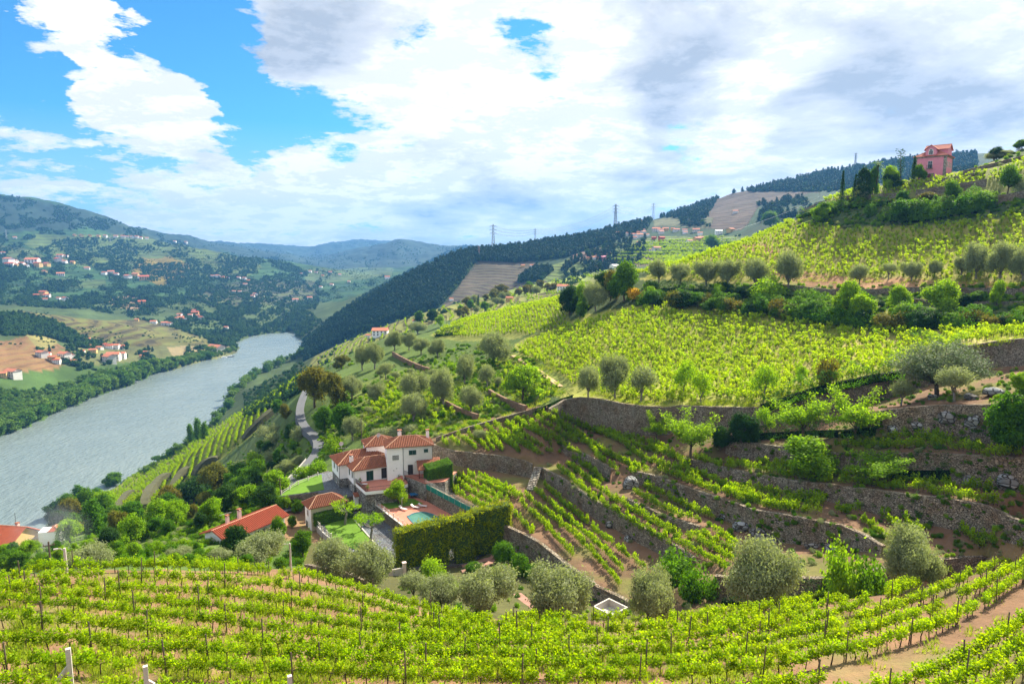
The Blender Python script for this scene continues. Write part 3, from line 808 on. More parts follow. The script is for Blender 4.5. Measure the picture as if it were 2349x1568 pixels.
hs = grid_lookup(HS, gx, gy)
inside = in_poly(gx, gy, FOOT)
hzz = np.where((dd > 9) & ~inside, hs, ht + fbm(gx/6, gy/6, 4, 91)*.10 + fbm(gx/1.7, gy/1.7, 3, 92)*.05)
tpts += list(zip(gx.tolist(), gy.tolist())); tz += hzz.tolist()
r = delaunay_2d_cdt([Vector(p) for p in tpts], tedges, [], 0, 1e-6)
vz = []
for i, src in enumerate(r[3]):
    if len(src): vz.append(tz[src[0]])
    else: vz.append(hz_tin(r[0][i].x, r[0][i].y) or 0)
TGV = np.array([(p.x, p.y, z) for p, z in zip(r[0], vz)])
TGF = np.array([f for f in r[2] if len(f) == 3], np.int32)
e = TGV[TGF]
L2 = np.max([np.hypot(*(e[:,i,:2]-e[:,(i+1)%3,:2]).T) for i in range(3)], 0)
TGF = TGF[L2 < 4.2]
c2, t2, p2 = zone_colour(TGV[:,0], TGV[:,1], TGV[:,2])
me = mesh_np('terrace_ground', TGV, TGF, M_GROUND, False, c2)
add_attr(me, 'terr', t2*0); add_attr(me, 'per', p2)
me.polygons.foreach_set('use_smooth', np.ones(len(TGF), bool))
terrace_ground = tag(link('terrace_ground', me), kind='structure')
print('ground', time.time()-T0, len(TGV))

# ------------------------------------------------------------------ height lookup on what was built
bv1 = BVHTree.FromPolygons(V.tolist(), quads.tolist())
bv2 = BVHTree.FromPolygons(TGV.tolist(), TGF.tolist())
def gz(x, y):
    best = None
    for b in (bv2, bv1):
        h = b.ray_cast(Vector((x, y, 3000)), DOWN)
        if h[0] is not None and (best is None or h[0].z > best): best = h[0].z
    return best if best is not None else 0.0
def hit(u, v, rmin=0):
    """where the sight line through (u, v) meets the ground"""
    d = Vector(ray(u, v)).normalized(); best = None
    o = Vector((0, 0, CAMZ)) + d*max(rmin, 1)
    for b in (bv2, bv1):
        h = b.ray_cast(o, d)
        if h[0] is not None and (best is None or h[3] < best[1]): best = (h[0], h[3])
    return best[0] if best else None
def hit_many(us, vs, rmin=0):
    out = []
    for u, v in zip(us, vs):
        p = hit(u, v, rmin); out.append(p)
    return out
print('bvh', time.time()-T0)

# ------------------------------------------------------------------ river
m, t, b = material('river_water')
P = coord(t, 'world')
b.inputs['Roughness'].default_value = .2
t.set(b.inputs['Base Color'], t.ramp(t.noise(P, .006, 3, .5), [(.35, (.14,.18,.18)), (.65, (.18,.22,.21))]))
b.inputs['IOR'].default_value = 1.33
b.inputs['Specular IOR Level'].default_value = .5
mp = t.new('ShaderNodeMapping'); t.l.new(P, mp.inputs[0]); mp.inputs['Rotation'].default_value = (0, 0, .5); mp.inputs['Scale'].default_value = (1, .35, 1)
h = t.math('ADD', t.noise(mp.outputs[0], .35, 4, .6), t.math('MULTIPLY', t.noise(P, .05, 3, .6), 1.5))
t.set(b.inputs['Normal'], t.bump(h, .8, 1.6))
M_WATER = m
wb = MB(); wb.add([(-2600,150,0),(300,150,0),(300,2600,0),(-2600,2600,0)], [(0,1,2,3)])
tag(wb.build('river_water', M_WATER), kind='structure')
# ------------------------------------------------------------------ foliage meshes
def leaves_mesh(name, C, N, ln, wd_, tint, mat, rng, fold=0.0):
    """one rhombic leaf per row of C, facing N"""
    n = len(C)
    N = N/np.maximum(np.linalg.norm(N, axis=1, keepdims=True), 1e-6)
    A = rng.normal(size=(n,3)); A -= N*np.sum(A*N, 1, keepdims=True); A /= np.maximum(np.linalg.norm(A, axis=1, keepdims=True), 1e-6)
    B = np.cross(N, A)
    L = (ln*rng.uniform(.7,1.3,(n,1)))/2; W = (wd_*rng.uniform(.7,1.3,(n,1)))/2
    V = np.empty((n,4,3)); V[:,0] = C-A*L; V[:,1] = C+B*W+A*L*.15; V[:,2] = C+A*L; V[:,3] = C-B*W+A*L*.15
    F = np.arange(n*4).reshape(n,4)
    cols = np.repeat(np.clip(tint, .2, 2)[:,None,:] if tint.ndim == 2 else np.repeat(np.clip(tint,.2,2)[:,None,None], 3, 2), 4, 1).reshape(-1,3)
    return mesh_np(name, V.reshape(-1,3), F, mat, False, cols)
def crown_pts(lobes, ncl, per, cr, rng, shell=.6, up=.35, flat=1.0, droop=0.0):
    lob = np.array(lobes, float)
    wgt = (lob[:,3]*lob[:,4]+lob[:,4]*lob[:,5]+lob[:,3]*lob[:,5]); wgt /= wgt.sum()
    li = rng.choice(len(lob), ncl, p=wgt)
    d = rng.normal(size=(ncl,3)); d /= np.linalg.norm(d, axis=1, keepdims=True)
    r = shell+(1.05-shell)*rng.random((ncl,1))**.7
    c = lob[li,:3]+d*lob[li,3:]*r
    # leave out clumps buried deep inside another lobe
    keep = np.ones(ncl, bool)
    for L in lob:
        q = np.linalg.norm((c-L[:3])/L[3:], axis=1); keep &= q > .55
    c = c[keep]; d = d[keep]; m = len(c)
    ci = np.repeat(np.arange(m), per)
    off = rng.normal(size=(m*per,3))*cr*np.array((1,1,flat))*.5
    C = c[ci]+off
    if droop: C[:,2] -= droop*rng.random(m*per)
    N = d[ci]*.8+rng.normal(size=(m*per,3))*.75; N[:,2] += up
    tint = (rng.uniform(.72,1.22,m)[ci])*rng.uniform(.8,1.2,m*per)
    return C, N, tint
def limb(mb, a, b, r0, r1, rng, seg=4, wob=.12, n=6):
    a, b = Vector(a), Vector(b); L = (b-a).length; pts = []
    for i in range(seg+1):
        t_ = i/seg; p = a.lerp(b, t_)
        if 0 < i < seg: p += Vector(rng.normal(size=3))*L*wob*.5
        pts.append(p)
    mb.tube(pts, [r0+(r1-r0)*i/seg for i in range(seg+1)], n)
PLANTS = {}
def plant(kind, seed):
    key = (kind, seed)
    if key in PLANTS: return PLANTS[key]
    rng = np.random.default_rng(abs(hash_s(kind))+seed*101)
    tb = MB(); tr_mat = M_BARK
    if kind == 'olive':                      # 6.5 m wide, 5.2 m high
        nl = 8; lobes = []
        tr_mat = M_BARKG
        for i in range(nl):
            a = 2*pi*i/nl+rng.uniform(-.4,.4); rr = rng.uniform(1.2,2.4)
            lobes.append((cos(a)*rr, sin(a)*rr, rng.uniform(2.0,4.1), rng.uniform(.8,1.4), rng.uniform(.8,1.4), rng.uniform(.7,1.2)))
        lobes += [(rng.uniform(-.5,.5),rng.uniform(-.5,.5),4.2,1.3,1.2,1.0), (rng.uniform(-.8,.8), rng.uniform(-.8,.8), 3.0, 1.7,1.7,1.3)]
        C, N, tint = crown_pts(lobes, 680, 26, .6, rng, .5, .3)
        C[:,2] = np.maximum(C[:,2], .9+rng.random(len(C))*.4)
        cm = leaves_mesh('foliage', C, N, .30, .105, tint, M_OLIVE, rng)
        limb(tb, (0,0,-.3), (.1,0,1.1), .26, .2, rng, 3, .1, 8)
        for L in lobes: limb(tb, (.1,0,1.0), (L[0]*.8,L[1]*.8,L[2]), .12, .03, rng)
    elif kind == 'olive_sparse':             # young or open olive, 4.5 m
        tr_mat = M_BARKG
        lobes = [(cos(a)*1.0, sin(a)*1.0, rng.uniform(2.3,3.4), .9,.9,.8) for a in np.arange(5)*1.26+rng.uniform(0,1)]+[(0,0,3.5,1.1,1.1,.8)]
        C, N, tint = crown_pts(lobes, 260, 18, .5, rng, .5, .3)
        cm = leaves_mesh('foliage', C, N, .28, .10, tint, M_OLIVE, rng)
        limb(tb, (0,0,-.3), (0,0,1.3), .17, .12, rng, 3)
        for L in lobes: limb(tb, (0,0,1.2), (L[0],L[1],L[2]), .08, .025, rng)
    elif kind in ('broad', 'dark', 'rust', 'light'):    # 7 m high round crown
        mt = {'broad': M_BROAD, 'dark': M_DARK, 'rust': M_RUST, 'light': M_LIGHT}[kind]
        nl = 11; lobes = []
        for i in range(nl):
            a = 2*pi*i/nl*1.6+rng.uniform(-.4,.4); rr = rng.uniform(.8,2.5)
            lobes.append((cos(a)*rr, sin(a)*rr, rng.uniform(1.8,5.4), *(rng.uniform(.8,1.5,2)), rng.uniform(.6,1.2)))
        lobes += [(0,0,5.4,1.6,1.6,1.2)]
        C, N, tint = crown_pts(lobes, 470, 22, .62, rng, .6, .45)
        cm = leaves_mesh('foliage', C, N, .34, .24, tint, mt, rng)
        limb(tb, (0,0,-.4), (.1,.1,2.2), .24, .17, rng, 3, .08, 8)
        for L in lobes: limb(tb, (.1,.1,1.8), (L[0]*.8,L[1]*.8,L[2]), .11, .03, rng)
    elif kind == 'airy':                     # light see-through young tree, 5 m, visible limbs
        lobes = [(cos(a)*1.2, sin(a)*1.2, rng.uniform(2.3,4.2), 1.0,1.0,.8) for a in np.arange(6)*1.05+rng.uniform(0,1)]+[(0,0,4.3,1.1,1.1,.8)]
        C, N, tint = crown_pts(lobes, 210, 13, .55, rng, .35, .4)
        cm = leaves_mesh('foliage', C, N, .26, .19, tint, M_LIGHT, rng)
        tr_mat = M_BARKG
        limb(tb, (0,0,-.3), (0,0,1.6), .13, .09, rng, 3)
        for L in lobes: limb(tb, (0,0,1.4), (L[0],L[1],L[2]+.3), .06, .015, rng)
    elif kind == 'cherry':                   # spreading layered boughs, 5 m
        tr_mat = M_BARK; Cs, Ns, Ts = [], [], []
        limb(tb, (0,0,-.3), (0,0,1.5), .2, .15, rng, 3)
        for k in range(15):
            a = k*2.4+rng.uniform(-.3,.3); L = rng.uniform(2.0,3.4); z1 = rng.uniform(2.0,5.0)
            e = Vector((cos(a)*L, sin(a)*L, z1)); s0 = Vector((0,0,1.2+rng.uniform(0,.8)))
            limb(tb, s0, e, .07, .015, rng, 4, .06, 5)
            for j in range(9):
                q = s0.lerp(e, .35+.68*j/8); c = np.array(q)+rng.normal(size=(34,3))*np.array((.42,.42,.16)); 
                Cs.append(c); n_ = rng.normal(size=(34,3))*.5; n_[:,2] += 1; Ns.append(n_); Ts.append(rng.uniform(.8,1.15)*rng.uniform(.8,1.2,34))
        cm = leaves_mesh('foliage', np.concatenate(Cs), np.concatenate(Ns), .30, .17, np.concatenate(Ts), M_LIGHT, rng)
    elif kind in ('bush', 'bush_light', 'bush_grey', 'bush_rust', 'broom'):    # 2.4 m bush
        mt = {'bush': M_BROAD, 'bush_light': M_LIGHT, 'bush_grey': M_OLIVE, 'bush_rust': M_RUST, 'broom': M_BROOM}[kind]
        lobes = [(rng.uniform(-1,1), rng.uniform(-1,1), rng.uniform(.5,1.5), *(rng.uniform(.6,1.0,2)), rng.uniform(.6,.9)) for _ in range(6)]
        C, N, tint = crown_pts(lobes, 190, 16, .42, rng, .55, .5)
        C[:,2] = np.maximum(C[:,2], rng.random(len(C))*.3)
        cm = leaves_mesh('foliage', C, N, .24, .15 if kind != 'bush_grey' else .08, tint, mt, rng)
        for L in lobes: limb(tb, (0,0,-.3), (L[0],L[1],L[2]), .05, .015, rng, 3)
    elif kind == 'ball':                     # clipped round shrub
        C, N, tint = crown_pts([(0,0,1.1,1.25,1.25,1.15)], 230, 16, .3, rng, .82, .2)
        cm = leaves_mesh('foliage', C, N, .2, .13, tint, M_BROAD, rng)
        limb(tb, (0,0,-.3), (0,0,1.2), .09, .05, rng, 3)
    elif kind == 'conifer':                  # 9 m dark fir
        Cs, Ns, Ts = [], [], []
        limb(tb, (0,0,-.3), (0,0,8.8), .18, .03, rng, 6, .01)
        for k in range(120):
            z = .9+8*(k/120)**.9; rad = (9.1-z)*.28*rng.uniform(.7,1.15); a = k*2.4
            m_ = 34; tt = rng.random(m_)**.7
            c = np.stack([np.cos(a)*rad*tt, np.sin(a)*rad*tt, z-rad*.25*tt], 1)+rng.normal(size=(m_,3))*.14
            Cs.append(c); n_ = rng.normal(size=(m_,3))*.6; n_[:,2] += .6; Ns.append(n_); Ts.append(rng.uniform(.7,1.2)*np.ones(m_))
        cm = leaves_mesh('foliage', np.concatenate(Cs), np.concatenate(Ns), .34, .12, np.concatenate(Ts), M_DARK, rng)
    elif kind == 'araucaria':                # tall thin open conifer
        Cs, Ns, Ts = [], [], []
        limb(tb, (0,0,-.3), (0,0,13), .2, .05, rng, 6, .01)
        for k in range(46):
            z = 5+8*(k/46); rad = (1.1+ (z-5)*.13)*rng.uniform(.7,1.2); a = k*2.4; m_ = 36; tt = rng.random(m_)**.6
            c = np.stack([np.cos(a)*rad*tt, np.sin(a)*rad*tt, z+rad*.2*tt], 1)+rng.normal(size=(m_,3))*.12
            Cs.append(c); Ns.append(rng.normal(size=(m_,3))); Ts.append(np.ones(m_)*rng.uniform(.7,1.2))
        cm = leaves_mesh('foliage', np.concatenate(Cs), np.concatenate(Ns), .3, .12, np.concatenate(Ts), M_DARK, rng)
    elif kind == 'cypress':
        C, N, tint = crown_pts([(0,0,2.6,.75,.75,2.6)], 260, 16, .3, rng, .8, .2)
        cm = leaves_mesh('foliage', C, N, .26, .12, tint, M_DARK, rng); limb(tb, (0,0,-.3), (0,0,2.5), .1, .05, rng, 3)
    elif kind == 'feathery':                 # wide umbrella of grey-green feathery boughs (the big tree on the wall), 10 m wide
        Cs, Ns, Ts = [], [], []
        limb(tb, (0,0,-.4), (.3,0,1.4), .3, .22, rng, 3, .1, 8)
        for k in range(46):
            a = k*2.4+rng.uniform(-.2,.2); q0 = (k/46)**.5; L = .8+4.6*q0; e = Vector((cos(a)*L*1.15, sin(a)*L*.85, 5.4-q0**2*2.9+rng.uniform(-.2,.3)))
            s0 = Vector((cos(a)*.4, sin(a)*.4, 1.2+rng.uniform(0,.6)))
            limb(tb, s0, e, .08, .02, rng, 4, .05, 5)
            for j in range(9):
                q = s0.lerp(e, .35+.72*j/8); m_ = 44; c = np.array(q)+rng.normal(size=(m_,3))*np.array((.5,.5,.22))
                Cs.append(c); n_ = rng.normal(size=(m_,3))*.45; n_[:,2] += 1; Ns.append(n_); Ts.append(rng.uniform(.75,1.2)*np.ones(m_))
        cm = leaves_mesh('foliage', np.concatenate(Cs), np.concatenate(Ns), .30, .11, np.concatenate(Ts), M_FEATHER, rng)
    elif kind == 'palm':
        limb(tb, (0,0,-.3), (0,0,6.2), .34, .3, rng, 5, .01, 8); Cs, Ns, Ts = [], [], []
        for k in range(38):
            a = k*2.4; el = rng.uniform(-.3,1.2); L = rng.uniform(2.3,3.0)
            for j in range(16):
                s_ = j/15; p = np.array((cos(a)*cos(el)*L*s_, sin(a)*cos(el)*L*s_, 6.3+sin(el)*L*s_-1.3*s_**2.2))
                for sd_ in (-1,1):
                    Cs.append([p+np.array((-sin(a),cos(a),-.25))*sd_*.2*(1.15-s_*.6)]); Ns.append([np.array((cos(a)*.3,sin(a)*.3,1.0+rng.normal()*.3))]); Ts.append([rng.uniform(.8,1.2)])
        cm = leaves_mesh('foliage', np.concatenate(Cs), np.concatenate(Ns), .5, .09, np.concatenate(Ts), M_BROAD, rng)
    elif kind == 'poplar':
        C, N, tint = crown_pts([(0,0,3.2,1.2,1.2,2.2),(0,0,6,1.1,1.1,2.3),(.2,0,8,.7,.7,1.6)], 260, 14, .6, rng, .6, .3)
        cm = leaves_mesh('foliage', C, N, .4, .28, tint, M_BROAD, rng); limb(tb, (0,0,-.4), (0,0,7), .2, .06, rng, 4)
    elif kind == 'pollard':                  # pollarded lawn tree: stout trunk, candelabra of arms with leaf tufts
        tr_mat = M_BARKG; Cs, Ns, Ts = [], [], []
        limb(tb, (0,0,-.1), (.1,0,2.3), .2, .16, rng, 4, .04, 8)
        for k in range(8):
            a = k*.785+rng.uniform(-.2,.2); L = rng.uniform(1.2,1.9); e = Vector((cos(a)*L, sin(a)*L, 3.2+rng.uniform(-.2,.7)))
            m1 = Vector((cos(a)*L*.6, sin(a)*L*.6, 2.7)); limb(tb, (.1,0,2.2), m1, .1, .07, rng, 2, .1); limb(tb, m1, e, .07, .045, rng, 2, .1)
            for j in range(5):
                c = np.array(e)+rng.normal(size=(1,3))*.3+rng.normal(size=(26,3))*.2
                Cs.append(c); n_ = rng.normal(size=(26,3)); n_[:,2] += .6; Ns.append(n_); Ts.append(np.ones(26)*rng.uniform(.8,1.2))
        cm = leaves_mesh('foliage', np.concatenate(Cs), np.concatenate(Ns), .22, .15, np.concatenate(Ts), M_LIGHT, rng)
    elif kind in ('vine', 'vine_far'):       # one trellised vine, 1.3 m of row along X
        rngn = 330 if kind == 'vine' else 95; ls = .135 if kind == 'vine' else .24; Cs = []
        tr_mat = M_STEM
        sh = 15 if kind == 'vine' else 9
        for k in range(sh):                  # shoots
            x = rng.uniform(-.58,.58); y = rng.normal()*.10; h = rng.uniform(.35,.95); lean = rng.normal(size=2)*.12
            m_ = rngn//sh; s_ = rng.random(m_)**.8
            Cs.append(np.stack([x+lean[0]*s_, y+lean[1]*s_, .66+h*s_], 1)+rng.normal(size=(m_,3))*np.array((.10,.11,.05)))
        C = np.concatenate(Cs); N = rng.normal(size=C.shape); N[:,2] += .5
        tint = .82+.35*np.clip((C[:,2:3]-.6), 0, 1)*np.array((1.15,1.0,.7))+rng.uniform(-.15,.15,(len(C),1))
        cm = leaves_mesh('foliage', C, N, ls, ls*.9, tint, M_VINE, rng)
        q = .06*rng.normal(size=4)
        if kind == 'vine':
            tb.tube([(0,0,-.15),(q[0],q[1],.25),(q[2],q[3],.5),(q[2]*1.5,q[3],.66)], [.045,.035,.032,.03], 5)
            tb.tube([(q[2]*1.5,q[3],.64),(.25,0,.72),(.6,.02,.70)], [.025,.018,.012], 4); tb.tube([(q[2]*1.5,q[3],.64),(-.25,0,.70),(-.55,-.02,.72)], [.025,.018,.012], 4)
        else:
            tb.tube([(0,0,-.15),(q[0],q[1],.4),(q[2],q[3],.75)], [.045,.035,.03], 4, cap=False)
    elif kind == 'vine_bush':                # free-standing staked vine of the steep slopes
        tr_mat = M_STEM; Cs = []
        for k in range(6):
            a = rng.uniform(0,6.28); h = rng.uniform(.5,.95); s_ = rng.random(15)
            Cs.append(np.stack([cos(a)*.42*s_, sin(a)*.42*s_, .5+h*s_], 1)+rng.normal(size=(15,3))*.10)
        C = np.concatenate(Cs); N = rng.normal(size=C.shape); N[:,2] += .5
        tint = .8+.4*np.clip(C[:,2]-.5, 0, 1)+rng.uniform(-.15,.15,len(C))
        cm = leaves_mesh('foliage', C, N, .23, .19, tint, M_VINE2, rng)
        tb.tube([(0,0,-.15),(.05*rng.normal(),.05*rng.normal(),.35),(.1*rng.normal(),.1*rng.normal(),.75)], [.045,.035,.03], 4, cap=False)
    elif kind == 'vine_up':                  # young upright vine of the walled terraces, 1.1 m of row along X
        tr_mat = M_STEM; Cs = []
        for k in range(7):
            x = rng.uniform(-.5,.5); y = rng.normal()*.10; h = rng.uniform(.45,1.05); s_ = rng.random(17)**1.1
            wdt = (1.1-s_)[:,None]*.11+.035
            Cs.append(np.stack([np.full(17,x), np.full(17,y), .45+h*s_], 1)+rng.normal(size=(17,3))*wdt)
        C = np.concatenate(Cs); N = rng.normal(size=C.shape); N[:,2] += .4
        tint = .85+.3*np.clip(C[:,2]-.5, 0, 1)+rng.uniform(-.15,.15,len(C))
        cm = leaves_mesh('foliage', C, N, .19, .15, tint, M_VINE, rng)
        tb.tube([(0,0,-.15),(.04,.02,.3),(.02,-.03,.6)], [.035,.03,.025], 4, cap=False)
    elif kind == 'grass':
        n = 26; C = rng.normal(size=(n,3))*np.array((.22,.22,0)); C[:,2] = .12
        N = rng.normal(size=(n,3)); N[:,2] = .1; 
        V = []; 
        cm = None
        A = rng.normal(size=(n,2))*.1; h = rng.uniform(.14,.36,n); w_ = .02
        P0 = C.copy(); P0[:,2] = -.03; d_ = rng.normal(size=(n,3)); d_[:,2] = 0; d_ /= np.linalg.norm(d_, axis=1, keepdims=True)
        tip = P0.copy(); tip[:,0] += A[:,0]; tip[:,1] += A[:,1]; tip[:,2] = h
        V = np.stack([P0-d_*w_*1.4, P0+d_*w_*1.4, tip], 1).reshape(-1,3)
        cols = np.repeat(rng.uniform(.8,1.25,(n,1,1)), 3, 1).repeat(3, 2).reshape(-1,3)
        cm = mesh_np('grass_tuft', V, np.arange(n*3).reshape(n,3), M_GRASS, False, cols)
    elif kind == 'far_round':
        C, N, tint = crown_pts([(0,0,3.2,2.6,2.6,2.2),(1.3,.4,4.4,1.8,1.8,1.6),(-1.2,-.5,4.0,1.9,1.9,1.7)], 70, 4, 1.2, rng, .7, .5)
        cm = leaves_mesh('foliage', C, N, 1.5, 1.2, tint, M_FAR, rng)
    elif kind == 'far_cone':
        C, N, tint = crown_pts([(0,0,3.5,1.7,1.7,3.0),(0,0,6.4,1.1,1.1,2.6)], 56, 4, .9, rng, .7, .4)
        cm = leaves_mesh('foliage', C, N, 1.3, 1.0, tint, M_FARDK, rng)
    elif kind == 'bank':                     # riverside willow or poplar, 11 m, middle distance
        lobes = [(rng.uniform(-2,2), rng.uniform(-2,2), rng.uniform(2,8), *(rng.uniform(1.6,2.6,2)), rng.uniform(1.5,2.2)) for _ in range(8)]
        C, N, tint = crown_pts(lobes, 170, 8, 1.0, rng, .65, .5)
        cm = leaves_mesh('foliage', C, N, .85, .7, tint, M_BANK, rng)
        limb(tb, (0,0,-.5), (0,0,5), .25, .1, rng, 3)
    tm = tb.mesh('trunk', tr_mat, True) if tb.v else None
    PLANTS[key] = (tm, cm)
    return PLANTS[key]
def hash_s(s):
    h = 7
    for ch in s: h = (h*31+ord(ch)) % 100003
    return h
M_BANK = leafmat('riverside_leaf', (.06,.15,.022), (.14,.23,.04), .35)
M_FEATHER = leafmat('feathery_leaf', (.15,.20,.10), (.16,.21,.11), .25, tcol=(1.1,1.2,.6))

SRC = {}     # kind -> list of lists of real objects usable as instance sources
def put_tree(kind, seed, loc, h=1.0, rz=None, name='tree', label=None, cat='tree', group=None, parts=True, wide=None):
    tm, cm = plant(kind, seed)
    rz = RND.uniform(0, 6.28) if rz is None else rz
    w_ = wide or h
    if parts and tm is not None:
        o = empty(name, loc, rz); o.scale = (w_*RND.uniform(.86,1.14), w_*RND.uniform(.86,1.14), h)
        o.rotation_euler[0] = RND.uniform(-.07,.07); o.rotation_euler[1] = RND.uniform(-.07,.07)
        a = link('trunk', tm, o); b = link('crown', cm, o)
        SRC.setdefault((kind, seed), [a, b])
    else:
        o = link(name, cm, None, loc, rz, (w_, w_, h)); SRC.setdefault((kind, seed), [o])
    tag(o, label, cat, group)
    return o
def scatter(name, P, rz, sc, var, sources, label=None, cat=None, tilt=None):
    """one stuff object; each point shows a copy of sources[var] (lists of real objects of the scene)"""
    P = np.asarray(P, np.float32); n = len(P)
    me = bpy.data.meshes.new(name); me.vertices.add(n); me.vertices.foreach_set('co', P.ravel())
    rv = np.zeros((n,3), np.float32); rv[:,2] = rz
    if tilt is not None: rv[:,:2] = tilt
    a = me.attributes.new('rotv', 'FLOAT_VECTOR', 'POINT'); a.data.foreach_set('vector', rv.ravel())
    s3 = np.asarray(sc, np.float32); s3 = np.repeat(s3[:,None], 3, 1) if s3.ndim == 1 else s3
    a = me.attributes.new('sclv', 'FLOAT_VECTOR', 'POINT'); a.data.foreach_set('vector', np.ascontiguousarray(s3).ravel())
    a = me.attributes.new('kindv', 'INT', 'POINT'); a.data.foreach_set('value', np.asarray(var, np.int32))
    me.update()
    o = link(name, me)
    g = bpy.data.node_groups.new(name+'_nodes', 'GeometryNodeTree')
    g.interface.new_socket('Geometry', in_out='INPUT', socket_type='NodeSocketGeometry')
    g.interface.new_socket('Geometry', in_out='OUTPUT', socket_type='NodeSocketGeometry')
    N = g.nodes; L = g.links
    gi = N.new('NodeGroupInput'); go = N.new('NodeGroupOutput'); jo = N.new('GeometryNodeJoinGeometry')
    def att(nm, ty):
        q = N.new('GeometryNodeInputNamedAttribute'); q.data_type = ty; q.inputs[0].default_value = nm; return q.outputs[0]
    ra, sa, ka = att('rotv','FLOAT_VECTOR'), att('sclv','FLOAT_VECTOR'), att('kindv','INT')
    for k, objs in enumerate(sources):
        cmp_ = N.new('FunctionNodeCompare'); cmp_.data_type = 'INT'; cmp_.operation = 'EQUAL'
        L.new(ka, cmp_.inputs[2]); cmp_.inputs[3].default_value = k
        j2 = N.new('GeometryNodeJoinGeometry')
        for ob in objs:
            oi = N.new('GeometryNodeObjectInfo'); oi.transform_space = 'ORIGINAL'; oi.inputs['As Instance'].default_value = True
            oi.inputs[0].default_value = ob
            L.new(oi.outputs['Geometry'], j2.inputs[0])
        ip = N.new('GeometryNodeInstanceOnPoints')
        L.new(gi.outputs[0], ip.inputs['Points']); L.new(cmp_.outputs[0], ip.inputs['Selection']); L.new(j2.outputs[0], ip.inputs['Instance'])
        er = N.new('FunctionNodeEulerToRotation'); L.new(ra, er.inputs[0]); L.new(er.outputs[0], ip.inputs['Rotation'])
        L.new(sa, ip.inputs['Scale']); L.new(ip.outputs[0], jo.inputs[0])
    L.new(jo.outputs[0], go.inputs[0])
    mod = o.modifiers.new('copies', 'NODES'); mod.node_group = g
    tag(o, label, cat, kind='stuff')
    return o

# ------------------------------------------------------------------ terrace walls
def wall_mesh(name, top, base, nrm, thick=.55, rise=.12, rough=.07, mat=None):
    """stone wall following two lines: a battered, uneven front face, a capped top and a back"""
    rows = []; acc = 0
    for i in range(len(top)-1):
        L = (top[i+1]-top[i]).length; n = max(1, int(L/.55))
        for k in range(n + (1 if i == len(top)-2 else 0)):
            f = k/n; rows.append((top[i].lerp(top[i+1], f), base[i].lerp(base[i+1], f), nrm[i].lerp(nrm[i+1], f).normalized(), acc+L*f))
        acc += L
    V, F = [], []; nv = 9
    for (tp_, bs, nr, s_) in rows:
        h = tp_.z-bs.z
        cap = rise + .07*(vnoise(np.array([s_*1.1]), np.array([3.3]), 5)[0]-.5)*2
        front_top = tp_ + nr*.10; 
        col = []
        for j in range(nv-2):
            f = j/(nv-3)
            p = (bs+nr*.10).lerp(front_top, f); p.z = bs.z-.35 + (h+.35+cap)*f
            d = (vnoise(np.array([s_*1.6]), np.array([p.z*2.3]), 17)[0]-.5)*2*rough*(1.0 if j else .3)
            col.append(p+nr*d)
        back = tp_-nr*thick; back.z = tp_.z+cap*.9; col.append(back)
        b2 = back.copy(); b2.z = tp_.z-.5; col.append(b2)
        V += [tuple(q) for q in col]
    for i in range(len(rows)-1):
        for j in range(nv-1):
            F.append((i*nv+j, (i+1)*nv+j, (i+1)*nv+j+1, i*nv+j+1))
    e = (len(rows)-1)*nv
    b = MB(); b.v = V; b.f = F; b.m = [0]*len(F)
    if nrm[0].cross(Vector((0,0,1))).dot(top[-1]-top[0]) > 0: b.f = [f[::-1] for f in b.f]
    b.f += [tuple(range(nv)), tuple(e+j for j in range(nv))]; b.m += [0,0]
    return b.mesh(name, mat or M_STONE, False)
WALL_LABEL = {
 'pool': 'long stone retaining wall from the pool deck down to the lowest walled terrace',
 'w2': 'curved stone wall behind the clipped hedge, left of the stone steps',
 'w2b': 'long diagonal stone wall running down from the steps to the dark leafy bush',
 'w3': 'short dark stone wall in the middle of the upper vine terraces',
 'w4': 'tall stone wall curving past the boulder to the two olives on the right',
 'w5': 'low short stone wall between the boulder and the rows below it',
 'w6': 'long stone wall crossing the right-hand terraces at mid height',
 'w7': 'rough stone and earth wall partly hung with dark ivy',
 'w8': 'rocky bank wall under the path with the two grey-trunked trees',
 'w1': 'tall two-tier stone wall under the big sunlit vineyard slope',
 'w11': 'low shaded wall behind the olives at the edge of the front vineyard',
}
for k, w in WALLS.items():
    me = wall_mesh('stone_wall', w['top'], w['base'], w['nrm'], mat=M_STONE)
    tag(link('stone_wall', me), WALL_LABEL[k], 'wall')
def free_wall(pts, h, label, thick=.45, mat=None, name='stone_wall', up=0.0, cat='wall'):
    """free-standing or bank wall on ground points"""
    P = [Vector(p) for p in pts]; top = []; nr = []
    for i, p in enumerate(P):
        d = P[min(i+1,len(P)-1)]-P[max(i-1,0)]; d.z = 0; d.normalize(); n = Vector((d.y,-d.x,0))
        if n.dot(Vector((p.x,p.y,0))) > 0: n = -n
        nr.append(n); hh = h[i] if hasattr(h,'__len__') else h
        top.append(Vector((p.x, p.y, p.z+hh)))
    me = wall_mesh(name, top, P, nr, thick, 0.0, .05, mat)
    V_ = me.vertices
    return tag(link(name, me), label, cat)
print('walls', time.time()-T0)
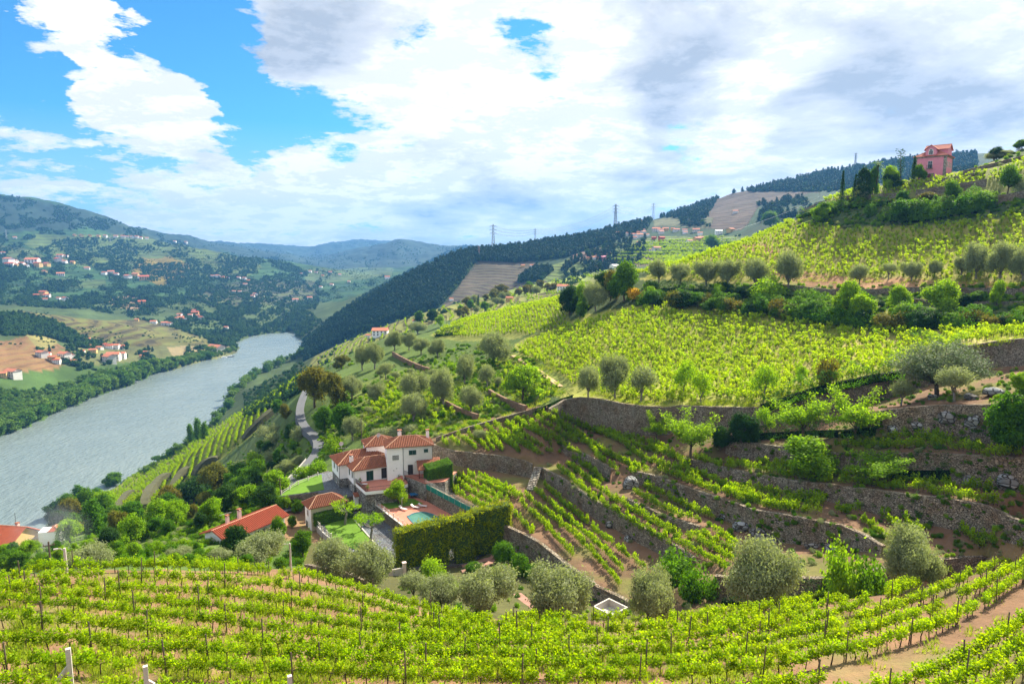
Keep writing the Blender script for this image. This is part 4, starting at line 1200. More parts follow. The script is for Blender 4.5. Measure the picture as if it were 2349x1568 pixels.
# ------------------------------------------------------------------ estate materials
M_WHITE  = simple('whitewash', (.92,.91,.90), .85, .05, 1.2, .15)
M_CREAM  = simple('cream_render', (.66,.58,.44), .85, .06, 1.2, .15)
M_PINK   = simple('pink_render', (.74,.27,.34), .85, .10, .9, .2)
M_GRANITE= make_stone('granite_quoin', (.40,.36,.30), 1.6, .03)
M_TILE   = simple('roof_tile', (.27,.10,.052), .8, .3, 2.2, .5)
M_TILE_O = simple('new_roof_tile', (.40,.095,.045), .8, .14, 1.4, .4)
M_MORTAR = simple('ridge_tile', (.56,.33,.21), .85, .15, 3, .3)
M_SHUT   = simple('green_shutter', (.012,.055,.042), .5, .12, 3)
M_DOOR   = simple('dark_door', (.035,.03,.028), .5, .1, 3)
M_FRAME  = simple('window_frame', (.70,.70,.68), .6, .05, 3)
M_IRON   = simple('black_iron', (.025,.022,.022), .5, .1, 5)
M_PIPE   = simple('rain_pipe', (.07,.08,.075), .5, .1, 5)
M_TERRA  = simple('terracotta_floor', (.50,.19,.125), .75, .12, 1.1, .25)
M_CONC   = simple('concrete', (.42,.40,.37), .9, .12, 2.5, .3)
M_CONCW  = simple('painted_concrete', (.52,.48,.43), .9, .14, 4, .4)
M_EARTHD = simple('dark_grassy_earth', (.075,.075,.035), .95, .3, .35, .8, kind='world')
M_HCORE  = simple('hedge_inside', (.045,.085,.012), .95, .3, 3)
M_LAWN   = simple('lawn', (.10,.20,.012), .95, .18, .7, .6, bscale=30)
M_SETT   = make_stone('grey_setts', (.21,.225,.25), 5.5, .06)
M_TURQ   = simple('green_screen_mesh', (.015,.20,.15), .8, .12, 1.5)
M_NET    = simple('wire_netting', (.42,.43,.40), .7, .1, 4)
M_ASPH   = simple('old_asphalt', (.10,.105,.115), .92, .12, .35, .4, kind='world')
M_WOODR  = simple('red_wood', (.16,.035,.02), .6, .15, 4)
M_BLUE   = simple('blue_cover', (.03,.16,.38), .6, .08, 4)
M_PLAS   = simple('white_plastic', (.62,.56,.55), .5, .05, 4)
m, t, b = material('window_glass'); b.inputs['Base Color'].default_value = (.03,.04,.05,1); b.inputs['Roughness'].default_value = .06; b.inputs['Specular IOR Level'].default_value = .7; M_GLASS = m
m, t, b = material('pool_water')
P = coord(t, 'world'); b.inputs['Roughness'].default_value = .03; b.inputs['IOR'].default_value = 1.33
t.set(b.inputs['Base Color'], t.ramp(t.noise(P, .3, 3, .6), [(.3, (.06,.17,.14)), (.7, (.10,.24,.19))])); b.inputs['Specular IOR Level'].default_value = .9
t.set(b.inputs['Normal'], t.bump(t.noise(P, 2.2, 3, .5), .08, .05)); M_POOL = m

class Frame:
    """local building frame: x along the front, y to the back"""
    def __init__(s, ox, oy, deg): s.o = (ox, oy); s.a = radians(deg); s.c, s.s = cos(s.a), sin(s.a)
    def w(s, x, y): return (s.o[0]+x*s.c-y*s.s, s.o[1]+x*s.s+y*s.c)
def hip_roof(parent, x0, x1, y0, y1, ze, zr, mat, ov=.45, hip=(1,1), name='roof', ribs=True, sp=.36, mortar=None, capr=.09):
    """hip or gable roof with raised tile rows and ridge caps; ridge along the longer side"""
    x0 -= ov; x1 += ov; y0 -= ov; y1 += ov
    sw = (x1-x0) < (y1-y0)
    def T(x, y, z): return (x, y, z) if not sw else (x0+(y-y0)*1.0*0+ (x if False else x), y, z)
    lx, ly = x1-x0, y1-y0
    b = MB()
    if not sw:
        i0 = ly/2 if hip[0] else 0; i1 = ly/2 if hip[1] else 0
        i0 = min(i0, lx/2-.01); i1 = min(i1, lx/2-.01)
        r0, r1 = Vector((x0+i0, (y0+y1)/2, zr)), Vector((x1-i1, (y0+y1)/2, zr))
        c = [Vector((x0,y0,ze)), Vector((x1,y0,ze)), Vector((x1,y1,ze)), Vector((x0,y1,ze))]
        faces = [(c[0],c[1],r1,r0), (c[1],c[2],r1,r1), (c[2],c[3],r0,r1), (c[3],c[0],r0,r0)]
    else:
        i0 = lx/2 if hip[0] else 0; i1 = lx/2 if hip[1] else 0
        r0, r1 = Vector(((x0+x1)/2, y0+i0, zr)), Vector(((x0+x1)/2, y1-i1, zr))
        c = [Vector((x0,y0,ze)), Vector((x1,y0,ze)), Vector((x1,y1,ze)), Vector((x0,y1,ze))]
        faces = [(c[0],c[1],r0,r0), (c[1],c[2],r1,r0), (c[2],c[3],r1,r1), (c[3],c[0],r0,r1)]
    for A, B, C_, D_ in faces:
        nrm = (B-A).cross(D_-A); 
        if nrm.length < 1e-6: continue
        nrm.normalize(); th = Vector((0,0,-.09))
        if nrm.z < 0.02: 
            continue
        pts = [A,B,C_,D_] if (C_-D_).length > 1e-4 else [A,B,C_]
        n = len(pts)
        b.add([p for p in pts]+[p+th for p in pts], [tuple(range(n)), tuple(range(2*n-1,n-1,-1))]+[(i, n+i, n+(i+1)%n, (i+1)%n) for i in range(n)])
        if ribs:
            e = (B-A); L = e.length; e.normalize(); up = nrm.cross(e).normalized()
            if up.z < 0: up = -up
            tC, tD = (C_-A).dot(e), (D_-A).dot(e); H = (D_-A).dot(up)
            k = int(L/sp)
            for i in range(k):
                t_ = (i+.5)*L/k
                if t_ < tD: s_ = H*t_/max(tD,1e-6)
                elif t_ > tC: s_ = H*(L-t_)/max(L-tC,1e-6)
                else: s_ = H
                if s_ < .15: continue
                p = A+e*t_+nrm*.03-up*.03; q = p+up*s_
                w = e*(sp*.27); hh = nrm*.12
                b.add([p-w, p+w, p+w*.4+hh, p-w*.4+hh, q-w, q+w, q+w*.4+hh, q-w*.4+hh], [(3,2,6,7),(1,5,6,2),(0,3,7,4),(0,1,2,3)])
    o = b.build(name, mat, parent)
    cb = MB(); up = Vector((0,0,.05))
    segs = [(r0, r1)]
    if not sw:
        if hip[0]: segs += [(c[0], r0), (c[3], r0)]
        if hip[1]: segs += [(c[1], r1), (c[2], r1)]
    else:
        if hip[0]: segs += [(c[0], r0), (c[1], r0)]
        if hip[1]: segs += [(c[2], r1), (c[3], r1)]
    for p, q in segs:
        if (p-q).length > .2: cb.tube([p+up, q+up], capr, 6)
    cb.build('ridge_cap', mortar or M_MORTAR, o)
    return o
def gable_fill(parent, x0, x1, y0, y1, ze, zr, mat):
    b = MB(); ym = (y0+y1)/2
    for x in (x0, x1): b.add([(x,y0,ze-.05),(x,y1,ze-.05),(x,ym,zr-.12)], [(0,1,2)])
    b.build('gable', mat, parent)
def opening(parent, kind, x, y, z, w, h, face='-y', label=None):
    """window or door on a wall: surround proud of the wall, leaf or shutters inside; face gives the outward side"""
    o = MB(); d = .05
    def bx(mb, a0, a1, z0, z1, out0, out1):
        if face == '-y': mb.box(x+a0, x+a1, y-out1, y-out0, z0, z1)
        elif face == '+y': mb.box(x+a0, x+a1, y+out0, y+out1, z0, z1)
        elif face == '-x': mb.box(x-out1, x-out0, y+a0, y+a1, z0, z1)
        else: mb.box(x+out0, x+out1, y+a0, y+a1, z0, z1)
    ft = .07
    fr = MB()
    bx(fr, -w/2-ft, -w/2, z, z+h, -.02, .06); bx(fr, w/2, w/2+ft, z, z+h, -.02, .06); bx(fr, -w/2-ft, w/2+ft, z+h, z+h+ft, -.02, .062)
    if kind != 'door': bx(fr, -w/2-ft-.03, w/2+ft+.03, z-ft, z, -.02, .09)
    par = fr.build('window' if kind != 'door' else 'door', M_FRAME if kind != 'door' else M_DOOR, parent)
    if label: par['label'] = label
    if kind == 'shut':
        for s_ in (-1, 1):
            sh = MB(); a0, a1 = (-w/2, -.01) if s_ < 0 else (.01, w/2)
            bx(sh, a0, a1, z, z+h, .0, .035)
            n = max(2, int(h/.14))
            for i in range(n): bx(sh, a0+.05, a1-.05, z+.05+i*(h-.1)/n, z+.05+(i+.55)*(h-.1)/n, .034, .05)
            sh.build('shutter', M_SHUT, par)
    elif kind == 'grid':
        g = MB(); bx(g, -w/2, w/2, z, z+h, .0, .015); g.build('pane', M_GLASS, par)
        k = MB()
        for i in range(1,5): bx(k, -w/2+i*w/5-.025, -w/2+i*w/5+.025, z, z+h, .014, .045)
        for i in range(1,4): bx(k, -w/2, w/2, z+i*h/4-.025, z+i*h/4+.025, .013, .043)
        k.build('glazing_bar', M_FRAME, par)
    elif kind == 'glass':
        for s_ in (-1, 1):
            g = MB(); a0, a1 = (-w/2, -.03) if s_ < 0 else (.03, w/2); bx(g, a0, a1, z, z+h, .0, .015); g.build('pane', M_GLASS, par)
        k = MB(); bx(k, -.03, .03, z, z+h, .0, .03); bx(k, -w/2, w/2, z+h*.6, z+h*.6+.05, .0, .028); k.build('glazing_bar', M_FRAME, par)
    else:
        g = MB(); bx(g, -w/2, w/2, z, z+h, .0, .03); bx(g, -w/2+.12, w/2-.12, z+.15, z+h*.45, .028, .045); bx(g, -w/2+.12, w/2-.12, z+h*.52, z+h-.12, .028, .045)
        lf = g.build('leaf', M_DOOR if kind == 'door' else M_SHUT, par)
        hd = MB(); bx(hd, w/2-.14, w/2-.08, z+1.0, z+1.12, .04, .09); hd.build('handle', M_IRON, par)
    return par
def chimney(parent, x, y, z0, z1, w=.6, mat=None, name='chimney'):
    b = MB(); b.box(x-w/2, x+w/2, y-w/2, y+w/2, z0, z1); o = b.build(name, mat or M_WHITE, parent)
    c = MB(); c.box(x-w/2-.1, x+w/2+.1, y-w/2-.1, y+w/2+.1, z1+.25, z1+.35)
    for sx in (-1,1):
        for sy in (-1,1): c.box(x+sx*w*.4-.05, x+sx*w*.4+.05, y+sy*w*.4-.05, y+sy*w*.4+.05, z1, z1+.26)
    c.build('chimney_cap', M_TILE, o); return o
def pipe(parent, x, y, z0, z1, r=.05):
    b = MB(); b.tube([(x,y,z0),(x,y,z1)], r, 6); b.build('drainpipe', M_PIPE, parent)
def railing(pts, h, label, post_mat=None, cat='railing', nbar=.14, name='railing', thick=.03):
    b = MB(); pts = [Vector(p) for p in pts]
    for p, q in zip(pts[:-1], pts[1:]):
        up = Vector((0,0,h)); b.bar(p+up, q+up, .05, .05); b.bar(p+Vector((0,0,.08)), q+Vector((0,0,.08)), .03, .03)
        n = max(2, int((q-p).length/nbar))
        for i in range(n+1):
            r = p.lerp(q, i/n); b.bar(r, r+up, .05 if i in (0, n) else .016)
    return tag(b.build(name, post_mat or M_IRON), label, cat)
def platform(name, poly, z0, z1, side, top, label=None, cat=None, kind=None, ovh=.0):
    b = MB(); b.prism(poly, z0, z1-.12, 0)
    o = b.build(name, side)
    if label: tag(o, label, cat)
    if kind: tag(o, kind=kind)
    c = MB(); c.prism(poly, z1-.12, z1, 0); s_ = c.build('paving', top, o)
    return o

# ------------------------------------------------------------------ ground platforms of the estate
def Z4(x, y, z): return PZ(673.6+.2206*x, 975.9+.2206*y, z)
def P4(L, z): return [tuple(Z4(x, y, z).xy) for x, y in L]
DRIVE = P4([(242,1040),(300,1120),(392,1185),(560,1300),(800,1345),(960,1405),(1060,1500)], 128)+[(-18.5,105.6),(-9,108.2),(-3,110.2),(-6,118),(-16,123),(-24,131.5),(-29,133.5),(-36,128.5)]
platform('estate_terrace', DRIVE, 124.5, 128.0, M_STONE, M_SETT, kind='structure')
DECKZ = 130.05
DECK = [(-28.3,131.9),(-25.6,135.2),(-20.5,136.2),(-17.4,133.9),(-13.5,128.2),(-10.0,122.6),(-9.2,117.2),(-18.6,117.6)]
dk = platform('pool_deck', DECK, 127.5, DECKZ, M_STONE, M_TERRA, 'raised terracotta pool deck on a stone base in front of the white house', 'terrace')
cop = MB()
for p, q in zip([DECK[7]]+DECK[:2], DECK[:3]): cop.bar((*p, DECKZ+.04), (*q, DECKZ+.04), .35, .10)
cop.build('coping', M_CONCW, dk)
# lawn patch and pool on the deck
lw = MB(); lw.prism([(-27.0,131.7),(-25.1,133.9),(-19.8,133.2),(-17.7,130.6),(-21.2,129.2),(-24.1,127.9)], DECKZ+.004, DECKZ+.06); lw.build('lawn_patch', M_LAWN, dk)
pool = []
for k in range(9): a = radians(200-k*27); pool.append((-17.3+2.1*cos(a)-.1, 124.3+1.9*sin(a)))
POOL = [(-19.9,124.2)]+pool[1:7]+[(-15.3,125.2),(-13.7,123.3),(-14.4,121.0),(-17.3,119.4),(-18.6,121.5)]
pr = empty('swimming_pool', (0,0,0)); tag(pr, 'small turquoise swimming pool with a curved edge in the terracotta deck', 'pool')
b = MB(); b.prism(POOL, DECKZ+.002, DECKZ+.02); b.build('water', M_POOL, pr)
b = MB(); n = len(POOL)
for i in range(n): b.bar((*POOL[i], DECKZ+.05), (*POOL[(i+1)%n], DECKZ+.05), .28, .08)
b.build('pool_edge', M_BLUE if False else simple('pool_rim', (.05,.16,.19), .5, .1, 4), pr)
# upper terrace beside the house (t1) and patio of the tall wing (p2)
T1 = [(-32.0,134.9),(-28.9,129.7),(-23.3,131.5),(-21.3,134.4),(-22.2,137.8),(-25.2,137.6),(-29,136.6)]
t1 = platform('house_terrace', T1, 127.9, 132.9, M_STONE_H, M_TERRA, 'red tiled terrace raised on a stone base along the front of the white house', 'terrace')
b = MB()
for p, q in zip(T1[0:3], T1[1:4]):
    b.bar((*p, 132.55), (*q, 132.55), .12, .62)
b.build('parapet_band', M_WHITE, t1)
P2Z = 133.75
P2 = [(-22.6,137.3),(-17.5,132.2),(-13.6,133.4),(-11.6,139.6),(-16.5,140),(-22,139)]
platform('upper_patio', P2, 129.0, P2Z, M_STONE_H, M_TERRA, 'terracotta patio between the tall wing of the house and the clipped hedge', 'terrace')
YARD = [(-47.5,133.6),(-41.0,136.2),(-38.2,134.6),(-36.5,132.2),(-33.9,133.0),(-31.5,134.8),(-35,146),(-42,150),(-47,143)]
platform('side_yard', YARD, 124.5, 130.45, M_STONE, M_SETT, 'stone-walled yard beside the ground floor of the white house', 'terrace')
b = MB(); b.prism([(-47.3,133.8),(-41.2,136.4),(-39.3,137.6),(-41.2,143),(-42.6,147.5),(-46.6,142.9)], 130.454, 130.52); tag(b.build('lawn_strip', M_LAWN), 'narrow sloping strip of lawn above the stone wall left of the house', 'lawn')
# garden lawn with the pollarded trees
LAWN = P4([(322,1042),(420,990),(600,935),(640,985),(700,1060),(860,1250),(905,1330),(640,1290),(400,1180)], 128)
b = MB(); b.prism(LAWN, 128.004, 128.07); tag(b.build('garden_lawn', M_LAWN), 'bright green lawn with pollarded trees beside the grey driveway', 'lawn')
b = MB(); L_ = P4([(632,985),(700,1062),(790,1165),(862,1255),(910,1335)], 128)
for p, q in zip(L_[:-1], L_[1:]): b.bar((*p,128.1), (*q,128.1), .22, .18)
tag(b.build('lawn_kerb', M_CONCW), 'pale stone kerb between the bright lawn and the driveway', 'kerb')
# curved parapet at the left end of the lawn with posts
cw = [Z4(x, y, 128) for x, y in [(245,1040),(300,1110),(345,1150),(392,1185)]]
b = MB()
for p, q in zip(cw[:-1], cw[1:]): b.bar(p+Vector((0,0,-1)), q+Vector((0,0,-1)), .3, 2.4)
pw = tag(b.build('garden_parapet', M_CONC), 'curved grey parapet at the left end of the bright lawn', 'wall')
def posts_rail(pts, h, label, every=2.2, cat='fence'):
    o = empty('post_fence', tuple(pts[0])); L = Vector(pts[0]); tag(o, label, cat)
    for p, q in zip(pts[:-1], pts[1:]):
        p, q = Vector(p)-L, Vector(q)-L; n = max(1, round((q-p).length/every))
        for i in range(n+1 if q+L == Vector(pts[-1]) else n):
            r = p.lerp(q, i/n); b = MB(); b.box(r.x-.08, r.x+.08, r.y-.08, r.y+.08, r.z, r.z+h); b.box(r.x-.1, r.x+.1, r.y-.1, r.y+.1, r.z+h, r.z+h+.05); b.build('post', M_CONCW, o)
        b = MB()
        for f in (.45, .85): b.bar(p+Vector((0,0,h*f)), q+Vector((0,0,h*f)), .04)
        b.build('rail', M_CONCW, o)
    return o
posts_rail([Vector(p)+Vector((0,0,.3)) for p in cw], .9, 'white posts and rails on the curved parapet of the lawn')
posts_rail([(-28.2,131.7,DECKZ+.08),(-23.5,124.8,DECKZ+.08),(-18.8,117.9,DECKZ+.08)], .9, 'white post fence along the driveway side of the pool deck', 2.3)
posts_rail([(-28.1,131.9,DECKZ+.08),(-25.4,134.9,DECKZ+.08)], .9, 'short white post fence at the back corner of the pool deck', 2.3)
posts_rail([(-47.2,134.4,130.5),(-45.6,140.4,130.5),(-43.0,146.0,130.5)], .9, 'white post fence between the lawn strip and the lane', 3.6)

# ------------------------------------------------------------------ main white house
FH = Frame(-32.3, 134.7, 28)
house = empty('white_house', (FH.o[0], FH.o[1], 0), FH.a)
tag(house, 'large white house with terracotta hip roofs, dark green shutters and a stone ground floor', 'house')
EV = 135.6
w = MB(); w.box(0, 8.2, 0, 6.0, 132.45, EV); w.box(-1.7, 7.5, 5.2, 11.8, 132.45, EV); w.build('wall', M_WHITE, house)
w = MB(); w.box(.03, 8.1, .05, 5.9, 128.0, 132.47); w.box(-1.66, 7.5, 5.25, 11.7, 128.0, 132.47); w.build('stone_base', M_STONE_H, house)
hip_roof(house, -1.7, 9.2, 5.0, 11.8, EV, EV+1.75, M_TILE)
hip_roof(house, 0, 9.6, 0, 6.4, EV-.02, EV+1.45, M_TILE)
chimney(house, .7, 4.4, EV-.3, EV+1.7, .7)
chimney(house, 5.0, 9.5, EV+1.0, EV+2.3, .5)
opening(house, 'shut', 3.3, 0, 132.95, 1.45, 2.05, label='wide green shuttered garden door')
opening(house, 'door', 6.3, 0, 132.95, .95, 2.15)
opening(house, 'shut', 0, 1.2, 133.7, .85, 1.25, '-x'); opening(house, 'shut', 0, 3.4, 133.7, .85, 1.25, '-x')
opening(house, 'shut', -1.7, 6.8, 133.7, .8, 1.2, '-x'); opening(house, 'shut', -1.7, 9.4, 133.7, .8, 1.2, '-x')
opening(house, 'leafdoor', 0+.03, 2.6, 130.75, .7, .9, '-x'); opening(house, 'leafdoor', -1.66, 8.2, 130.9, .7, .9, '-x')
pipe(house, -.06, -.06, 130.5, EV-.1); pipe(house, -1.76, 5.14, 130.5, EV-.1)
# tall wing
FT = Frame(-25.75, 136.25, 15)
tower = empty('tall_wing', (0,0,0)); tower.name = 'tall_wing'
tower.location = (FT.o[0], FT.o[1], 0); tower.rotation_euler = (0,0,FT.a)
tag(tower, 'tall white two-storey house wing with a hip roof beside the patio', 'house wing')
ET = 139.85
w = MB(); w.box(0, 9.3, 0, 5.8, 130.0, ET); w.box(3.35, 9.3, .0, 5.9, 130.0, ET-.02); w.build('wall', M_WHITE, tower)
hip_roof(tower, 0, 9.3, 0, 5.8, ET, ET+1.5, M_TILE, .4)
chimney(tower, 3.1, 4.6, ET+.3, ET+2.1, .75); chimney(tower, 9.0, 4.2, ET+.1, ET+1.9, .6)
opening(tower, 'grid', 1.75, 0, 137.2, 1.25, .95)
opening(tower, 'shut', 5.25, 0, 138.0, 1.5, 1.0); opening(tower, 'shut', 8.05, 0, 138.3, .85, .75)
opening(tower, 'door', 4.75, 0, 133.8, .9, 2.05); opening(tower, 'shut', 7.0, 0, 134.8, 1.1, .95)
opening(tower, 'shut', 0, 1.6, 137.0, .6, 1.2, '-x')
pipe(tower, 3.3, -.06, 133.8, ET-.1); pipe(tower, 9.35, -.06, 133.8, ET-.1)
for xx, zz in ((1.3,134.9),(5.8,136.4),(1.9,135.3)):
    b = MB(); b.box(xx-.12, xx+.12, -.1, 0.0, zz, zz+.14); b.build('wall_lamp', M_CONC, tower)
# rear block behind
FB = Frame(-31.5, 143.5, 20)
rb_ = empty('rear_block', (FB.o[0], FB.o[1], 0), FB.a); tag(rb_, 'low back block of the white house with its small tiled roof', 'house wing')
w = MB(); w.box(0, 6.2, 0, 5.2, 129, 138.0); w.build('wall', M_WHITE, rb_); hip_roof(rb_, 0, 6.2, 0, 5.2, 138.0, 139.6, M_TILE, .4)
# steps between the two terraces
st_ = MB()
for i in range(6): st_.box(0, 1.3, i*.32, (i+1)*.32+.02 if i < 5 else 2.1, 132.9-.0, 132.9+(i+1)*.145)
s_o = st_.build('patio_steps', M_TERRA, None, loc=(-24.9,136.35,0), rz=radians(15-90)); s_o.location = (-24.9, 137.35-.75, 0); s_o.rotation_euler = (0,0,radians(-72))
tag(s_o, 'short flight of red steps from the house terrace up to the patio', 'steps')
# patio shelter on red posts
FS = Frame(-19.0, 134.9, 12)
sh = empty('patio_shelter', (FS.o[0], FS.o[1], 0), FS.a); tag(sh, 'tiled lean-to shelter on dark red posts on the patio beside the clipped hedge', 'shelter')
b = MB(); A = [(-.3,-.4,135.7),(4.6,-.4,135.9),(4.6,3.8,136.9),(-.3,3.8,136.9)]
b.add(A+[(x,y,z-.1) for x,y,z in A], [(0,1,2,3),(7,6,5,4),(0,4,5,1),(1,5,6,2),(2,6,7,3),(3,7,4,0)])
for i in range(16):
    x = -.2+i*.31; b.bar((x,-.4,135.75+.04), (x,3.8,136.95), .14, .07)
b.build('roof', M_TILE, sh)
for x, y in ((0,0),(2.2,0),(4.3,0),(0,3.4)):
    b = MB(); b.box(x-.09, x+.09, y-.09, y+.09, P2Z, 135.7+.2*(y>1)*4); b.build('post', M_WOODR, sh)
railing([(-22.5,137.2,P2Z),(-17.55,132.3,P2Z)], 1.0, 'black iron railing along the edge of the patio')
railing([(-22.2,137.8,P2Z),(-20.6,138.3,P2Z),(-19.2,138.1,P2Z)], 1.0, 'short dark railing in front of the tall wing door')
railing([(-32.0,134.7,132.92),(-28.95,129.85,132.92)], .95, 'dark railing on the left side of the red terrace', nbar=.09)
railing([(-28.8,129.8,132.92),(-23.5,131.5,132.92)], .8, 'thin railing along the front edge of the red terrace', nbar=.3)
railing([(-22.8,131.9,132.92),(-21.5,134.2,132.92)], .8, 'short railing at the right end of the red terrace', nbar=.3)
# porch canopy over the lower door
FP = Frame(-31.9, 132.7, 28)
pc = empty('porch_canopy', (FP.o[0], FP.o[1], 0), FP.a); tag(pc, 'little tiled canopy over the lower house door beside the driveway', 'canopy')
b = MB(); b.add([(0,-.2,130.75),(2.2,-.2,130.75),(2.2,1.2,131.2),(0,1.2,131.2),(0,-.2,130.67),(2.2,-.2,130.67),(2.2,1.2,131.1),(0,1.2,131.1)], [(0,1,2,3),(7,6,5,4),(0,4,5,1),(1,5,6,2),(3,7,4,0)])
for i in range(8): b.bar((.12+i*.28,-.2,130.8), (.12+i*.28,1.2,131.25), .12, .06)
b.build('roof', M_TILE, pc)
b = MB(); b.box(.1,2.1,.2,1.2,128,130.7); b.build('wall', M_WHITE, pc); opening(pc, 'door', 1.4, .2, 128.05, .8, 2.0)
# loungers, lamps, shower and small things on the deck
def lounger(x, y, z, deg, label):
    o = empty('sun_lounger', (x,y,z), radians(deg)); tag(o, label, 'sun lounger', 'sun loungers on the pool deck')
    b = MB(); b.box(-.3,.3,-.9,.3,.28,.34); b.build('seat', M_PLAS, o)
    b = MB(); b.add([(-.3,.3,.3),(.3,.3,.3),(.3,.85,.75),(-.3,.85,.75),(-.3,.3,.24),(.3,.3,.24),(.3,.88,.70),(-.3,.88,.70)], [(0,1,2,3),(7,6,5,4),(0,4,5,1),(1,5,6,2),(2,6,7,3),(3,7,4,0)]); b.build('backrest', M_PLAS, o)
    for sx in (-.26,.26):
        for sy in (-.8,.25): b = MB(); b.box(sx-.03,sx+.03,sy-.03,sy+.03,0,.28); b.build('leg', M_PLAS, o)
lounger(-21.2,127.4,DECKZ,60,'white lounger nearest the lamp post by the pool')
lounger(-19.0,128.3,DECKZ,70,'white lounger between the other two by the pool lawn')
lounger(-17.6,128.9,DECKZ,75,'white lounger furthest from the lamp post by the pool')
lounger(-30.2,133.6-.3,132.92,100,'white lounger on the red terrace by the shuttered door')
o = empty('garden_chair', (-24.6,125.9,DECKZ), 1.0); tag(o, 'pale metal chair by the posts at the edge of the pool deck', 'chair')
b = MB(); b.box(-.22,.22,-.22,.22,.42,.46); b.build('seat', M_PLAS, o); b = MB(); b.box(-.22,.22,.2,.24,.46,.92); b.build('backrest', M_PLAS, o)
for sx in (-.2,.2):
    for sy in (-.2,.2): b = MB(); b.box(sx-.015,sx+.015,sy-.015,sy+.015,0,.42); b.build('leg', M_PLAS, o)
o = empty('deck_lamp', (-21.1,125.6,DECKZ)); tag(o, 'slim white post lamp beside the swimming pool', 'lamp')
b = MB(); b.tube([(0,0,0),(0,0,2.9)], .035, 6); b.build('pole', M_PLAS, o); b = MB(); b.tube([(0,0,2.8),(.05,0,3.05),(.3,0,3.12)], [.05,.06,.05], 6); b.build('lamp_head', M_PLAS, o)
o = empty('table_tennis_table', (-19.6,134.3,DECKZ), .3); tag(o, 'blue folding table at the foot of the patio wall', 'table')
b = MB(); b.box(-1.3,1.3,-.7,.7,.72,.78); b.build('table_top', M_BLUE, o)
for sx in (-1,1):
    for sy in (-.5,.5): b = MB(); b.box(sx-.04,sx+.04,sy-.04,sy+.04,0,.72); b.build('leg', M_IRON, o)
def potted(x, y, z, label):
    o = empty('potted_plant', (x,y,z)); tag(o, label, 'potted plant')
    b = MB(); b.tube([(0,0,0),(0,0,.42)], [.16,.24], 8); b.build('pot', M_TERRA, o)
    r = np.random.default_rng(int(abs(x*10))); C = r.normal(size=(90,3))*.2+np.array((0,0,.72)); link('foliage', leaves_mesh('foliage', C, r.normal(size=(90,3)), .2, .1, np.ones(90), M_BROAD, r), o)
potted(-23.3,136.6,132.92,'potted plant at the foot of the red steps'); potted(-28.6,130.2,132.92,'potted plant at the front corner of the red terrace'); potted(-31.0,134.6,132.92,'potted plant beside the terrace railing at the house wall')
def dish(x, y, z, rz, label):
    o = empty('satellite_dish', (x,y,z), rz); tag(o, label, 'satellite dish')
    b = MB(); b.tube([(0,0,-.6),(0,0,.5)], .03, 6); b.build('mast', M_CONC, o)
    b = MB(); n = 14; R_ = .48
    vs = [(0,-.08,.5)]+[(R_*cos(2*pi*k/n), -.2, .5+R_*sin(2*pi*k/n)) for k in range(n)]; b.add(vs, [(0,1+(k+1)%n,1+k) for k in range(n)]); b.build('dish', M_PLAS, o)
    b = MB(); b.bar((0,-.1,.1),(0,-.65,.45),.03); b.build('arm', M_CONC, o)
dish(-37.0,143.6,138.2,.4,'white satellite dish behind the lower roof of the white house'); dish(-28.6,141.9,140.6,.6,'white satellite dish left of the tall wing roof')
def aerial(x, y, z, h, rz, label):
    o = empty('roof_aerial', (x,y,z), rz); tag(o, label, 'aerial')
    b = MB(); b.tube([(0,0,-.3),(0,0,h)], .025, 5); b.build('mast', M_CONC, o)
    b = MB(); b.bar((-1.1,0,h),(1.1,0,h),.03)
    for k in range(9): b.bar((-1+k*.25,-.28,h),(-1+k*.25,.28,h),.018)
    b.build('boom', M_CONC, o)
aerial(-36.2,142.2,137.0,1.1,.3,'long comb-like television aerial on the lower tiled roof')

# annex with hip roof
FA = Frame(-38.4, 124.9, 34)
an = empty('annex', (FA.o[0], FA.o[1], 0), FA.a); tag(an, 'small cream annex with a terracotta hip roof below the main house', 'house')
w = MB(); w.box(0, 6.6, 0, 3.6, 124.9, 131.4); w.build('wall', M_CREAM, an)
w = MB(); w.box(-.03, 6.65, -.03, 3.63, 124.8, 125.9); w.build('plinth', M_TERRA, an)
w = MB(); w.box(-.012, .02, -.012, 3.612, 125.9, 131.38); w.build('side_wall', M_WHITE, an)
hip_roof(an, 0, 6.6, 0, 3.6, 131.4, 132.95, M_TILE, .55)
opening(an, 'glass', -.012, 1.9, 129.3, .8, 1.1, '-x'); opening(an, 'leafdoor', -.012, 2.6, 125.95, 1.0, 2.1, '-x')

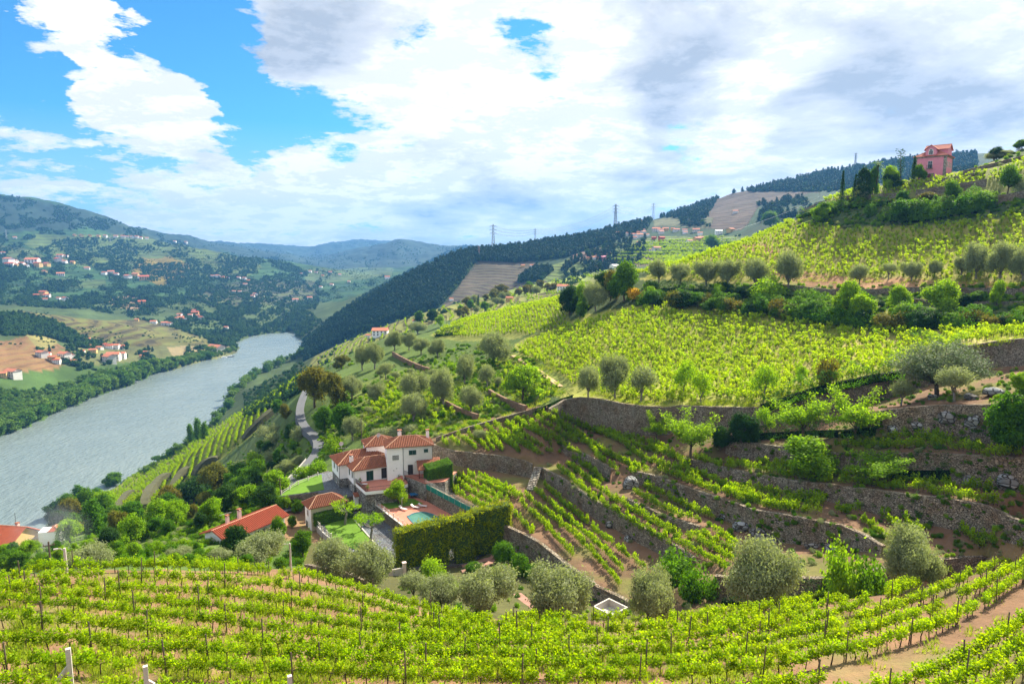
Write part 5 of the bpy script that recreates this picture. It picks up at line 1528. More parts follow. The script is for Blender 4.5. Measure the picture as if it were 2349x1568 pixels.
# hedges
def hedge(poly, z0, zt, mat, label, core=M_HCORE, dens=26, ls=.16, name='clipped_hedge', rough=.08, cat='hedge'):
    """clipped hedge: dense core and a skin of leaves; zt list of top heights per corner"""
    a = sum(poly[i][0]*poly[(i+1)%len(poly)][1]-poly[(i+1)%len(poly)][0]*poly[i][1] for i in range(len(poly)))
    if a < 0: poly = poly[::-1]; zt = zt[::-1] if hasattr(zt,'__len__') else zt
    n = len(poly); zts = zt if hasattr(zt,'__len__') else [zt]*n
    c = Vector((sum(p[0] for p in poly)/n, sum(p[1] for p in poly)/n))
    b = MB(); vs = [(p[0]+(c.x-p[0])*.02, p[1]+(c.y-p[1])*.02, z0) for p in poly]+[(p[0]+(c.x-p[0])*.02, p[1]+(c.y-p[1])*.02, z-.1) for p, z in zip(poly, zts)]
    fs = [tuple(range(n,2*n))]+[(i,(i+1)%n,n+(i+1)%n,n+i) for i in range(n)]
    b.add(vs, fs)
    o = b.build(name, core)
    r = np.random.default_rng(int(abs(c.x*13+c.y*7))); Cs, Ns = [], []
    for i in range(n):
        p, q = Vector(poly[i]), Vector(poly[(i+1)%n]); L = (q-p).length; h0, h1 = zts[i], zts[(i+1)%n]
        m_ = int(L*((h0+h1)/2-z0)*dens); s_ = r.random(m_); hh = z0+(h0+(h1-h0)*s_-z0)*r.random(m_)**.9
        nn = np.array(((q-p).y/L, -(q-p).x/L, .25)); base = np.stack([p.x+(q.x-p.x)*s_, p.y+(q.y-p.y)*s_, hh], 1)
        bump_ = (fbm(base[:,0]*.9+base[:,1]*.9, base[:,2]*.9, 3, 5)*rough*2+r.normal(size=m_)*rough)[:,None]
        Cs.append(base+nn*bump_); Ns.append(nn+r.normal(size=(m_,3))*.6)
    xs = [p[0] for p in poly]; ys = [p[1] for p in poly]; area = abs(a)/2; m_ = int(area*dens*1.5*((max(xs)-min(xs))*(max(ys)-min(ys)))/max(area,.1))
    X = r.uniform(min(xs),max(xs),m_); Y = r.uniform(min(ys),max(ys),m_); k = in_poly(X, Y, poly); X, Y = X[k], Y[k]
    # top height by inverse distance of the corners
    W = np.array([1/((X-p[0])**2+(Y-p[1])**2+.05) for p in poly]); Z = (W*np.array(zts)[:,None]).sum(0)/W.sum(0)
    Cs.append(np.stack([X, Y, Z+fbm(X*.8, Y*.8, 3, 6)*rough*2.5+r.normal(size=len(X))*rough], 1)); nn = r.normal(size=(len(X),3))*.6; nn[:,2] += 1; Ns.append(nn)
    C = np.concatenate(Cs); N_ = np.concatenate(Ns)
    link('leaves', leaves_mesh('leaves', C, N_, ls, ls*.6, r.uniform(.7,1.25,len(C))*(1+fbm(C[:,0]*1.5,C[:,2]*1.5+C[:,1],3,8)*.25), mat, r), o)
    return tag(o, label, cat)
def strip(a, b, w):
    a, b = Vector(a), Vector(b); d = (b-a).normalized(); n = Vector((-d.y, d.x))*w
    return [tuple(a), tuple(b), tuple(b+n), tuple(a+n)]
hedge(strip((-17.0,133.6),(-12.2,136.2),2.6), 131.5, [136.15,136.6,137.1,136.6], M_HEDGE, 'square clipped bright green hedge at the end of the patio', dens=120, ls=.17)
hedge(strip((-37.4,124.1),(-31.2,128.7),1.0), 127.9, [130.2,130.2,130.4,130.4], M_HEDGE, 'long low clipped hedge between the annex and the lawn', dens=120, ls=.15)
# tall golden hedge in two pieces with a doorway
hp = [(-19.2,106.9),(-10.45,108.4)]
hedge(strip((-19.2,106.9),(-14.2,107.8),2.3), 127.6, [134.1,134.9,134.9,134.1], M_CYHEDGE, 'tall golden-tipped hedge, left end beside the driveway', dens=52, ls=.28, rough=.24, name='tall_hedge')
hedge(strip((-14.3,107.75),(-10.5,108.4),2.3), 127.6, [134.8,135.6,135.6,134.8], M_CYHEDGE, 'tall golden-tipped hedge section just left of the doorway gap', dens=52, ls=.28, rough=.24, name='tall_hedge')
hedge(strip((-10.6,108.4),(-9.3,108.6),2.1), 130.7, [135.5,135.7,135.7,135.5], M_CYHEDGE, 'piece of tall hedge arching over the doorway gap', dens=52, ls=.28, rough=.16, name='tall_hedge')
hedge(strip((-9.4,108.5),(-6.4,109.2),2.4), 128.0, [135.7,136.1,136.1,135.7], M_CYHEDGE, 'tall golden-tipped hedge section just right of the doorway gap', dens=52, ls=.28, rough=.24, name='tall_hedge')
hedge(strip((-6.7,110.4),(-.2,112.0),2.2), 128.6, [136.1,137.0,137.0,136.1], M_CYHEDGE, 'tall dark hedge at the right end, set back against the terrace wall', dens=52, ls=.28, rough=.24, name='tall_hedge')
# green screen on the terrace wall above the pool, netting above it
scr = empty('screen_fence', (0,0,0)); tag(scr, 'green mesh screen fence on top of the wall above the swimming pool', 'fence')
b = MB(); c = MB(); pw_ = WALLS['pool']['top'][1:5]
off = Vector((-.25,-.2,0))
for p, q in zip(pw_[:-1], pw_[1:]):
    n = max(1, int((q-p).length/2))
    for i in range(n):
        a_, b_ = p.lerp(q, i/n)+off, p.lerp(q, (i+1)/n)+off
        b.add([a_+Vector((0,0,-.55)), b_+Vector((0,0,-.55)), b_+Vector((0,0,.45+.05*(i%2))), a_+Vector((0,0,.5))], [(0,1,2,3)])
        c.bar(a_+Vector((0,0,-.5)), a_+Vector((0,0,1.35)), .06)
        for zz in (.6,.8,1.0,1.2,1.35): c.bar(a_+Vector((0,0,zz)), b_+Vector((0,0,zz)), .012)
        L = (b_-a_).length
        for k in range(int(L/.2)): r_ = a_.lerp(b_, k*.2/L); c.bar(r_+Vector((0,0,.45)), r_+Vector((0,0,1.35)), .010)
so = b.build('screen', M_TURQ, scr); sm = so.modifiers.new('thickness', 'SOLIDIFY'); sm.thickness = .02
c.build('netting', M_NET, scr)
# stone steps up the terraces
top_s, bot_s = PZ(604.5+.3304*1905, 863.6+.3304*628, 136.7), PZ(604.5+.3304*1850, 863.6+.3304*785, 134.1)
stp = empty('stone_steps', tuple(bot_s)); tag(stp, 'narrow flight of stone steps between two terrace walls', 'steps')
N_ = 14
dv = (top_s-bot_s); sd = Vector((dv.y, -dv.x, 0)).normalized()
for i in range(N_):
    p = dv*(i/N_); q = dv*((i+1.6)/N_); b = MB(); w_ = .75+RND.uniform(-.05,.05); hz_ = p.z+dv.z/N_
    b.add([tuple(v) for v in ((p-sd*w_).to_2d().to_3d()+Vector((0,0,hz_-.5)), (p+sd*w_).to_2d().to_3d()+Vector((0,0,hz_-.5)), (q+sd*w_).to_2d().to_3d()+Vector((0,0,hz_-.5)), (q-sd*w_).to_2d().to_3d()+Vector((0,0,hz_-.5)),
      (p-sd*w_).to_2d().to_3d()+Vector((0,0,hz_)), (p+sd*w_).to_2d().to_3d()+Vector((0,0,hz_)), (q+sd*w_).to_2d().to_3d()+Vector((0,0,hz_)), (q-sd*w_).to_2d().to_3d()+Vector((0,0,hz_)))], [(0,3,2,1),(4,5,6,7),(0,1,5,4),(1,2,6,5),(2,3,7,6),(3,0,4,7)])
    b.build('step', M_GRANITE, stp)

# ------------------------------------------------------------------ road and lanes
def ribbon(name, pts, width, mat, lift=.12, kerb=None, kind='structure'):
    s = [Vector(p) for p in pts]; V_, F_ = [], []
    for i, p in enumerate(s):
        d = s[min(i+1,len(s)-1)]-s[max(i-1,0)]; d.z = 0; d.normalize(); n = Vector((d.y,-d.x,0))
        w_ = width[i] if hasattr(width,'__len__') else width
        for k in range(5):
            q = p+n*w_*(k/4-.5); V_.append((q.x, q.y, max(p.z, gz(q.x,q.y) if abs(k-2) < 1 else p.z)+lift))
        q1, q2 = p-n*(w_/2+.3), p+n*(w_/2+.3); V_ += [(q1.x,q1.y,p.z-1.2),(q2.x,q2.y,p.z-1.2)]
    for i in range(len(s)-1):
        a, b_ = i*7, (i+1)*7
        for k in range(4): F_.append((a+k,a+k+1,b_+k+1,b_+k))
        F_.append((a+5,a,b_,b_+5)); F_.append((a+4,a+6,b_+6,b_+4))
    me = bpy.data.meshes.new(name); me.from_pydata(V_, [], F_); me.materials.append(mat); me.update()
    return tag(link(name, me), kind=kind)
rp = spline([tuple(PR(*p)) for p in ROADPTS], 5)
rp = [Vector((p[0], p[1], grid_lookup(HS, [p[0]], [p[1]])[0])) for p in rp]
for _ in range(3): rp = [rp[0]]+[Vector((b_.x, b_.y, (a.z+b_.z+c_.z)/3)) for a, b_, c_ in zip(rp[:-2], rp[1:-1], rp[2:])]+[rp[-1]]
ribbon('road', rp, 4.6, M_ASPH, .35)
b = MB(); 
for i in range(6, 22):
    p, q = rp[i], rp[i+1]; d = (q-p); d.z = 0; d.normalize(); n = Vector((d.y,-d.x,0))
    if n.x > 0: n = -n
    b.bar(p+n*2.45+Vector((0,0,.45)), q+n*2.45+Vector((0,0,.45)), .14, .35)
tag(b.build('road_parapet', M_CONC), 'low pale parapet on the river side of the lane', 'wall')
print('estate', time.time()-T0)
# ------------------------------------------------------------------ vine rows
def z5(x, y): return (604.5+.3304*x, 863.6+.3304*y)
def z6(x, y): return (1122.7+.3304*x, 863.6+.3304*y)
def z7(x, y): return (1658+.3855*x, 777+.3855*y)
def px_line(pts, step=6):
    """pixel polyline -> ground polyline"""
    s = spline(pts, 4) if len(pts) > 2 else pts
    out = []
    for i in range(len(s)-1):
        n = max(1, int(math.hypot(s[i+1][0]-s[i][0], s[i+1][1]-s[i][1])/step))
        for k in range(n+(1 if i == len(s)-2 else 0)):
            f = k/n; p = hit(s[i][0]*(1-f)+s[i+1][0]*f, s[i][1]*(1-f)+s[i+1][1]*f)
            if p is not None: out.append(p)
    return out
def walk(line, spacing, jit=.1):
    """evenly spaced points along a ground polyline with the row's heading; a jump in depth ends the row"""
    out = []; carry = spacing*RND.random()
    for a, b in zip(line[:-1], line[1:]):
        L = (b-a).xy.length
        if L > 9: continue
        while carry < L:
            p = a.lerp(b, carry/L); out.append((p.x+RND.uniform(-jit,jit), p.y+RND.uniform(-jit,jit), atan2(b.y-a.y, b.x-a.x)))
            carry += spacing
        carry -= L
    return out
# foreground: rows between guide curves
def guide(pts): 
    s = spline(pts, 6); xs = np.array([p[0] for p in s]); ys = np.array([p[1] for p in s]); o = np.argsort(xs); return lambda u: np.interp(u, xs[o], ys[o])
E0 = guide([(p[0], p[1]+9) for p in EDGE])
C1 = guide([(-250,1372),(-100,1382),(132,1402),(298,1422),(463,1442),(629,1465),(777,1484),(960,1496),(1174,1500),(1373,1496),(1554,1486),(1690,1472),(1808,1452),(1893,1430),(2000,1396),(2090,1360),(2140,1336),(2250,1290),(2560,1200)])
C2 = guide([(-250,1520),(-100,1532),(300,1545),(800,1562),(1174,1575),(1500,1570),(1757,1545),(1960,1505),(2130,1455),(2231,1405),(2315,1350),(2400,1300),(2560,1230)])
C3 = guide([(-250,1720),(1174,1745),(1700,1725),(1900,1690),(2130,1620),(2349,1500),(2450,1430),(2600,1330)])
C4 = lambda u: C3(u)+135
us = np.arange(-140, 2500, 9)
FG = []       # (x, y, heading, row)
row = 0
fams = [(E0, C1, [(.0,), (.24,), (.5,), (.74,)]), (C1, C2, [(0.,), (.34,), (.68,)]), (C2, C3, [(.04,), (.36,), (.70,)]), (C3, C4, [(.0,), (.42,)])]
for A_, B_, fr in fams:
    for (f,) in fr:
        a = A_(us); b = B_(us)
        v = a*(1-f)+b*f
        if A_ is E0: ok = (b-a) > (16 if f in (.0, .5) else 58)
        else: ok = np.ones(len(us), bool) if f != .36 else us < 1900
        ok &= v > E0(us)-2
        ok &= v < (1700 if A_ is not C3 else 1630)
        line = []; 
        for uu, vv, k in zip(us, v, ok):
            if k and RND.random() > -1:
                p = hit(uu, vv)
                if p is not None: line.append(p); continue
            line.append(Vector((1e5, 1e5, 0)))
        for x, y, h in walk(line, 1.0, .07):
            if abs(x) < 5e3: FG.append((x, y, h, row))
        row += 1
# a few gaps, as in the photograph
bare = [(1990,1385,50,14),(1700,1402,90,8),(2080,1330,90,22),(900,1480,14,7),(1230,1452,0,0),(2180,1395,25,10)]
FGk = []
for x, y, h, r_ in FG:
    z = gz(x, y); u, v, d = to_px((x, y, z))
    if any(abs(u-a) < c and abs(v-b) < e for a, b, c, e in bare): continue
    if RND.random() < .04: continue
    FGk.append((x, y, z, h, r_, d, u, v))
FGk.sort(key=lambda q: q[5])
inview = [q for q in FGk if -60 < q[6] < 2410 and q[7] < 1640]
near_set = inview[:300]; ids = {id(q) for q in near_set}
rest = [q for q in FGk if id(q) not in ids]
ROWS = ['bottom row', 'second row up', 'third row up', 'fourth row up']
def where(u): return 'left' if u < 800 else ('middle' if u < 1560 else 'right')
rows_near = sorted({q[4] for q in near_set}, reverse=True)
for q in near_set:
    x, y, z, h, r_, d, u, v = q
    sd_ = RND.randrange(4); tm, cm = plant('vine', sd_)
    o = empty('grapevine', (x, y, z), h+(pi if RND.random() < .5 else 0)+RND.uniform(-.08,.08)); s_ = RND.uniform(.85,1.1); o.scale = (s_, s_*RND.uniform(.85,1.1), s_*RND.uniform(.82,1.02))
    a = link('trunk', tm, o); b = link('foliage', cm, o); SRC.setdefault(('vine', sd_), [a, b])
    ri = rows_near.index(r_); nth = ROWS[ri] if ri < 4 else 'fifth row up'
    tag(o, 'leafy grapevine, %s of the front vineyard, %s of the picture' % (nth, {'left':'left third','middle':'middle third','right':'right third'}[where(u)]), 'grapevine', 'grapevines nearest the camera in the front vineyard')
srcv = [SRC[('vine', s_)] for s_ in range(4)]
R_ = NR.integers(0, 4, len(rest))
scatter('front_vineyard_vines', [(q[0], q[1], q[2]) for q in rest], [q[3]+(pi if RND.random()<.5 else 0)+RND.uniform(-.1,.1) for q in rest], np.stack([NR.uniform(.85,1.12,len(rest)), NR.uniform(.8,1.05,len(rest)), NR.uniform(.72,1.0,len(rest))], 1), R_, srcv,
        'trellised green vines filling the front slope in curved rows', 'vines')
print('fg vines', len(FGk), time.time()-T0)
# wooden stakes along the front rows
stake = MB(); stake.tube([(0,0,-.3),(0,0,.9),(.01,.01,1.95)], [.045,.042,.038], 6); stake_me = stake.mesh('vineyard_stake', M_STAKE)
cnt = 0
byrow = {}
for q in FGk: byrow.setdefault(q[4], []).append(q)
for r_, L in byrow.items():
    L.sort(key=lambda q: q[6])
    for i in range(RND.randrange(4), len(L), 6):
        q = L[i]
        if not (-20 < q[6] < 2370 and q[7] < 1610): continue
        o = link('vineyard_stake', stake_me, None, (q[0]+.1, q[1]-.05, q[2]), RND.uniform(0,6)); o.rotation_euler[0] = RND.uniform(-.05,.05); o.rotation_euler[1] = RND.uniform(-.05,.05)
        o.scale[2] = RND.uniform(.85,1.12)
        tag(o, 'grey wooden stake standing among the vines in the %s of the front vineyard' % ({'left':'left third','middle':'middle third','right':'right third'}[where(q[6])]), 'stake', 'wooden stakes in the front vineyard rows'); cnt += 1
print('stakes', cnt)

# walled terraces
T = []
def rows(f, L):
    for pts in L: T.append([f(*p) for p in pts])
rows(z6, [[(312,795),(500,970),(700,1140),(860,1295),(920,1355)], [(250,840),(370,940),(530,1068),(640,1170),(830,1370),(910,1470)], [(210,885),(330,995),(440,1105),(470,1140),(580,1255)],
 [(150,935),(230,1035),(300,1090)], [(380,768),(540,920),(690,1040)], [(712,1068),(850,1175)], [(870,1195),(1010,1300),(1100,1350)],
 [(470,645),(600,748),(750,878),(900,970),(1080,1080),(1250,1168)], [(540,615),(700,745),(850,862),(930,905),(1060,985),(1200,1065),(1320,1125)], [(570,575),(700,665),(780,742)],
 [(1290,1160),(1400,1215),(1520,1280),(1640,1345)], [(1370,1125),(1500,1188),(1690,1295)], [(1440,1112),(1560,1160),(1700,1235)], [(1560,1085),(1720,1215)],
 [(1000,808),(1100,868),(1200,928),(1330,985),(1450,1005)], [(1060,768),(1200,838)], [(1240,858),(1400,935),(1550,995)],
 [(730,560),(880,660)], [(790,545),(950,615),(1090,672)], [(970,660),(1060,705)], [(1180,660),(1350,728),(1540,798),(1760,870)], [(1280,625),(1450,690),(1640,775),(1770,840)],
 [(1700,810),(1900,905),(2090,935)],
 [(40,358),(210,538)], [(110,338),(350,555)], [(190,325),(370,430),(440,505)], [(230,298),(500,478),(640,565)], [(300,285),(560,445),(690,470)], [(0,410),(90,520)], [(-30,450),(30,520)],
 [(330,265),(600,405),(740,545)], [(600,345),(730,395),(900,458),(1060,575),(1250,645),(1480,745)], [(750,385),(900,438),(1050,508),(1250,565),(1400,645)], [(830,405),(1100,475),(1290,562)],
 [(430,255),(570,325),(760,392)], [(440,325),(560,405),(700,478),(1000,645)], [(1420,560),(1520,610),(1640,640),(1700,650)]])
rows(z5, [[(1240,455),(1285,495)], [(1290,435),(1365,495)], [(1350,418),(1480,515)], [(1412,405),(1560,522)], [(1475,378),(1660,525)], [(1540,358),(1780,535)], [(1600,345),(1780,475),(1920,555)], [(1680,325),(1850,445),(2000,545)], [(1740,315),(1930,425)],
 [(1215,722),(1400,855),(1560,935)], [(1270,698),(1480,838),(1640,905)], [(1325,685),(1540,815),(1700,885)], [(1420,695),(1640,808),(1760,855)], [(1550,725),(1700,798),(1795,845)], [(1490,700),(1650,790),(1790,850)]])
rows(z7, [[(0,925),(150,965),(250,1003),(400,1025),(580,1045)], [(0,880),(300,985),(600,1000)], [(630,1035),(830,1042)], [(150,895),(600,985)],
 [(820,1085),(960,1185),(1010,1195)], [(940,1065),(1060,1145)], [(1400,1135),(1540,1255)], [(1530,1195),(1620,1255)], [(1720,1235),(1800,1275)], [(1080,1100),(1180,1180)],
 [(20,745),(120,775),(230,795),(400,825),(620,855),(800,868),(980,893),(1180,908),(1280,935),(1400,945),(1560,983),(1640,995)], [(200,735),(400,790),(870,838),(1100,868),(1300,888),(1600,910)],
 [(700,645),(850,645),(1000,655),(1100,652),(1250,645),(1370,662),(1500,682),(1600,705),(1780,695)], [(1000,605),(1200,605),(1370,625)]])
TV_ = []
for ln in T:
    for x, y, h in walk(px_line(ln, 4), .62, .07):
        if RND.random() < .06: continue
        TV_.append((x, y, gz(x, y), h))
print('terrace vines', len(TV_))
for s_ in range(3):                                        # three real vines double as instance sources
    q = TV_.pop(len(TV_)//2+s_*17); tm, cm = plant('vine_up', s_); o = empty('grapevine', q[:3], q[3])
    a = link('trunk', tm, o); b = link('foliage', cm, o); SRC[('vine_up', s_)] = [a, b]
    tag(o, 'slim upright young vine in a row on the walled terraces', 'grapevine', 'young vines on the walled terraces')
# the largest 60 of the rest as their own vines
TV_.sort(key=lambda q: math.hypot(q[0], q[1]))
for q in TV_[:60]:
    s_ = RND.randrange(3); tm, cm = plant('vine_up', s_); o = empty('grapevine', q[:3], q[3]); k = RND.uniform(.8,1.25); o.scale = (1,1,k); link('trunk', tm, o); link('foliage', cm, o)
    tag(o, 'slim upright young vine in a row on the walled terraces', 'grapevine', 'young vines on the walled terraces')
TV_ = TV_[60:]
scatter('terrace_vines', [q[:3] for q in TV_], [q[3] for q in TV_], np.stack([np.full(len(TV_), 1.2), np.full(len(TV_), 1.1), NR.uniform(.8,1.5,len(TV_))], 1), NR.integers(0,3,len(TV_)), [SRC[('vine_up', s_)] for s_ in range(3)],
        'rows of young upright vines on the walled terraces', 'vines')

# steep slopes of free-standing vines
def slope_pts(poly, rmin, rmax, sx, sy, ang, jit=.3, skip=.08):
    pr = [p for p in (PR(u, v, (rmin+rmax)/2) for u, v in poly)]
    xs = []
    c, s_ = cos(ang), sin(ang)
    G_ = 420; X, Y = np.meshgrid(np.arange(-G_, G_, sx), np.arange(0, 700, sy)); X = X.ravel(); Y = Y.ravel()
    X = X+NR.uniform(-jit,jit,X.shape); Y = Y+NR.uniform(-jit,jit,Y.shape)
    x = X*c-Y*s_; y = X*s_+Y*c
    R = np.hypot(x, y); k = (R > rmin) & (R < rmax) & (y > 10); x, y = x[k], y[k]
    z = grid_lookup(HS, x, y); dz = z-CAMZ; d = y*cos(PITCH)-dz*sin(PITCH); up = y*sin(PITCH)+dz*cos(PITCH)
    u = CX+FPX*x/d; v = CY-FPX*up/d
    k = in_poly(u+fbm(x/6,y/6,2,7)*8, v+fbm(x/6,y/6,2,8)*4, poly) & (NR.random(len(x)) > skip)
    return np.stack([x[k], y[k], z[k]], 1)
big = slope_pts([(1190,800),(1260,765),(1350,735),(1440,712),(1540,700),(1650,715),(1750,728),(1880,745),(2000,757),(2100,768),(2200,764),(2360,752),(2480,750),(2480,775),(2290,776),(2220,788),(2130,822),(1990,862),(1850,896),(1747,928),(1600,926),(1460,922),(1380,905),(1310,880),(1250,838),(1190,815)], 138, 245, 1.55, 1.9, .30, .42)
gap = in_poly(big[:,0], big[:,1], [tuple(hit(u,v).xy) for u,v in [(1540,700),(1640,712),(1620,725),(1520,718)]]); big = big[~gap]
upp = slope_pts([(1450,632),(1560,600),(1640,570),(1700,548),(1760,524),(1800,510),(1950,530),(2150,520),(2349,485),(2480,470),(2480,650),(2349,650),(2100,640),(1850,632),(1700,640),(1600,640)], 195, 300, 1.7, 2.1, .25, .45, .1)
mid = slope_pts([(990,768),(1100,722),(1200,696),(1292,678),(1290,700),(1296,745),(1230,770),(1180,768),(1080,776)], 230, 360, 1.5, 2.6, .55, .15, .05)
top_ = slope_pts([(1880,462),(1960,440),(2060,424),(2200,405),(2280,395),(2349,372),(2480,350),(2480,400),(2349,402),(2260,430),(2200,440),(2060,452),(1960,466)], 245, 330, 1.5, 2.4, .25, .2, .05)
gar = slope_pts([(1150,850),(1210,838),(1290,895),(1240,922),(1150,900)], 150, 240, 1.8, 2.2, .3, .4, .3)
olv = slope_pts([(1000,880),(1160,905),(1100,960),(960,985),(880,960),(820,930),(900,870)], 150, 260, 2.2, 2.4, .5, .4, .45)
SL = np.concatenate([big, upp, mid, top_, gar, olv]); print('slope vines', [len(a) for a in (big, upp, mid, top_, gar, olv)])
for s_ in range(3):
    q = SL[len(big)//2+s_*40]; tm, cm = plant('vine_bush', s_); o = empty('grapevine', tuple(q), 0); a = link('trunk', tm, o); b = link('foliage', cm, o); SRC[('vine_bush', s_)] = [a, b]
    tag(o, 'free-standing yellow-green vine on the big sunlit slope', 'grapevine', 'free-standing vines of the right-hand hillside')
scatter('hillside_vines', SL, NR.uniform(0,6.28,len(SL)), NR.uniform(.95,1.65,len(SL)), NR.integers(0,3,len(SL)), [SRC[('vine_bush', s_)] for s_ in range(3)], 'thousands of free-standing yellow-green vines on the right-hand hillside', 'vines')
# stakes of the slope: nearest ones that can be told apart
k = 0
st2 = MB(); st2.tube([(0,0,-.3),(0,0,1.55)], [.05,.045], 5); st2m = st2.mesh('vineyard_stake', M_STAKE)
bs = big[np.argsort(np.hypot(big[:,0], big[:,1]))]
for q in bs[::9][:90]:
    o = link('vineyard_stake', st2m, None, tuple(q+np.array((.35,-.2,0)))); o.rotation_euler = (RND.uniform(-.08,.08), RND.uniform(-.08,.08), 0)
    tag(o, 'thin dark stake between the free-standing vines of the big slope', 'stake', 'stakes on the big vineyard slope')
# contour rows: points pulled on to level lines
def contour_rows(poly, n, dz, rmin, rmax, iters=5):
    us_ = [p[0] for p in poly]; vs_ = [p[1] for p in poly]
    u = NR.uniform(min(us_), max(us_), n); v = NR.uniform(min(vs_), max(vs_), n); k = in_poly(u, v, poly); u, v = u[k], v[k]
    P = []
    for a, b in zip(u, v):
        p = hit(a, b)
        if p is not None and rmin < p.xy.length < rmax: P.append(tuple(p))
    if not P: return np.zeros((0,3)), np.zeros(0)
    P = np.array(P); x, y = P[:,0], P[:,1]
    for _ in range(iters):
        e = 1.5; z = grid_lookup(HS, x, y); gx_ = (grid_lookup(HS, x+e, y)-grid_lookup(HS, x-e, y))/(2*e); gy_ = (grid_lookup(HS, x, y+e)-grid_lookup(HS, x, y-e))/(2*e)
        g2 = gx_**2+gy_**2+.004; dlt = (z-np.round(z/dz)*dz); st_ = np.clip(dlt/g2, -6, 6)*.8
        x = x-gx_*st_; y = y-gy_*st_
    z = grid_lookup(HS, x, y)
    return np.stack([x, y, z], 1), np.arctan2(gx_, -gy_)
spur = [(250,1135),(330,1078),(430,1018),(500,966),(530,912),(590,860),(650,834),(700,842),(692,890),(640,925),(600,975),(540,1020),(480,1065),(420,1110),(330,1170),(262,1165)]
A1, a1 = contour_rows(spur, 12000, 2.6, 230, 640)
ridge = [(730,820),(800,778),(900,738),(1000,705),(1100,685),(1200,658),(1300,636),(1400,615),(1400,640),(1240,690),(1000,745),(860,800),(740,845)]
A2, a2 = contour_rows(ridge, 9000, 3.6, 520, 1000)
vil = [(1400,600),(1460,560),(1640,545),(1700,560),(1660,610),(1480,630)]
A3, a3 = contour_rows(vil, 5000, 5, 800, 1500)
AA = np.concatenate([A1, A2, A3]); aa = np.concatenate([a1, a2, a3]); sc_ = np.concatenate([np.full(len(A1),1.75), np.full(len(A2),1.7), np.full(len(A3),2.4)])*NR.uniform(.8,1.2,len(AA))
q = AA[5]; tm, cm = plant('vine_far', 0); o = empty('grapevine', tuple(q), float(aa[5])); SRC[('vine_far',0)] = [link('trunk', tm, o), link('foliage', cm, o)]
tag(o, 'small vine in a contour row on the spur above the river', 'grapevine', 'vines of the spur above the river')
scatter('contour_vines', AA, aa, sc_, np.zeros(len(AA)), [SRC[('vine_far',0)]], 'vine rows following the contours of the spur, the terraced ridge and the village slope', 'vines')
print('vines', time.time()-T0, len(AA))
# ------------------------------------------------------------------ individual trees and shrubs
REF = {'olive': (5.7,6.8), 'olive_sparse': (4.4,4.2), 'broad': (6.9,6.8), 'dark': (6.9,6.8), 'rust': (6.9,6.8), 'light': (6.9,6.8), 'airy': (5.2,4.6), 'cherry': (5.4,6.2), 'bush': (2.2,3.2), 'bush_light': (2.2,3.2), 'bush_grey': (2.2,3.2), 'bush_rust': (2.2,3.2), 'broom': (2.2,3.2),
       'ball': (2.3,2.6), 'conifer': (9.0,4.6), 'araucaria': (13.2,4.4), 'cypress': (5.2,1.6), 'feathery': (5.9,11.5), 'palm': (8.0,5.5), 'poplar': (9.4,2.6), 'pollard': (4.0,4.0), 'bank': (10,8)}
def tree_at(kind, u, vb, vt, wpx, label=None, R=None, seed=None, rmin=0, name=None, group=None, cat=None, parts=True, zb=None):
    """plant standing on the ground at (u, vb) or at range R; its top projects to vt and its crown is wpx wide"""
    if R is not None:
        q = PR(u, 700, R); p = Vector((q.x, q.y, gz(q.x, q.y) if zb is None else zb))
    else:
        p = hit(u, vb, rmin)
        if p is None: return None
    rx, ry, rz = ray(u, vt); Rr = p.xy.length; zt = CAMZ+rz/sqrt(rx*rx+ry*ry)*Rr
    uu, vv, d = to_px(p)
    hr, wr = REF[kind]
    h = max((zt-p.z)/hr, .12); w_ = wpx*d/FPX/wr
    h = min(max(h, w_*.45), w_*2.4)
    nm = name or {'olive':'olive_tree','olive_sparse':'olive_tree','conifer':'fir_tree','araucaria':'tall_conifer','cypress':'cypress','palm':'palm_tree','poplar':'poplar_tree','bush':'bush','bush_light':'bush','bush_grey':'bush','bush_rust':'bush','broom':'broom_bush','ball':'round_bush'}.get(kind, 'tree')
    seed = RND.randrange(5 if kind == 'olive' else 4 if kind in ('broad','light','dark') else 3) if seed is None else seed
    c_ = cat or ('bush' if 'bush' in nm else 'tree')
    return put_tree(kind, seed, tuple(p-Vector((0,0,.08))), h, None, nm, label, c_, group, parts, w_)
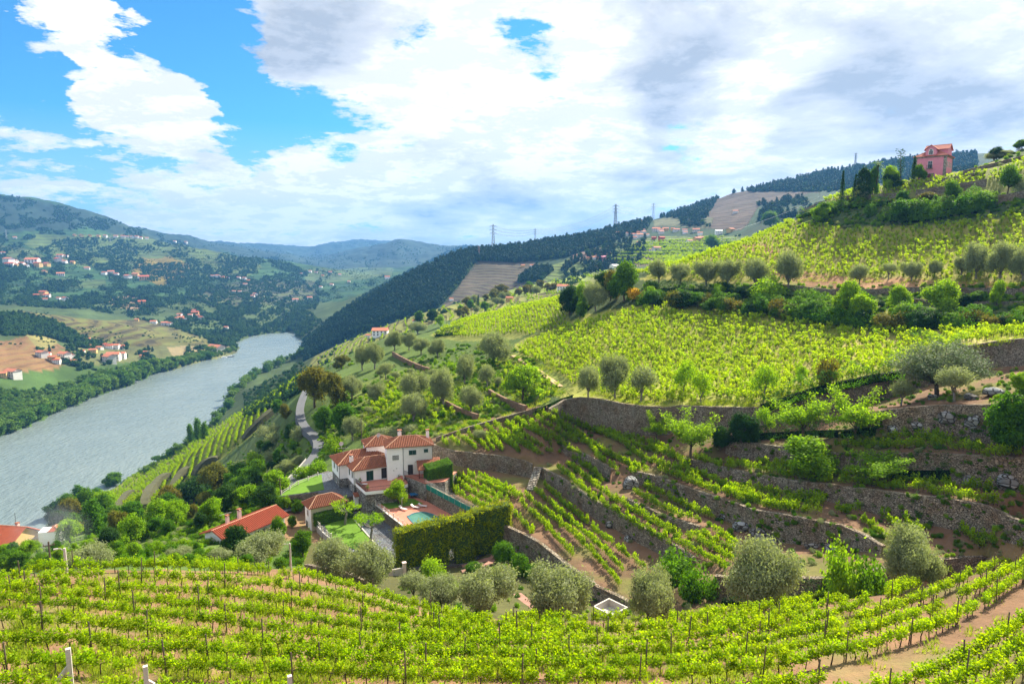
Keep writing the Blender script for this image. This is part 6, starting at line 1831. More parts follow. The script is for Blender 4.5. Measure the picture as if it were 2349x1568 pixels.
TR = [
 ('olive',165,0,1250,112,'silvery olive tree at the left edge of the front vineyard behind the two leaning poles',88),
 ('olive',373,0,1260,66,'small silvery olive above the front vines, left of the red-roofed house',84),
 ('bush_grey',318,0,1284,44,'low silver-grey shrub between two olives above the front vines',82),
 ('olive_sparse',468,0,1262,60,'greenish olive in front of the white gable of the red-roofed house',84),
 ('olive',571,0,1219,118,'big round olive tree in front of the red-roofed house',84),
 ('dark',512,0,1203,66,'dark leafy tree against the white wall of the red-roofed house',104),
 ('broad',612,0,1184,46,'dense green tree at the right corner of the red-roofed house',118),
 ('broad',670,0,1218,48,'dark green tree just right of the concrete lamp pole below the annex',110),
 ('olive',742,0,1228,100,'olive tree with forked trunk left of the pair below the garden lawn',90),
 ('olive',836,0,1234,108,'olive tree right of the pair, in front of the driveway end',82),
 ('olive',1000,0,1314,100,'olive tree left of three in a row below the tall hedge',66),
 ('olive_sparse',935,0,1308,72,'paler narrow olive against the left end of the tall hedge foot',68),
 ('olive',1112,0,1292,146,'olive tree in the middle of three below the tall hedge',66),
 ('olive',1290,0,1290,158,'large olive tree right of three, beside the walled terraces',67),
 ('olive',1513,0,1295,122,'round olive tree below the corner of the lowest terrace wall',64),
 ('olive',1783,0,1228,190,'wide silvery olive tree standing on the edge of the front vineyard',59),
 ('olive',2142,0,1203,152,'silvery olive with a twin trunk furthest right on the vineyard edge',68),
 ('bush',1580,0,1254,124,'big dark leafy bush at the end of the diagonal terrace wall',90),
 ('bush',1628,0,1296,84,'dark creeper-like bush at the corner of the low shaded wall',80),
 ('bush',2030,0,1268,96,'dark green bush left of the rightmost silvery olive',82),
 ('bush_light',1955,0,1248,84,'bright green fig-like bush left of the dark bush on the terrace edge',82),
 ('bush_light',1838,0,1345,30,'small bright bush at the foot of the wide silvery olive',62),
 ('ball',1155,1286,1242,44,'clipped dark green ball bush nearest the tall hedge'),
 ('ball',1192,1316,1272,48,'bright green ball bush in the garden below the terrace wall'),
 ('ball',1224,1325,1295,42,'green ball bush half hidden by the large olive'),
 ('ball',1087,1307,1290,34,'low flat ball bush beside the garden path'),
 ('bush_light',998,1330,1282,66,'bright lime bush in front of the tall hedge'),
 ('bush_light',1032,1336,1314,32,'small lime bush right of the bigger lime bush below the hedge'),
 ('bush_light',1252,1418,1360,60,'loose yellow-green shrub left of the large olive trunk'),
 ('bush_light',1095,1420,1385,50,'low yellow-green shrub at the foot of the middle olive'),
 ('cherry',1585,1050,934,112,'tall bright cherry tree in front of the two-tier wall'),
 ('cherry',1505,1012,942,58,'smaller bright tree left of the tall cherry on the terraces'),
 ('dark',1700,1015,944,66,'dark ivy-clad tree at the foot of the two-tier wall'),
 ('cypress',1726,1014,958,26,'small dark cypress with a brown tip at the ivy-clad corner'),
 ('airy',1756,1000,934,54,'grey-green young tree right of the small cypress'),
 ('dark',1650,1032,974,46,'dark bush right behind the tall bright cherry tree'),
 ('cherry',1842,1010,898,112,'left one of two spreading bright trees on the upper terrace'),
 ('cherry',1962,1010,880,124,'right one of two spreading bright trees on the upper terrace'),
 ('light',1850,1092,1000,124,'yellow-green bushy tree glowing on the middle right terrace'),
 ('cherry',2012,1108,1030,108,'low yellow-green tree with flat boughs beside the ivy patch'),
 ('broad',2322,1034,898,106,'dense bright green tree at the right edge of the terraces'),
 ('light',2349,905,850,60,'light green tree at the right frame edge under the tall wall'),
 ('feathery',2150,906,777,222,'very wide feathery grey-green tree on the bank below the tall wall'),
 ('olive_sparse',2068,930,866,62,'pale-trunked little tree left of two under the wide feathery tree'),
 ('olive_sparse',2187,921,838,84,'pale-trunked little tree right of two on the earth path'),
 ('bush_rust',1897,890,818,48,'brown-green rounded shrub on the rim of the big slope'),
 ('olive',1350,912,834,60,'olive tree leftmost of three on the lower rim of the big slope'),
 ('olive',1410,915,804,80,'tallest olive of three on the lower rim of the big slope'),
 ('olive_sparse',1470,922,836,72,'open-crowned olive rightmost of three on the lower rim of the big slope'),
 ('airy',1567,910,826,60,'young light-green tree on the slope rim, left of its twin'),
 ('airy',1609,927,850,54,'young light-green tree on the slope rim, right of its twin'),
 ('airy',1753,921,838,64,'thin light-green tree alone on the rim above the tall stone wall'),
 ('airy',1836,892,838,26,'slender sapling on the slope left of the brown-green shrub'),
 ('olive',1132,838,753,86,'large dark olive tree left of the big sunlit vineyard slope'),
 ('olive',1066,882,806,58,'olive tree below and left of the large dark olive'),
 ('olive_sparse',1118,892,834,42,'small thin olive under the large dark olive'),
 ('olive',948,932,845,66,'olive left of a close pair behind the white house'),
 ('olive',1016,936,840,72,'olive right of a close pair behind the white house'),
 ('olive',1080,948,877,60,'olive tree right of the close pair behind the house'),
 ('light',1200,918,836,84,'bright green tree at the bottom of the dirt path'),
 ('olive',1003,819,771,50,'round olive on the terrace edge above the ivy wall, right one'),
 ('olive',966,812,772,40,'round olive on the terrace edge above the ivy wall, left one'),
 ('olive',905,803,754,44,'olive at the left end of the upper olive terrace'),
 ('olive',938,803,757,40,'olive second from left on the upper olive terrace'),
 ('olive',958,766,735,46,'olive above the upper terrace beside the light green tree'),
 ('olive',830,850,784,50,'olive left of a pair on the spur above the road'),
 ('olive',860,846,778,48,'olive right of a pair on the spur above the road'),
 ('olive_sparse',884,870,830,34,'little olive among green shrubs on the bank above the road'),
 ('rust',722,935,840,74,'bronze-leaved oak above the bend of the lane, left crown'),
 ('rust',768,938,852,66,'bronze-leaved oak above the bend of the lane, right crown'),
 ('rust',784,845,814,42,'small bronze oak above the two lane-side oaks'),
 ('olive',808,915,855,58,'olive just right of the bronze oaks'),
 ('olive',862,918,872,52,'olive second to the right of the bronze oaks'),
 ('broad',746,985,930,56,'dark glossy tree beside the lane bend, left one'),
 ('broad',790,990,922,60,'dark glossy tree beside the lane bend, right one'),
 ('olive',950,968,896,66,'olive tree straight behind the tall chimney of the house'),
 ('olive',808,1010,948,50,'olive left of the wooden pole behind the house'),
 ('olive',888,1012,975,70,'olive whose crown shows just above the tall wing roof'),
 ('olive_sparse',1100,1012,985,34,'grey-green olive sapling beside the upper vine terrace'),
 ('bush_grey',940,990,972,40,'grey shrub on the slope right of the tall chimney'),
 ('bush_light',700,1097,1062,44,'yellow-green bush beside the lawn strip, left one'),
 ('bush_light',728,1092,1058,46,'yellow-green bush beside the lawn strip, right one'),
 ('bush_light',770,1040,1005,46,'bright shrub at the lane end above the lower roofs'),
 ('olive',655,1092,1052,46,'pale olive on the river side of the lane'),
 ('olive',688,1070,1042,34,'small pale olive near the lane parapet'),
 ('broad',1430,692,598,82,'tall bright-topped tree by the yellow broom on the skyline'),
 ('olive',1366,714,640,60,'grey olive left of the tall bright-topped tree'),
 ('dark',1308,722,652,56,'dark round tree at the left end of the skyline clump'),
 ('light',1338,716,648,40,'yellow-green tree between the dark tree and the grey olive'),
 ('rust',1400,690,618,42,'bronze tree behind the tall bright-topped tree'),
 ('broom',1465,688,660,46,'yellow flowering broom bush beside the upper track'),
 ('light',1492,684,655,36,'lime bush right of the yellow broom'),
 ('poplar',962,742,715,18,'dark upright tree beside the light green tree on the ridge'),
 ('dark',992,738,708,24,'dark round tree on the terraced ridge above the olives'),
 ('light',1010,750,720,26,'light green tree beside the ridge pole'),
 ('conifer',1096,706,676,16,'single conifer at the edge of the oak scrub'),
 ('rust',1270,668,648,30,'brownish tree left of the small white ridge house'),
 # upper hillside
 ('olive',1620,656,594,64,'olive in the upper row, leftmost of the dense group'),
 ('olive',1560,652,600,48,'olive left of the dense group in the upper row'),
 ('olive',1668,658,590,54,'olive second in the dense group of the upper row'),
 ('olive',1732,664,585,66,'olive third in the dense group of the upper row'),
 ('olive',1808,666,566,68,'tallest dark olive in the upper row, leaning right'),
 ('olive',1512,650,590,50,'olive above the yellow broom at the left end of the upper row'),
 ('olive',1972,652,602,42,'small round olive left of three on the red earth strip'),
 ('olive_sparse',2038,640,602,34,'thin olive in the middle of the red earth strip'),
 ('olive',2090,645,596,46,'small round olive right of three on the red earth strip'),
 ('olive',2144,634,592,34,'round olive at the right end of the red earth strip'),
 ('olive',2205,634,582,44,'olive left of the big group at the right edge of the upper row'),
 ('olive',2240,640,548,68,'broad dark olive, left one of the big group at the right edge'),
 ('olive',2292,646,546,64,'broad dark olive, middle one of the big group at the right edge'),
 ('olive',2345,650,556,66,'broad dark olive cut by the right frame edge'),
 ('broad',1768,520,484,44,'round dark green tree on the skyline left of the track posts'),
 ('broad',1631,578,538,38,'lone round tree on the left skyline of the upper vineyard'),
 ('bush_light',1762,690,636,80,'tall feathery reed-like bush beside the upper track'),
 ('light',1938,730,640,70,'bright tree by the track, left of the middle one'),
 ('light',1975,742,672,60,'bright low tree hanging below the track hedge'),
 ('light',2060,720,652,50,'bright small tree in the track hedge, middle one'),
 ('light',2075,742,695,56,'lime bush below the track hedge'),
 ('light',2160,722,638,84,'bright rounded tree in the track hedge, right of middle'),
 ('light',2286,705,640,38,'bright small tree in the track hedge nearest the right edge'),
 ('light',1645,686,650,34,'lime bush at the left part of the track hedge'),
 ('conifer',1916,440,392,24,'dark fir at the left end of the garden of the pink house',282),
 ('conifer',1940,438,400,22,'second dark fir beside the left fir of the pink house garden',282),
 ('palm',1994,430,364,44,'palm tree left of the pink house',282),
 ('cypress',1962,436,386,28,'dark cypress-like tree left of the palm',282),
 ('broad',1984,432,382,30,'green tree under the palm crown',282),
 ('light',2020,428,380,40,'bright green tree right of the palm',282),
 ('dark',2030,430,396,44,'dark rounded tree below the bright tree by the palm',282),
 ('araucaria',2047,426,342,24,'very tall thin conifer left of the pink house',282),
 ('conifer',2072,424,360,26,'dark tall conifer nearest the pink house',282),
 ('broad',2085,424,378,30,'green tree touching the left wall of the pink house',282),
 ('bush_grey',1962,440,414,28,'whitish shrub below the cypress-like tree',282),
 ('broad',1892,500,462,60,'bushy olive-green tree on the bank left below the pink house'),
 ('light',1880,510,472,44,'yellow-green bush on the left shoulder of the upper vineyard'),
 ('bush',2000,498,466,34,'yellowish round bush left of the long ivy bank'),
 ('broad',2064,510,458,70,'big ivy mound, highest left part of the long ivy bank'),
 ('broad',2072,470,436,40,'dark bush on the wall below the pink house'),
 ('rust',2130,466,440,46,'brownish bush on the wall below the pink house'),
 ('broad',2182,462,414,40,'dark green bush climbing the vine terrace by the pink house'),
 ('bush',2220,464,444,36,'low bush right of the dark climbing bush'),
 ('airy',2254,468,436,48,'small light tree above the right end of the ivy bank'),
 ('broad',2312,450,378,58,'tall ivy-covered dark tree at the right below the skyline vines'),
 ('bush_grey',2340,448,404,40,'pale bush at the right frame edge below the skyline vines'),
 ('olive',2250,390,350,52,'grey-green tree behind the pink house on the right skyline',318),
 ('olive',2275,376,345,40,'second grey-green tree on the right skyline',318),
 ('dark',2256,360,338,36,'dark tree on the skyline right of the pink house',318),
 ('broad',2310,345,322,40,'dark crown on the skyline near the right frame edge',318),
 ('conifer',2303,346,326,16,'small pointed tree on the skyline near the right edge',318),
 ('dark',2340,335,310,44,'dark skyline tree cut by the right frame edge',318),
 ('olive',2335,350,328,36,'grey skyline tree below the dark one at the right edge',318),
 # left slope
 ('broad',262,1118,1083,46,'round tree alone on the river bank at the tip of the spur'),
 ('poplar',180,1148,1120,22,'small dark tree above the bank thicket'),
 ('poplar',440,1018,972,16,'bright poplar leftmost of three on the river bank'),
 ('poplar',455,1014,960,18,'bright poplar tallest of three on the river bank'),
 ('poplar',470,1010,968,16,'bright poplar rightmost of three on the river bank'),
 ('rust',158,1205,1140,54,'bronze-green tree in the bank thicket beside the river'),
 ('dark',136,1235,1168,50,'dark tree at the left of the bank thicket'),
 ('poplar',216,1232,1146,40,'tall bright tree at the centre of the bank thicket'),
 ('broom',196,1222,1196,26,'yellow flowering bush in the bank thicket'),
 ('broad',240,1205,1128,50,'green tree against the tip of the spur vineyard'),
 ('rust',262,1235,1170,46,'bronze-green tree below the tip of the spur vineyard'),
 ('light',305,1250,1176,72,'big light green tree below the dark terrace banks'),
 ('rust',386,1182,1112,58,'golden-green tree between two dark terrace banks'),
 ('rust',490,1140,1060,62,'bronze-topped tree at the head of the gully'),
 ('dark',445,1160,1092,66,'dark tree beside the bronze-topped one in the gully'),
 ('light',584,1082,1034,50,'light green tree high on the slope below the lane'),
 ('light',566,1165,1110,60,'light green tree behind the red-roofed house ridge'),
 ('rust',584,1112,1078,34,'golden bush on the slope above the red-roofed house'),
 ('dark',520,1175,1110,70,'dark tree just above the red roof'),
 ('rust',655,960,925,32,'bronze tree on the river side of the lane bend'),
 ('broad',636,950,915,30,'green tree left of the bronze tree by the lane'),
 ('bush_grey',610,1000,975,40,'grey reeds on the steep bank below the lane'),
]
for rec in TR:
    kind, u, vb, vt, w_, lab = rec[:6]
    R_ = rec[6] if len(rec) > 6 else None
    rm = 0
    if R_ is None and vb > 1150 and u < 900: rm = 95
    elif R_ is None and 900 <= u < 1330 and vb > 1280: rm = 72
    tree_at(kind, u, vb, vt, w_, lab, R_, rmin=rm)
# garden trees on the estate
def on(kind, x, y, z, h, w_, label, seed=0, name='tree'): return put_tree(kind, seed, (x, y, z), h, 1.0, name, label, 'tree', None, True, w_)
on('light', -22.6, 130.6, DECKZ, .72, .78, 'round bright tree on the lawn patch of the pool deck', 1)
on('pollard', -31.9, 124.9, 128, 1.15, 1.15, 'pollarded tree left on the bright lawn, in front of the low hedge', 0)
on('pollard', -25.6, 117.6, 128, 1.15, 1.15, 'pollarded tree right on the lawn, nearest the driveway', 1)
on('pollard', -28.2, 122.0, 128, .8, .6, 'thin pollarded tree between the two bigger ones on the lawn', 2)

# thickets of trees that are only told apart by their place
def grove(poly, n, kinds, hpx, group, label, rmin=0, seed0=0, wfac=.95):
    us_ = [p[0] for p in poly]; vs_ = [p[1] for p in poly]; k = 0; tries = 0; pts = []
    while k < n and tries < n*30:
        tries += 1; u = RND.uniform(min(us_), max(us_)); v = RND.uniform(min(vs_), max(vs_))
        if not in_poly(np.array([u]), np.array([v]), poly)[0]: continue
        if any(abs(u-a)*.9+abs(v-b)*1.6 < hpx*.42 for a, b in pts): continue
        h = hpx*RND.uniform(.7,1.3)
        if tree_at(RND.choice(kinds), u, v, v-h, h*wfac*RND.uniform(.8,1.15), label, rmin=rmin, group=group, name='tree') is not None:
            pts.append((u, v)); k += 1
grove([(128,1190),(240,1150),(330,1195),(345,1240),(240,1262),(130,1250)], 16, ['broad','dark','broad','light','broad'], 52, 'trees of the riverbank thicket', 'green tree packed in the thicket between the left house and the spur', 95)
grove([(330,1200),(420,1150),(520,1110),(560,1090),(640,1130),(620,1175),(520,1190),(440,1225),(350,1235)], 28, ['broad','dark','dark','rust','light','broad'], 50, 'trees of the gully', 'dense green tree in the gully above the red-roofed house', 95)
grove([(0,1262),(60,1275),(130,1265),(250,1270),(350,1255),(455,1262),(450,1290),(300,1296),(0,1312)], 26, ['broad','light','light','broad','bush'], 34, 'bright trees behind the front vineyard', 'bright green low tree between the front vines and the river', 80)
grove([(230,1262),(455,1262),(640,1250),(690,1262),(690,1296),(600,1300),(300,1296)], 20, ['bush_light','broad','light','bush'], 26, 'shrubs right behind the front vineyard', 'bright leafy shrub between the front vines and the red-roofed house', 75, wfac=1.3)
grove([(100,1288),(690,1282),(690,1304),(600,1305),(300,1299),(100,1303)], 42, ['bush_light','bush','bush_light','bush'], 20, 'low shrubs along the back edge of the front vineyard', 'low leafy shrub right at the back edge of the front vines', 60, wfac=1.5)
grove([(640,1130),(690,1165),(680,1215),(640,1235),(625,1180)], 8, ['broad','light','broad'], 30, 'trees below the lane', 'green tree beside the lane above the red-roofed house', 95)
grove([(600,1010),(650,980),(685,985),(690,1050),(650,1090),(600,1120),(570,1100)], 16, ['dark','bush_grey','broad','bush'], 30, 'shrubs on the steep bank below the lane', 'dark shrub on the shaded bank on the river side of the lane', 95)
grove([(760,900),(900,860),(1050,800),(1150,850),(1150,900),(1050,960),(900,960),(780,1000)], 26, ['bush_light','bush','olive_sparse','bush_light'], 22, 'shrubs among the olives', 'green shrub on the olive slope behind the house', 120)
grove([(1085,700),(1140,678),(1240,662),(1262,672),(1180,690),(1060,735),(1020,735)], 26, ['rust','rust','olive','broad'], 22, 'oak scrub on the ridge', 'brownish small tree in the scrub above the bright vineyard', 200)
grove([(1290,700),(1340,690),(1400,660),(1450,690),(1400,705),(1340,735),(1300,735)], 7, ['dark','broad'], 40, 'trees of the skyline clump', 'dark green tree low in the skyline clump', 180)
print('trees', time.time()-T0)

# hedge banks and ivy: leafy masses built as scattered leaves over the ground
def leaf_bank(name, pts, h, depth, mat, label, n=1, cat='hedge', ls=.26, rmin=0, dens=34, lift=0.0, kind_=None):
    """irregular leafy bank along ground points"""
    P = []
    for p in pts:
        q = hit(p[0], p[1], rmin)
        if q is not None: P.append(q)
    if len(P) < 2: return None
    r = np.random.default_rng(int(pts[0][0]+pts[0][1])); Cs, Ns, Ts = [], [], []
    core = MB(); cn = []
    for a, b_ in zip(P[:-1], P[1:]):
        L = (b_-a).length
        m_ = int(L*h*dens*1.6); s_ = r.random(m_); th = r.uniform(-.25, 1.0, m_)*pi*.72
        ax = (b_-a).normalized(); n_ = Vector((ax.y,-ax.x,0)).normalized()
        if n_.dot(Vector((a.x,a.y,0))) > 0: n_ = -n_
        base = np.array(a)[None,:]+s_[:,None]*np.array(b_-a)[None,:]
        lump = 1.05+1.0*fbm(base[:,0]*.28+7, base[:,1]*.28, 3, 12)+.35*fbm(base[:,0]*1.3, base[:,1]*1.3+th, 3, 13); lump = np.clip(lump, .25, 2)
        off = (np.cos(th)*depth*lump*.8); up = np.sin(np.clip(th,0,None))*h*lump
        C = base+off[:,None]*np.array(n_)[None,:]; C[:,2] += up+lift+np.where(th < 0, r.random(m_)*h*.3, 0)
        Cs.append(C+r.normal(size=C.shape)*.12); N_ = np.cos(th)[:,None]*np.array(n_)[None,:]+r.normal(size=C.shape)*.6; N_[:,2] += np.sin(th)+.3; Ns.append(N_); Ts.append(r.uniform(.75,1.2,m_)*(lump*.5+.5))
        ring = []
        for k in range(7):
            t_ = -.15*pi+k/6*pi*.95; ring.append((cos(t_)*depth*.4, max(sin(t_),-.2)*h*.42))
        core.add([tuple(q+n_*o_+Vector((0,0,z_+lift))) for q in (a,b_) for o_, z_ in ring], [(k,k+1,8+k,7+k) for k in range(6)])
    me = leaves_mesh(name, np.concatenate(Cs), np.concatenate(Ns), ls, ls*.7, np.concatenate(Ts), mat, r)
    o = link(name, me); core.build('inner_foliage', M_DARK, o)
    return tag(o, label, cat)
leaf_bank('hedge_bank', [(1460,700),(1520,690),(1600,695),(1680,702),(1760,712)], 3.2, 2.2, M_BROAD, 'long dark hedge bank above the big slope, left part under the track', ls=.3)
leaf_bank('hedge_bank', [(1750,712),(1830,722),(1900,733),(1990,742),(2080,748)], 3.8, 2.6, M_BROAD, 'long dark hedge bank above the big slope, middle part', ls=.3)
leaf_bank('hedge_bank', [(2070,748),(2160,752),(2250,748),(2349,742),(2450,740)], 3.4, 2.6, M_BROAD, 'long dark hedge bank above the big slope, right part', ls=.3)
leaf_bank('hedge_bank', [(1490,668),(1560,668),(1640,672),(1740,678),(1830,686)], 2.6, 2.0, M_DARK, 'dark shaded scrub bank on the upper side of the track', ls=.3)
leaf_bank('ivy_bank', [(2030,505),(2090,508),(2150,500),(2210,490),(2262,482)], 5.5, 3.2, M_BROAD, 'long ivy bank below the pink house', ls=.32)
leaf_bank('scrub_bank', [(1835,500),(1880,488),(1930,480),(1980,474),(2040,470)], 3.2, 2.2, M_BROAD, 'mixed green scrub on the bank left below the pink house', ls=.32)
leaf_bank('ivy_bank', [(1745,945),(1800,928),(1860,908),(1930,892),(2000,878),(2060,868)], 3.2, 1.8, M_BROAD, 'dark ivy bank along the rim left of the wide feathery tree', ls=.26, lift=.3)
leaf_bank('ivy_bank', [(1655,1020),(1700,1012),(1760,1004),(1850,1000),(1930,1000),(2010,994)], 2.6, 1.5, M_DARK, 'dark ivy at the foot of the rim bank behind the two spreading trees', ls=.24)
leaf_bank('ivy_patch', [(2040,1098),(2090,1100),(2140,1100),(2178,1100)], 3.0, .5, M_DARK, 'dark ivy hanging over the rough terrace wall', ls=.18, lift=.2)
leaf_bank('ivy_bank', [(1225,948),(1255,935),(1285,922),(1315,912)], 1.8, 1.2, M_DARK, 'dark ivy on the left end of the two-tier wall', ls=.22)
leaf_bank('ivy_bank', [(1000,772),(1030,768),(1062,765)], 2.6, 1.6, M_DARK, 'dark square hedge at the lower left corner of the bright vineyard', ls=.3)
leaf_bank('scrub_bank', [(1655,1385),(1700,1388),(1760,1384),(1840,1375),(1930,1362)], 1.5, 1.2, M_DARK, 'dark creeper along the foot of the low shaded wall', ls=.18, rmin=72)
leaf_bank('scrub_bank', [(2080,780),(2160,790),(2215,800)], 1.8, 1.4, M_BROAD, 'low ivy where the tall wall starts behind the feathery tree', ls=.24)
grove([(1480,696),(1600,700),(1750,715),(1900,735),(2080,748),(2349,742),(2349,752),(2080,760),(1880,745),(1700,722),(1500,704)], 44, ['broad','bush','dark','bush_rust','broad'], 34, 'shrubs of the long track hedge', 'leafy shrub growing out of the long hedge under the upper track', 120, wfac=1.5)
grove([(1490,660),(1700,668),(1900,685),(2100,690),(2349,695),(2349,702),(2000,705),(1700,682),(1490,676)], 22, ['dark','bush','broad'], 24, 'shrubs on the upper side of the track', 'dark shrub on the shaded bank behind the upper track', 120, wfac=1.4)
grove([(2030,495),(2262,472),(2265,486),(2120,512),(2030,512)], 12, ['broad','bush'], 34, 'bushes of the ivy bank', 'leafy mound of the long ivy bank below the pink house', 150, wfac=1.4)
# undergrowth of the green slopes
def cover(name, polys, label, kinds=('bush_light','bush','bush_grey'), smin=.2, smax=.6, w=(.4,.4,.2)):
    P, K = [], []
    for poly, n, rmin in polys:
        us_ = [p[0] for p in poly]; vs_ = [p[1] for p in poly]
        u = NR.uniform(min(us_), max(us_), n*2); v = NR.uniform(min(vs_), max(vs_), n*2); k = in_poly(u, v, poly); u, v = u[k][:n], v[k][:n]
        for a, b in zip(u, v):
            p = hit(a, b, rmin)
            if p is not None: P.append(tuple(p))
    n = len(P); src = []
    for kd in kinds:
        key = next((q for q in SRC if q[0] == kd), None); src.append(SRC[key])
    var = NR.choice(len(kinds), n, p=w)
    return scatter(name, P, NR.uniform(0,6.28,n), NR.uniform(smin, smax, n), var, src, label, 'undergrowth')
cover('undergrowth', [
 ([(750,1000),(760,900),(900,840),(1050,790),(1200,800),(1280,900),(1240,925),(1000,1005)], 1500, 120),
 ([(130,1180),(330,1180),(560,1040),(690,960),(690,1060),(640,1130),(640,1240),(450,1260),(0,1312),(0,1262)], 2200, 90),
 ([(690,1060),(740,960),(790,1000),(740,1060)], 120, 100),
 ([(1420,700),(1480,655),(2400,655),(2400,740),(1990,740),(1540,690)], 900, 120),
 ([(1740,520),(1860,470),(2300,445),(2400,440),(2400,480),(2150,512),(1950,525)], 700, 200),
 ([(2200,400),(2349,330),(2500,300),(2500,360),(2349,368),(2230,395)], 200, 240),
 ([(720,845),(800,800),(870,780),(900,850),(760,900)], 300, 300),
 ([(250,1165),(330,1120),(420,1060),(520,985),(560,930),(620,870),(690,850),(700,900),(560,1040),(420,1130),(300,1190)], 260, 260),
], 'low bushes and weeds covering the green banks', smin=.18, smax=.55, w=(.45,.4,.15))
cover('terrace_weeds', [
 ([(1250,950),(1480,1000),(1700,1010),(2349,1040),(2349,1270),(1700,1310),(1500,1300),(1240,1080)], 900, 80),
 ([(1660,1000),(2349,935),(2349,1030),(2000,1030),(1700,1012)], 220, 80),
 ([(1200,1240),(1480,1400),(1650,1330),(1700,1380),(1500,1410),(1300,1420),(1000,1400),(900,1340),(1100,1330)], 160, 60),
 ([(2240,845),(2349,845),(2349,920),(2050,935),(1990,940),(2030,880)], 160, 80),
], 'small weeds and creepers on the bare terrace banks', smin=.10, smax=.34, w=(.3,.5,.2))
# grass
gm = plant('grass', 0)[1]
p0 = hit(1500, 1480); go = tag(link('grass_tuft', gm, None, tuple(p0)), 'short tuft of grass between the front vine rows', 'grass')
go['kind'] = 'stuff'
def grass_cover(name, polys, label, smin=.8, smax=1.8):
    P = []
    for poly, n, rmin in polys:
        us_ = [p[0] for p in poly]; vs_ = [p[1] for p in poly]; u = NR.uniform(min(us_), max(us_), n*2); v = NR.uniform(min(vs_), max(vs_), n*2); k = in_poly(u, v, poly)
        u, v = u[k][:n], v[k][:n]; keep = fbm(u/40, v/16, 3, 99) > -.12
        for a, b in zip(u[keep], v[keep]):
            p = hit(a, b, rmin)
            if p is not None: P.append(tuple(p))
    n = len(P); scatter(name, P, NR.uniform(0,6.28,n), NR.uniform(smin,smax,n), np.zeros(n), [[go]], label, 'grass')
grass_cover('front_grass', [([(-20,1330),(600,1320),(1000,1425),(1500,1430),(1850,1390),(1800,1568),(-20,1568)], 4200, 0), ([(1900,1400),(2349,1285),(2349,1568),(2000,1568)], 150, 0)], 'patchy grass and weeds between the front vine rows', .7, 1.5)
grass_cover('slope_grass', [([(1190,800),(1540,700),(2349,755),(2349,775),(1990,868),(1747,932),(1460,928),(1300,900)], 6000, 100), ([(1480,640),(1700,550),(1950,530),(2349,485),(2349,660)], 3000, 150), ([(1180,820),(1300,900),(1240,930),(1000,1010),(800,1000),(900,860)], 5000, 100)], 'yellow-green grass under the vines of the hillside', 1.1, 2.2)
print('cover', time.time()-T0)
# ------------------------------------------------------------------ other houses
M_PWALL = simple('pale_wall', (.70,.68,.64), .85, .06, .5)
M_YWALL = simple('ochre_wall', (.62,.42,.17), .85, .08, .5)
M_RWALL = simple('brick_red_wall', (.45,.10,.06), .85, .08, .5)
M_FROOF = simple('far_roof', (.46,.16,.09), .85, .12, .5)
M_DARKW = simple('dark_opening', (.03,.035,.04), .6, .05, .5)
def gable_house(name, px_, deg, Lx, Ly, h, rise, wall, roof, label, cat='house', ze=None, hip=(0,0), ribs=False, extra=None, ov=.35, group=None):
    o = empty(name, tuple(px_), radians(deg)); tag(o, label, cat, group)
    w = MB(); w.box(0, Lx, 0, Ly, -2.5, h); w.build('wall', wall, o)
    hip_roof(o, 0, Lx, 0, Ly, h, h+rise, roof, ov, hip, ribs=ribs)
    if not hip[0] and Lx > Ly: gable_fill(o, 0.0, Lx, 0, Ly, h, h+rise, wall)
    if extra: extra(o)
    return o
# red-roofed house just beyond the front vineyard
pA = PZ(487, 1217, 131.0); ang = -30; Lh = 13; pA = Vector((pA.x-2.9*cos(radians(-30))+.5*.5, pA.y-2.9*sin(radians(-30))+.5, 0))
def ex(o):
    chimney(o, 1.6, 3.6, 3.2, 5.2, .5, M_PINKCH); chimney(o, 1.6, 6.2, 3.3, 5.5, .55, M_PINKCH)
    opening(o, 'glass', 1.6, 0, 1.0, 1.0, 1.1)
    gb = MB(); gb.add([(0,0,2.9),(5.8,0,2.9),(2.9,0,4.2)], [(0,1,2)]); gb.build('gable', M_WHITE, o); gb = MB(); gb.add([(0,Lh,2.9),(5.8,Lh,2.9),(2.9,Lh,4.2)], [(2,1,0)]); gb.build('gable', M_WHITE, o)
M_PINKCH = simple('pale_pink_chimney', (.66,.52,.48), .85, .08, 2)
q = Vector((pA.x, pA.y, 126.0))
gable_house('red_roofed_house', (pA.x, pA.y, 126.7), ang, 5.8, Lh, 2.95, 1.4, M_WHITE, M_TILE_O, 'white house with a big new red gable roof and two small chimneys', extra=ex, ribs=True, ov=.7)
aerial(pA.x+2.6, pA.y+3.0, 130.6, 1.6, .8, 'thin aerial beside the chimneys of the red-roofed house')
# ruined wall pieces by it
g1 = hit(622, 1235, 95); g2 = hit(655, 1222, 95)
if g1 and g2: free_wall([g1, g1.lerp(g2,.5), g2], 2.0, 'weathered brick and stone wall fragment right of the red-roofed house', mat=M_STONE)
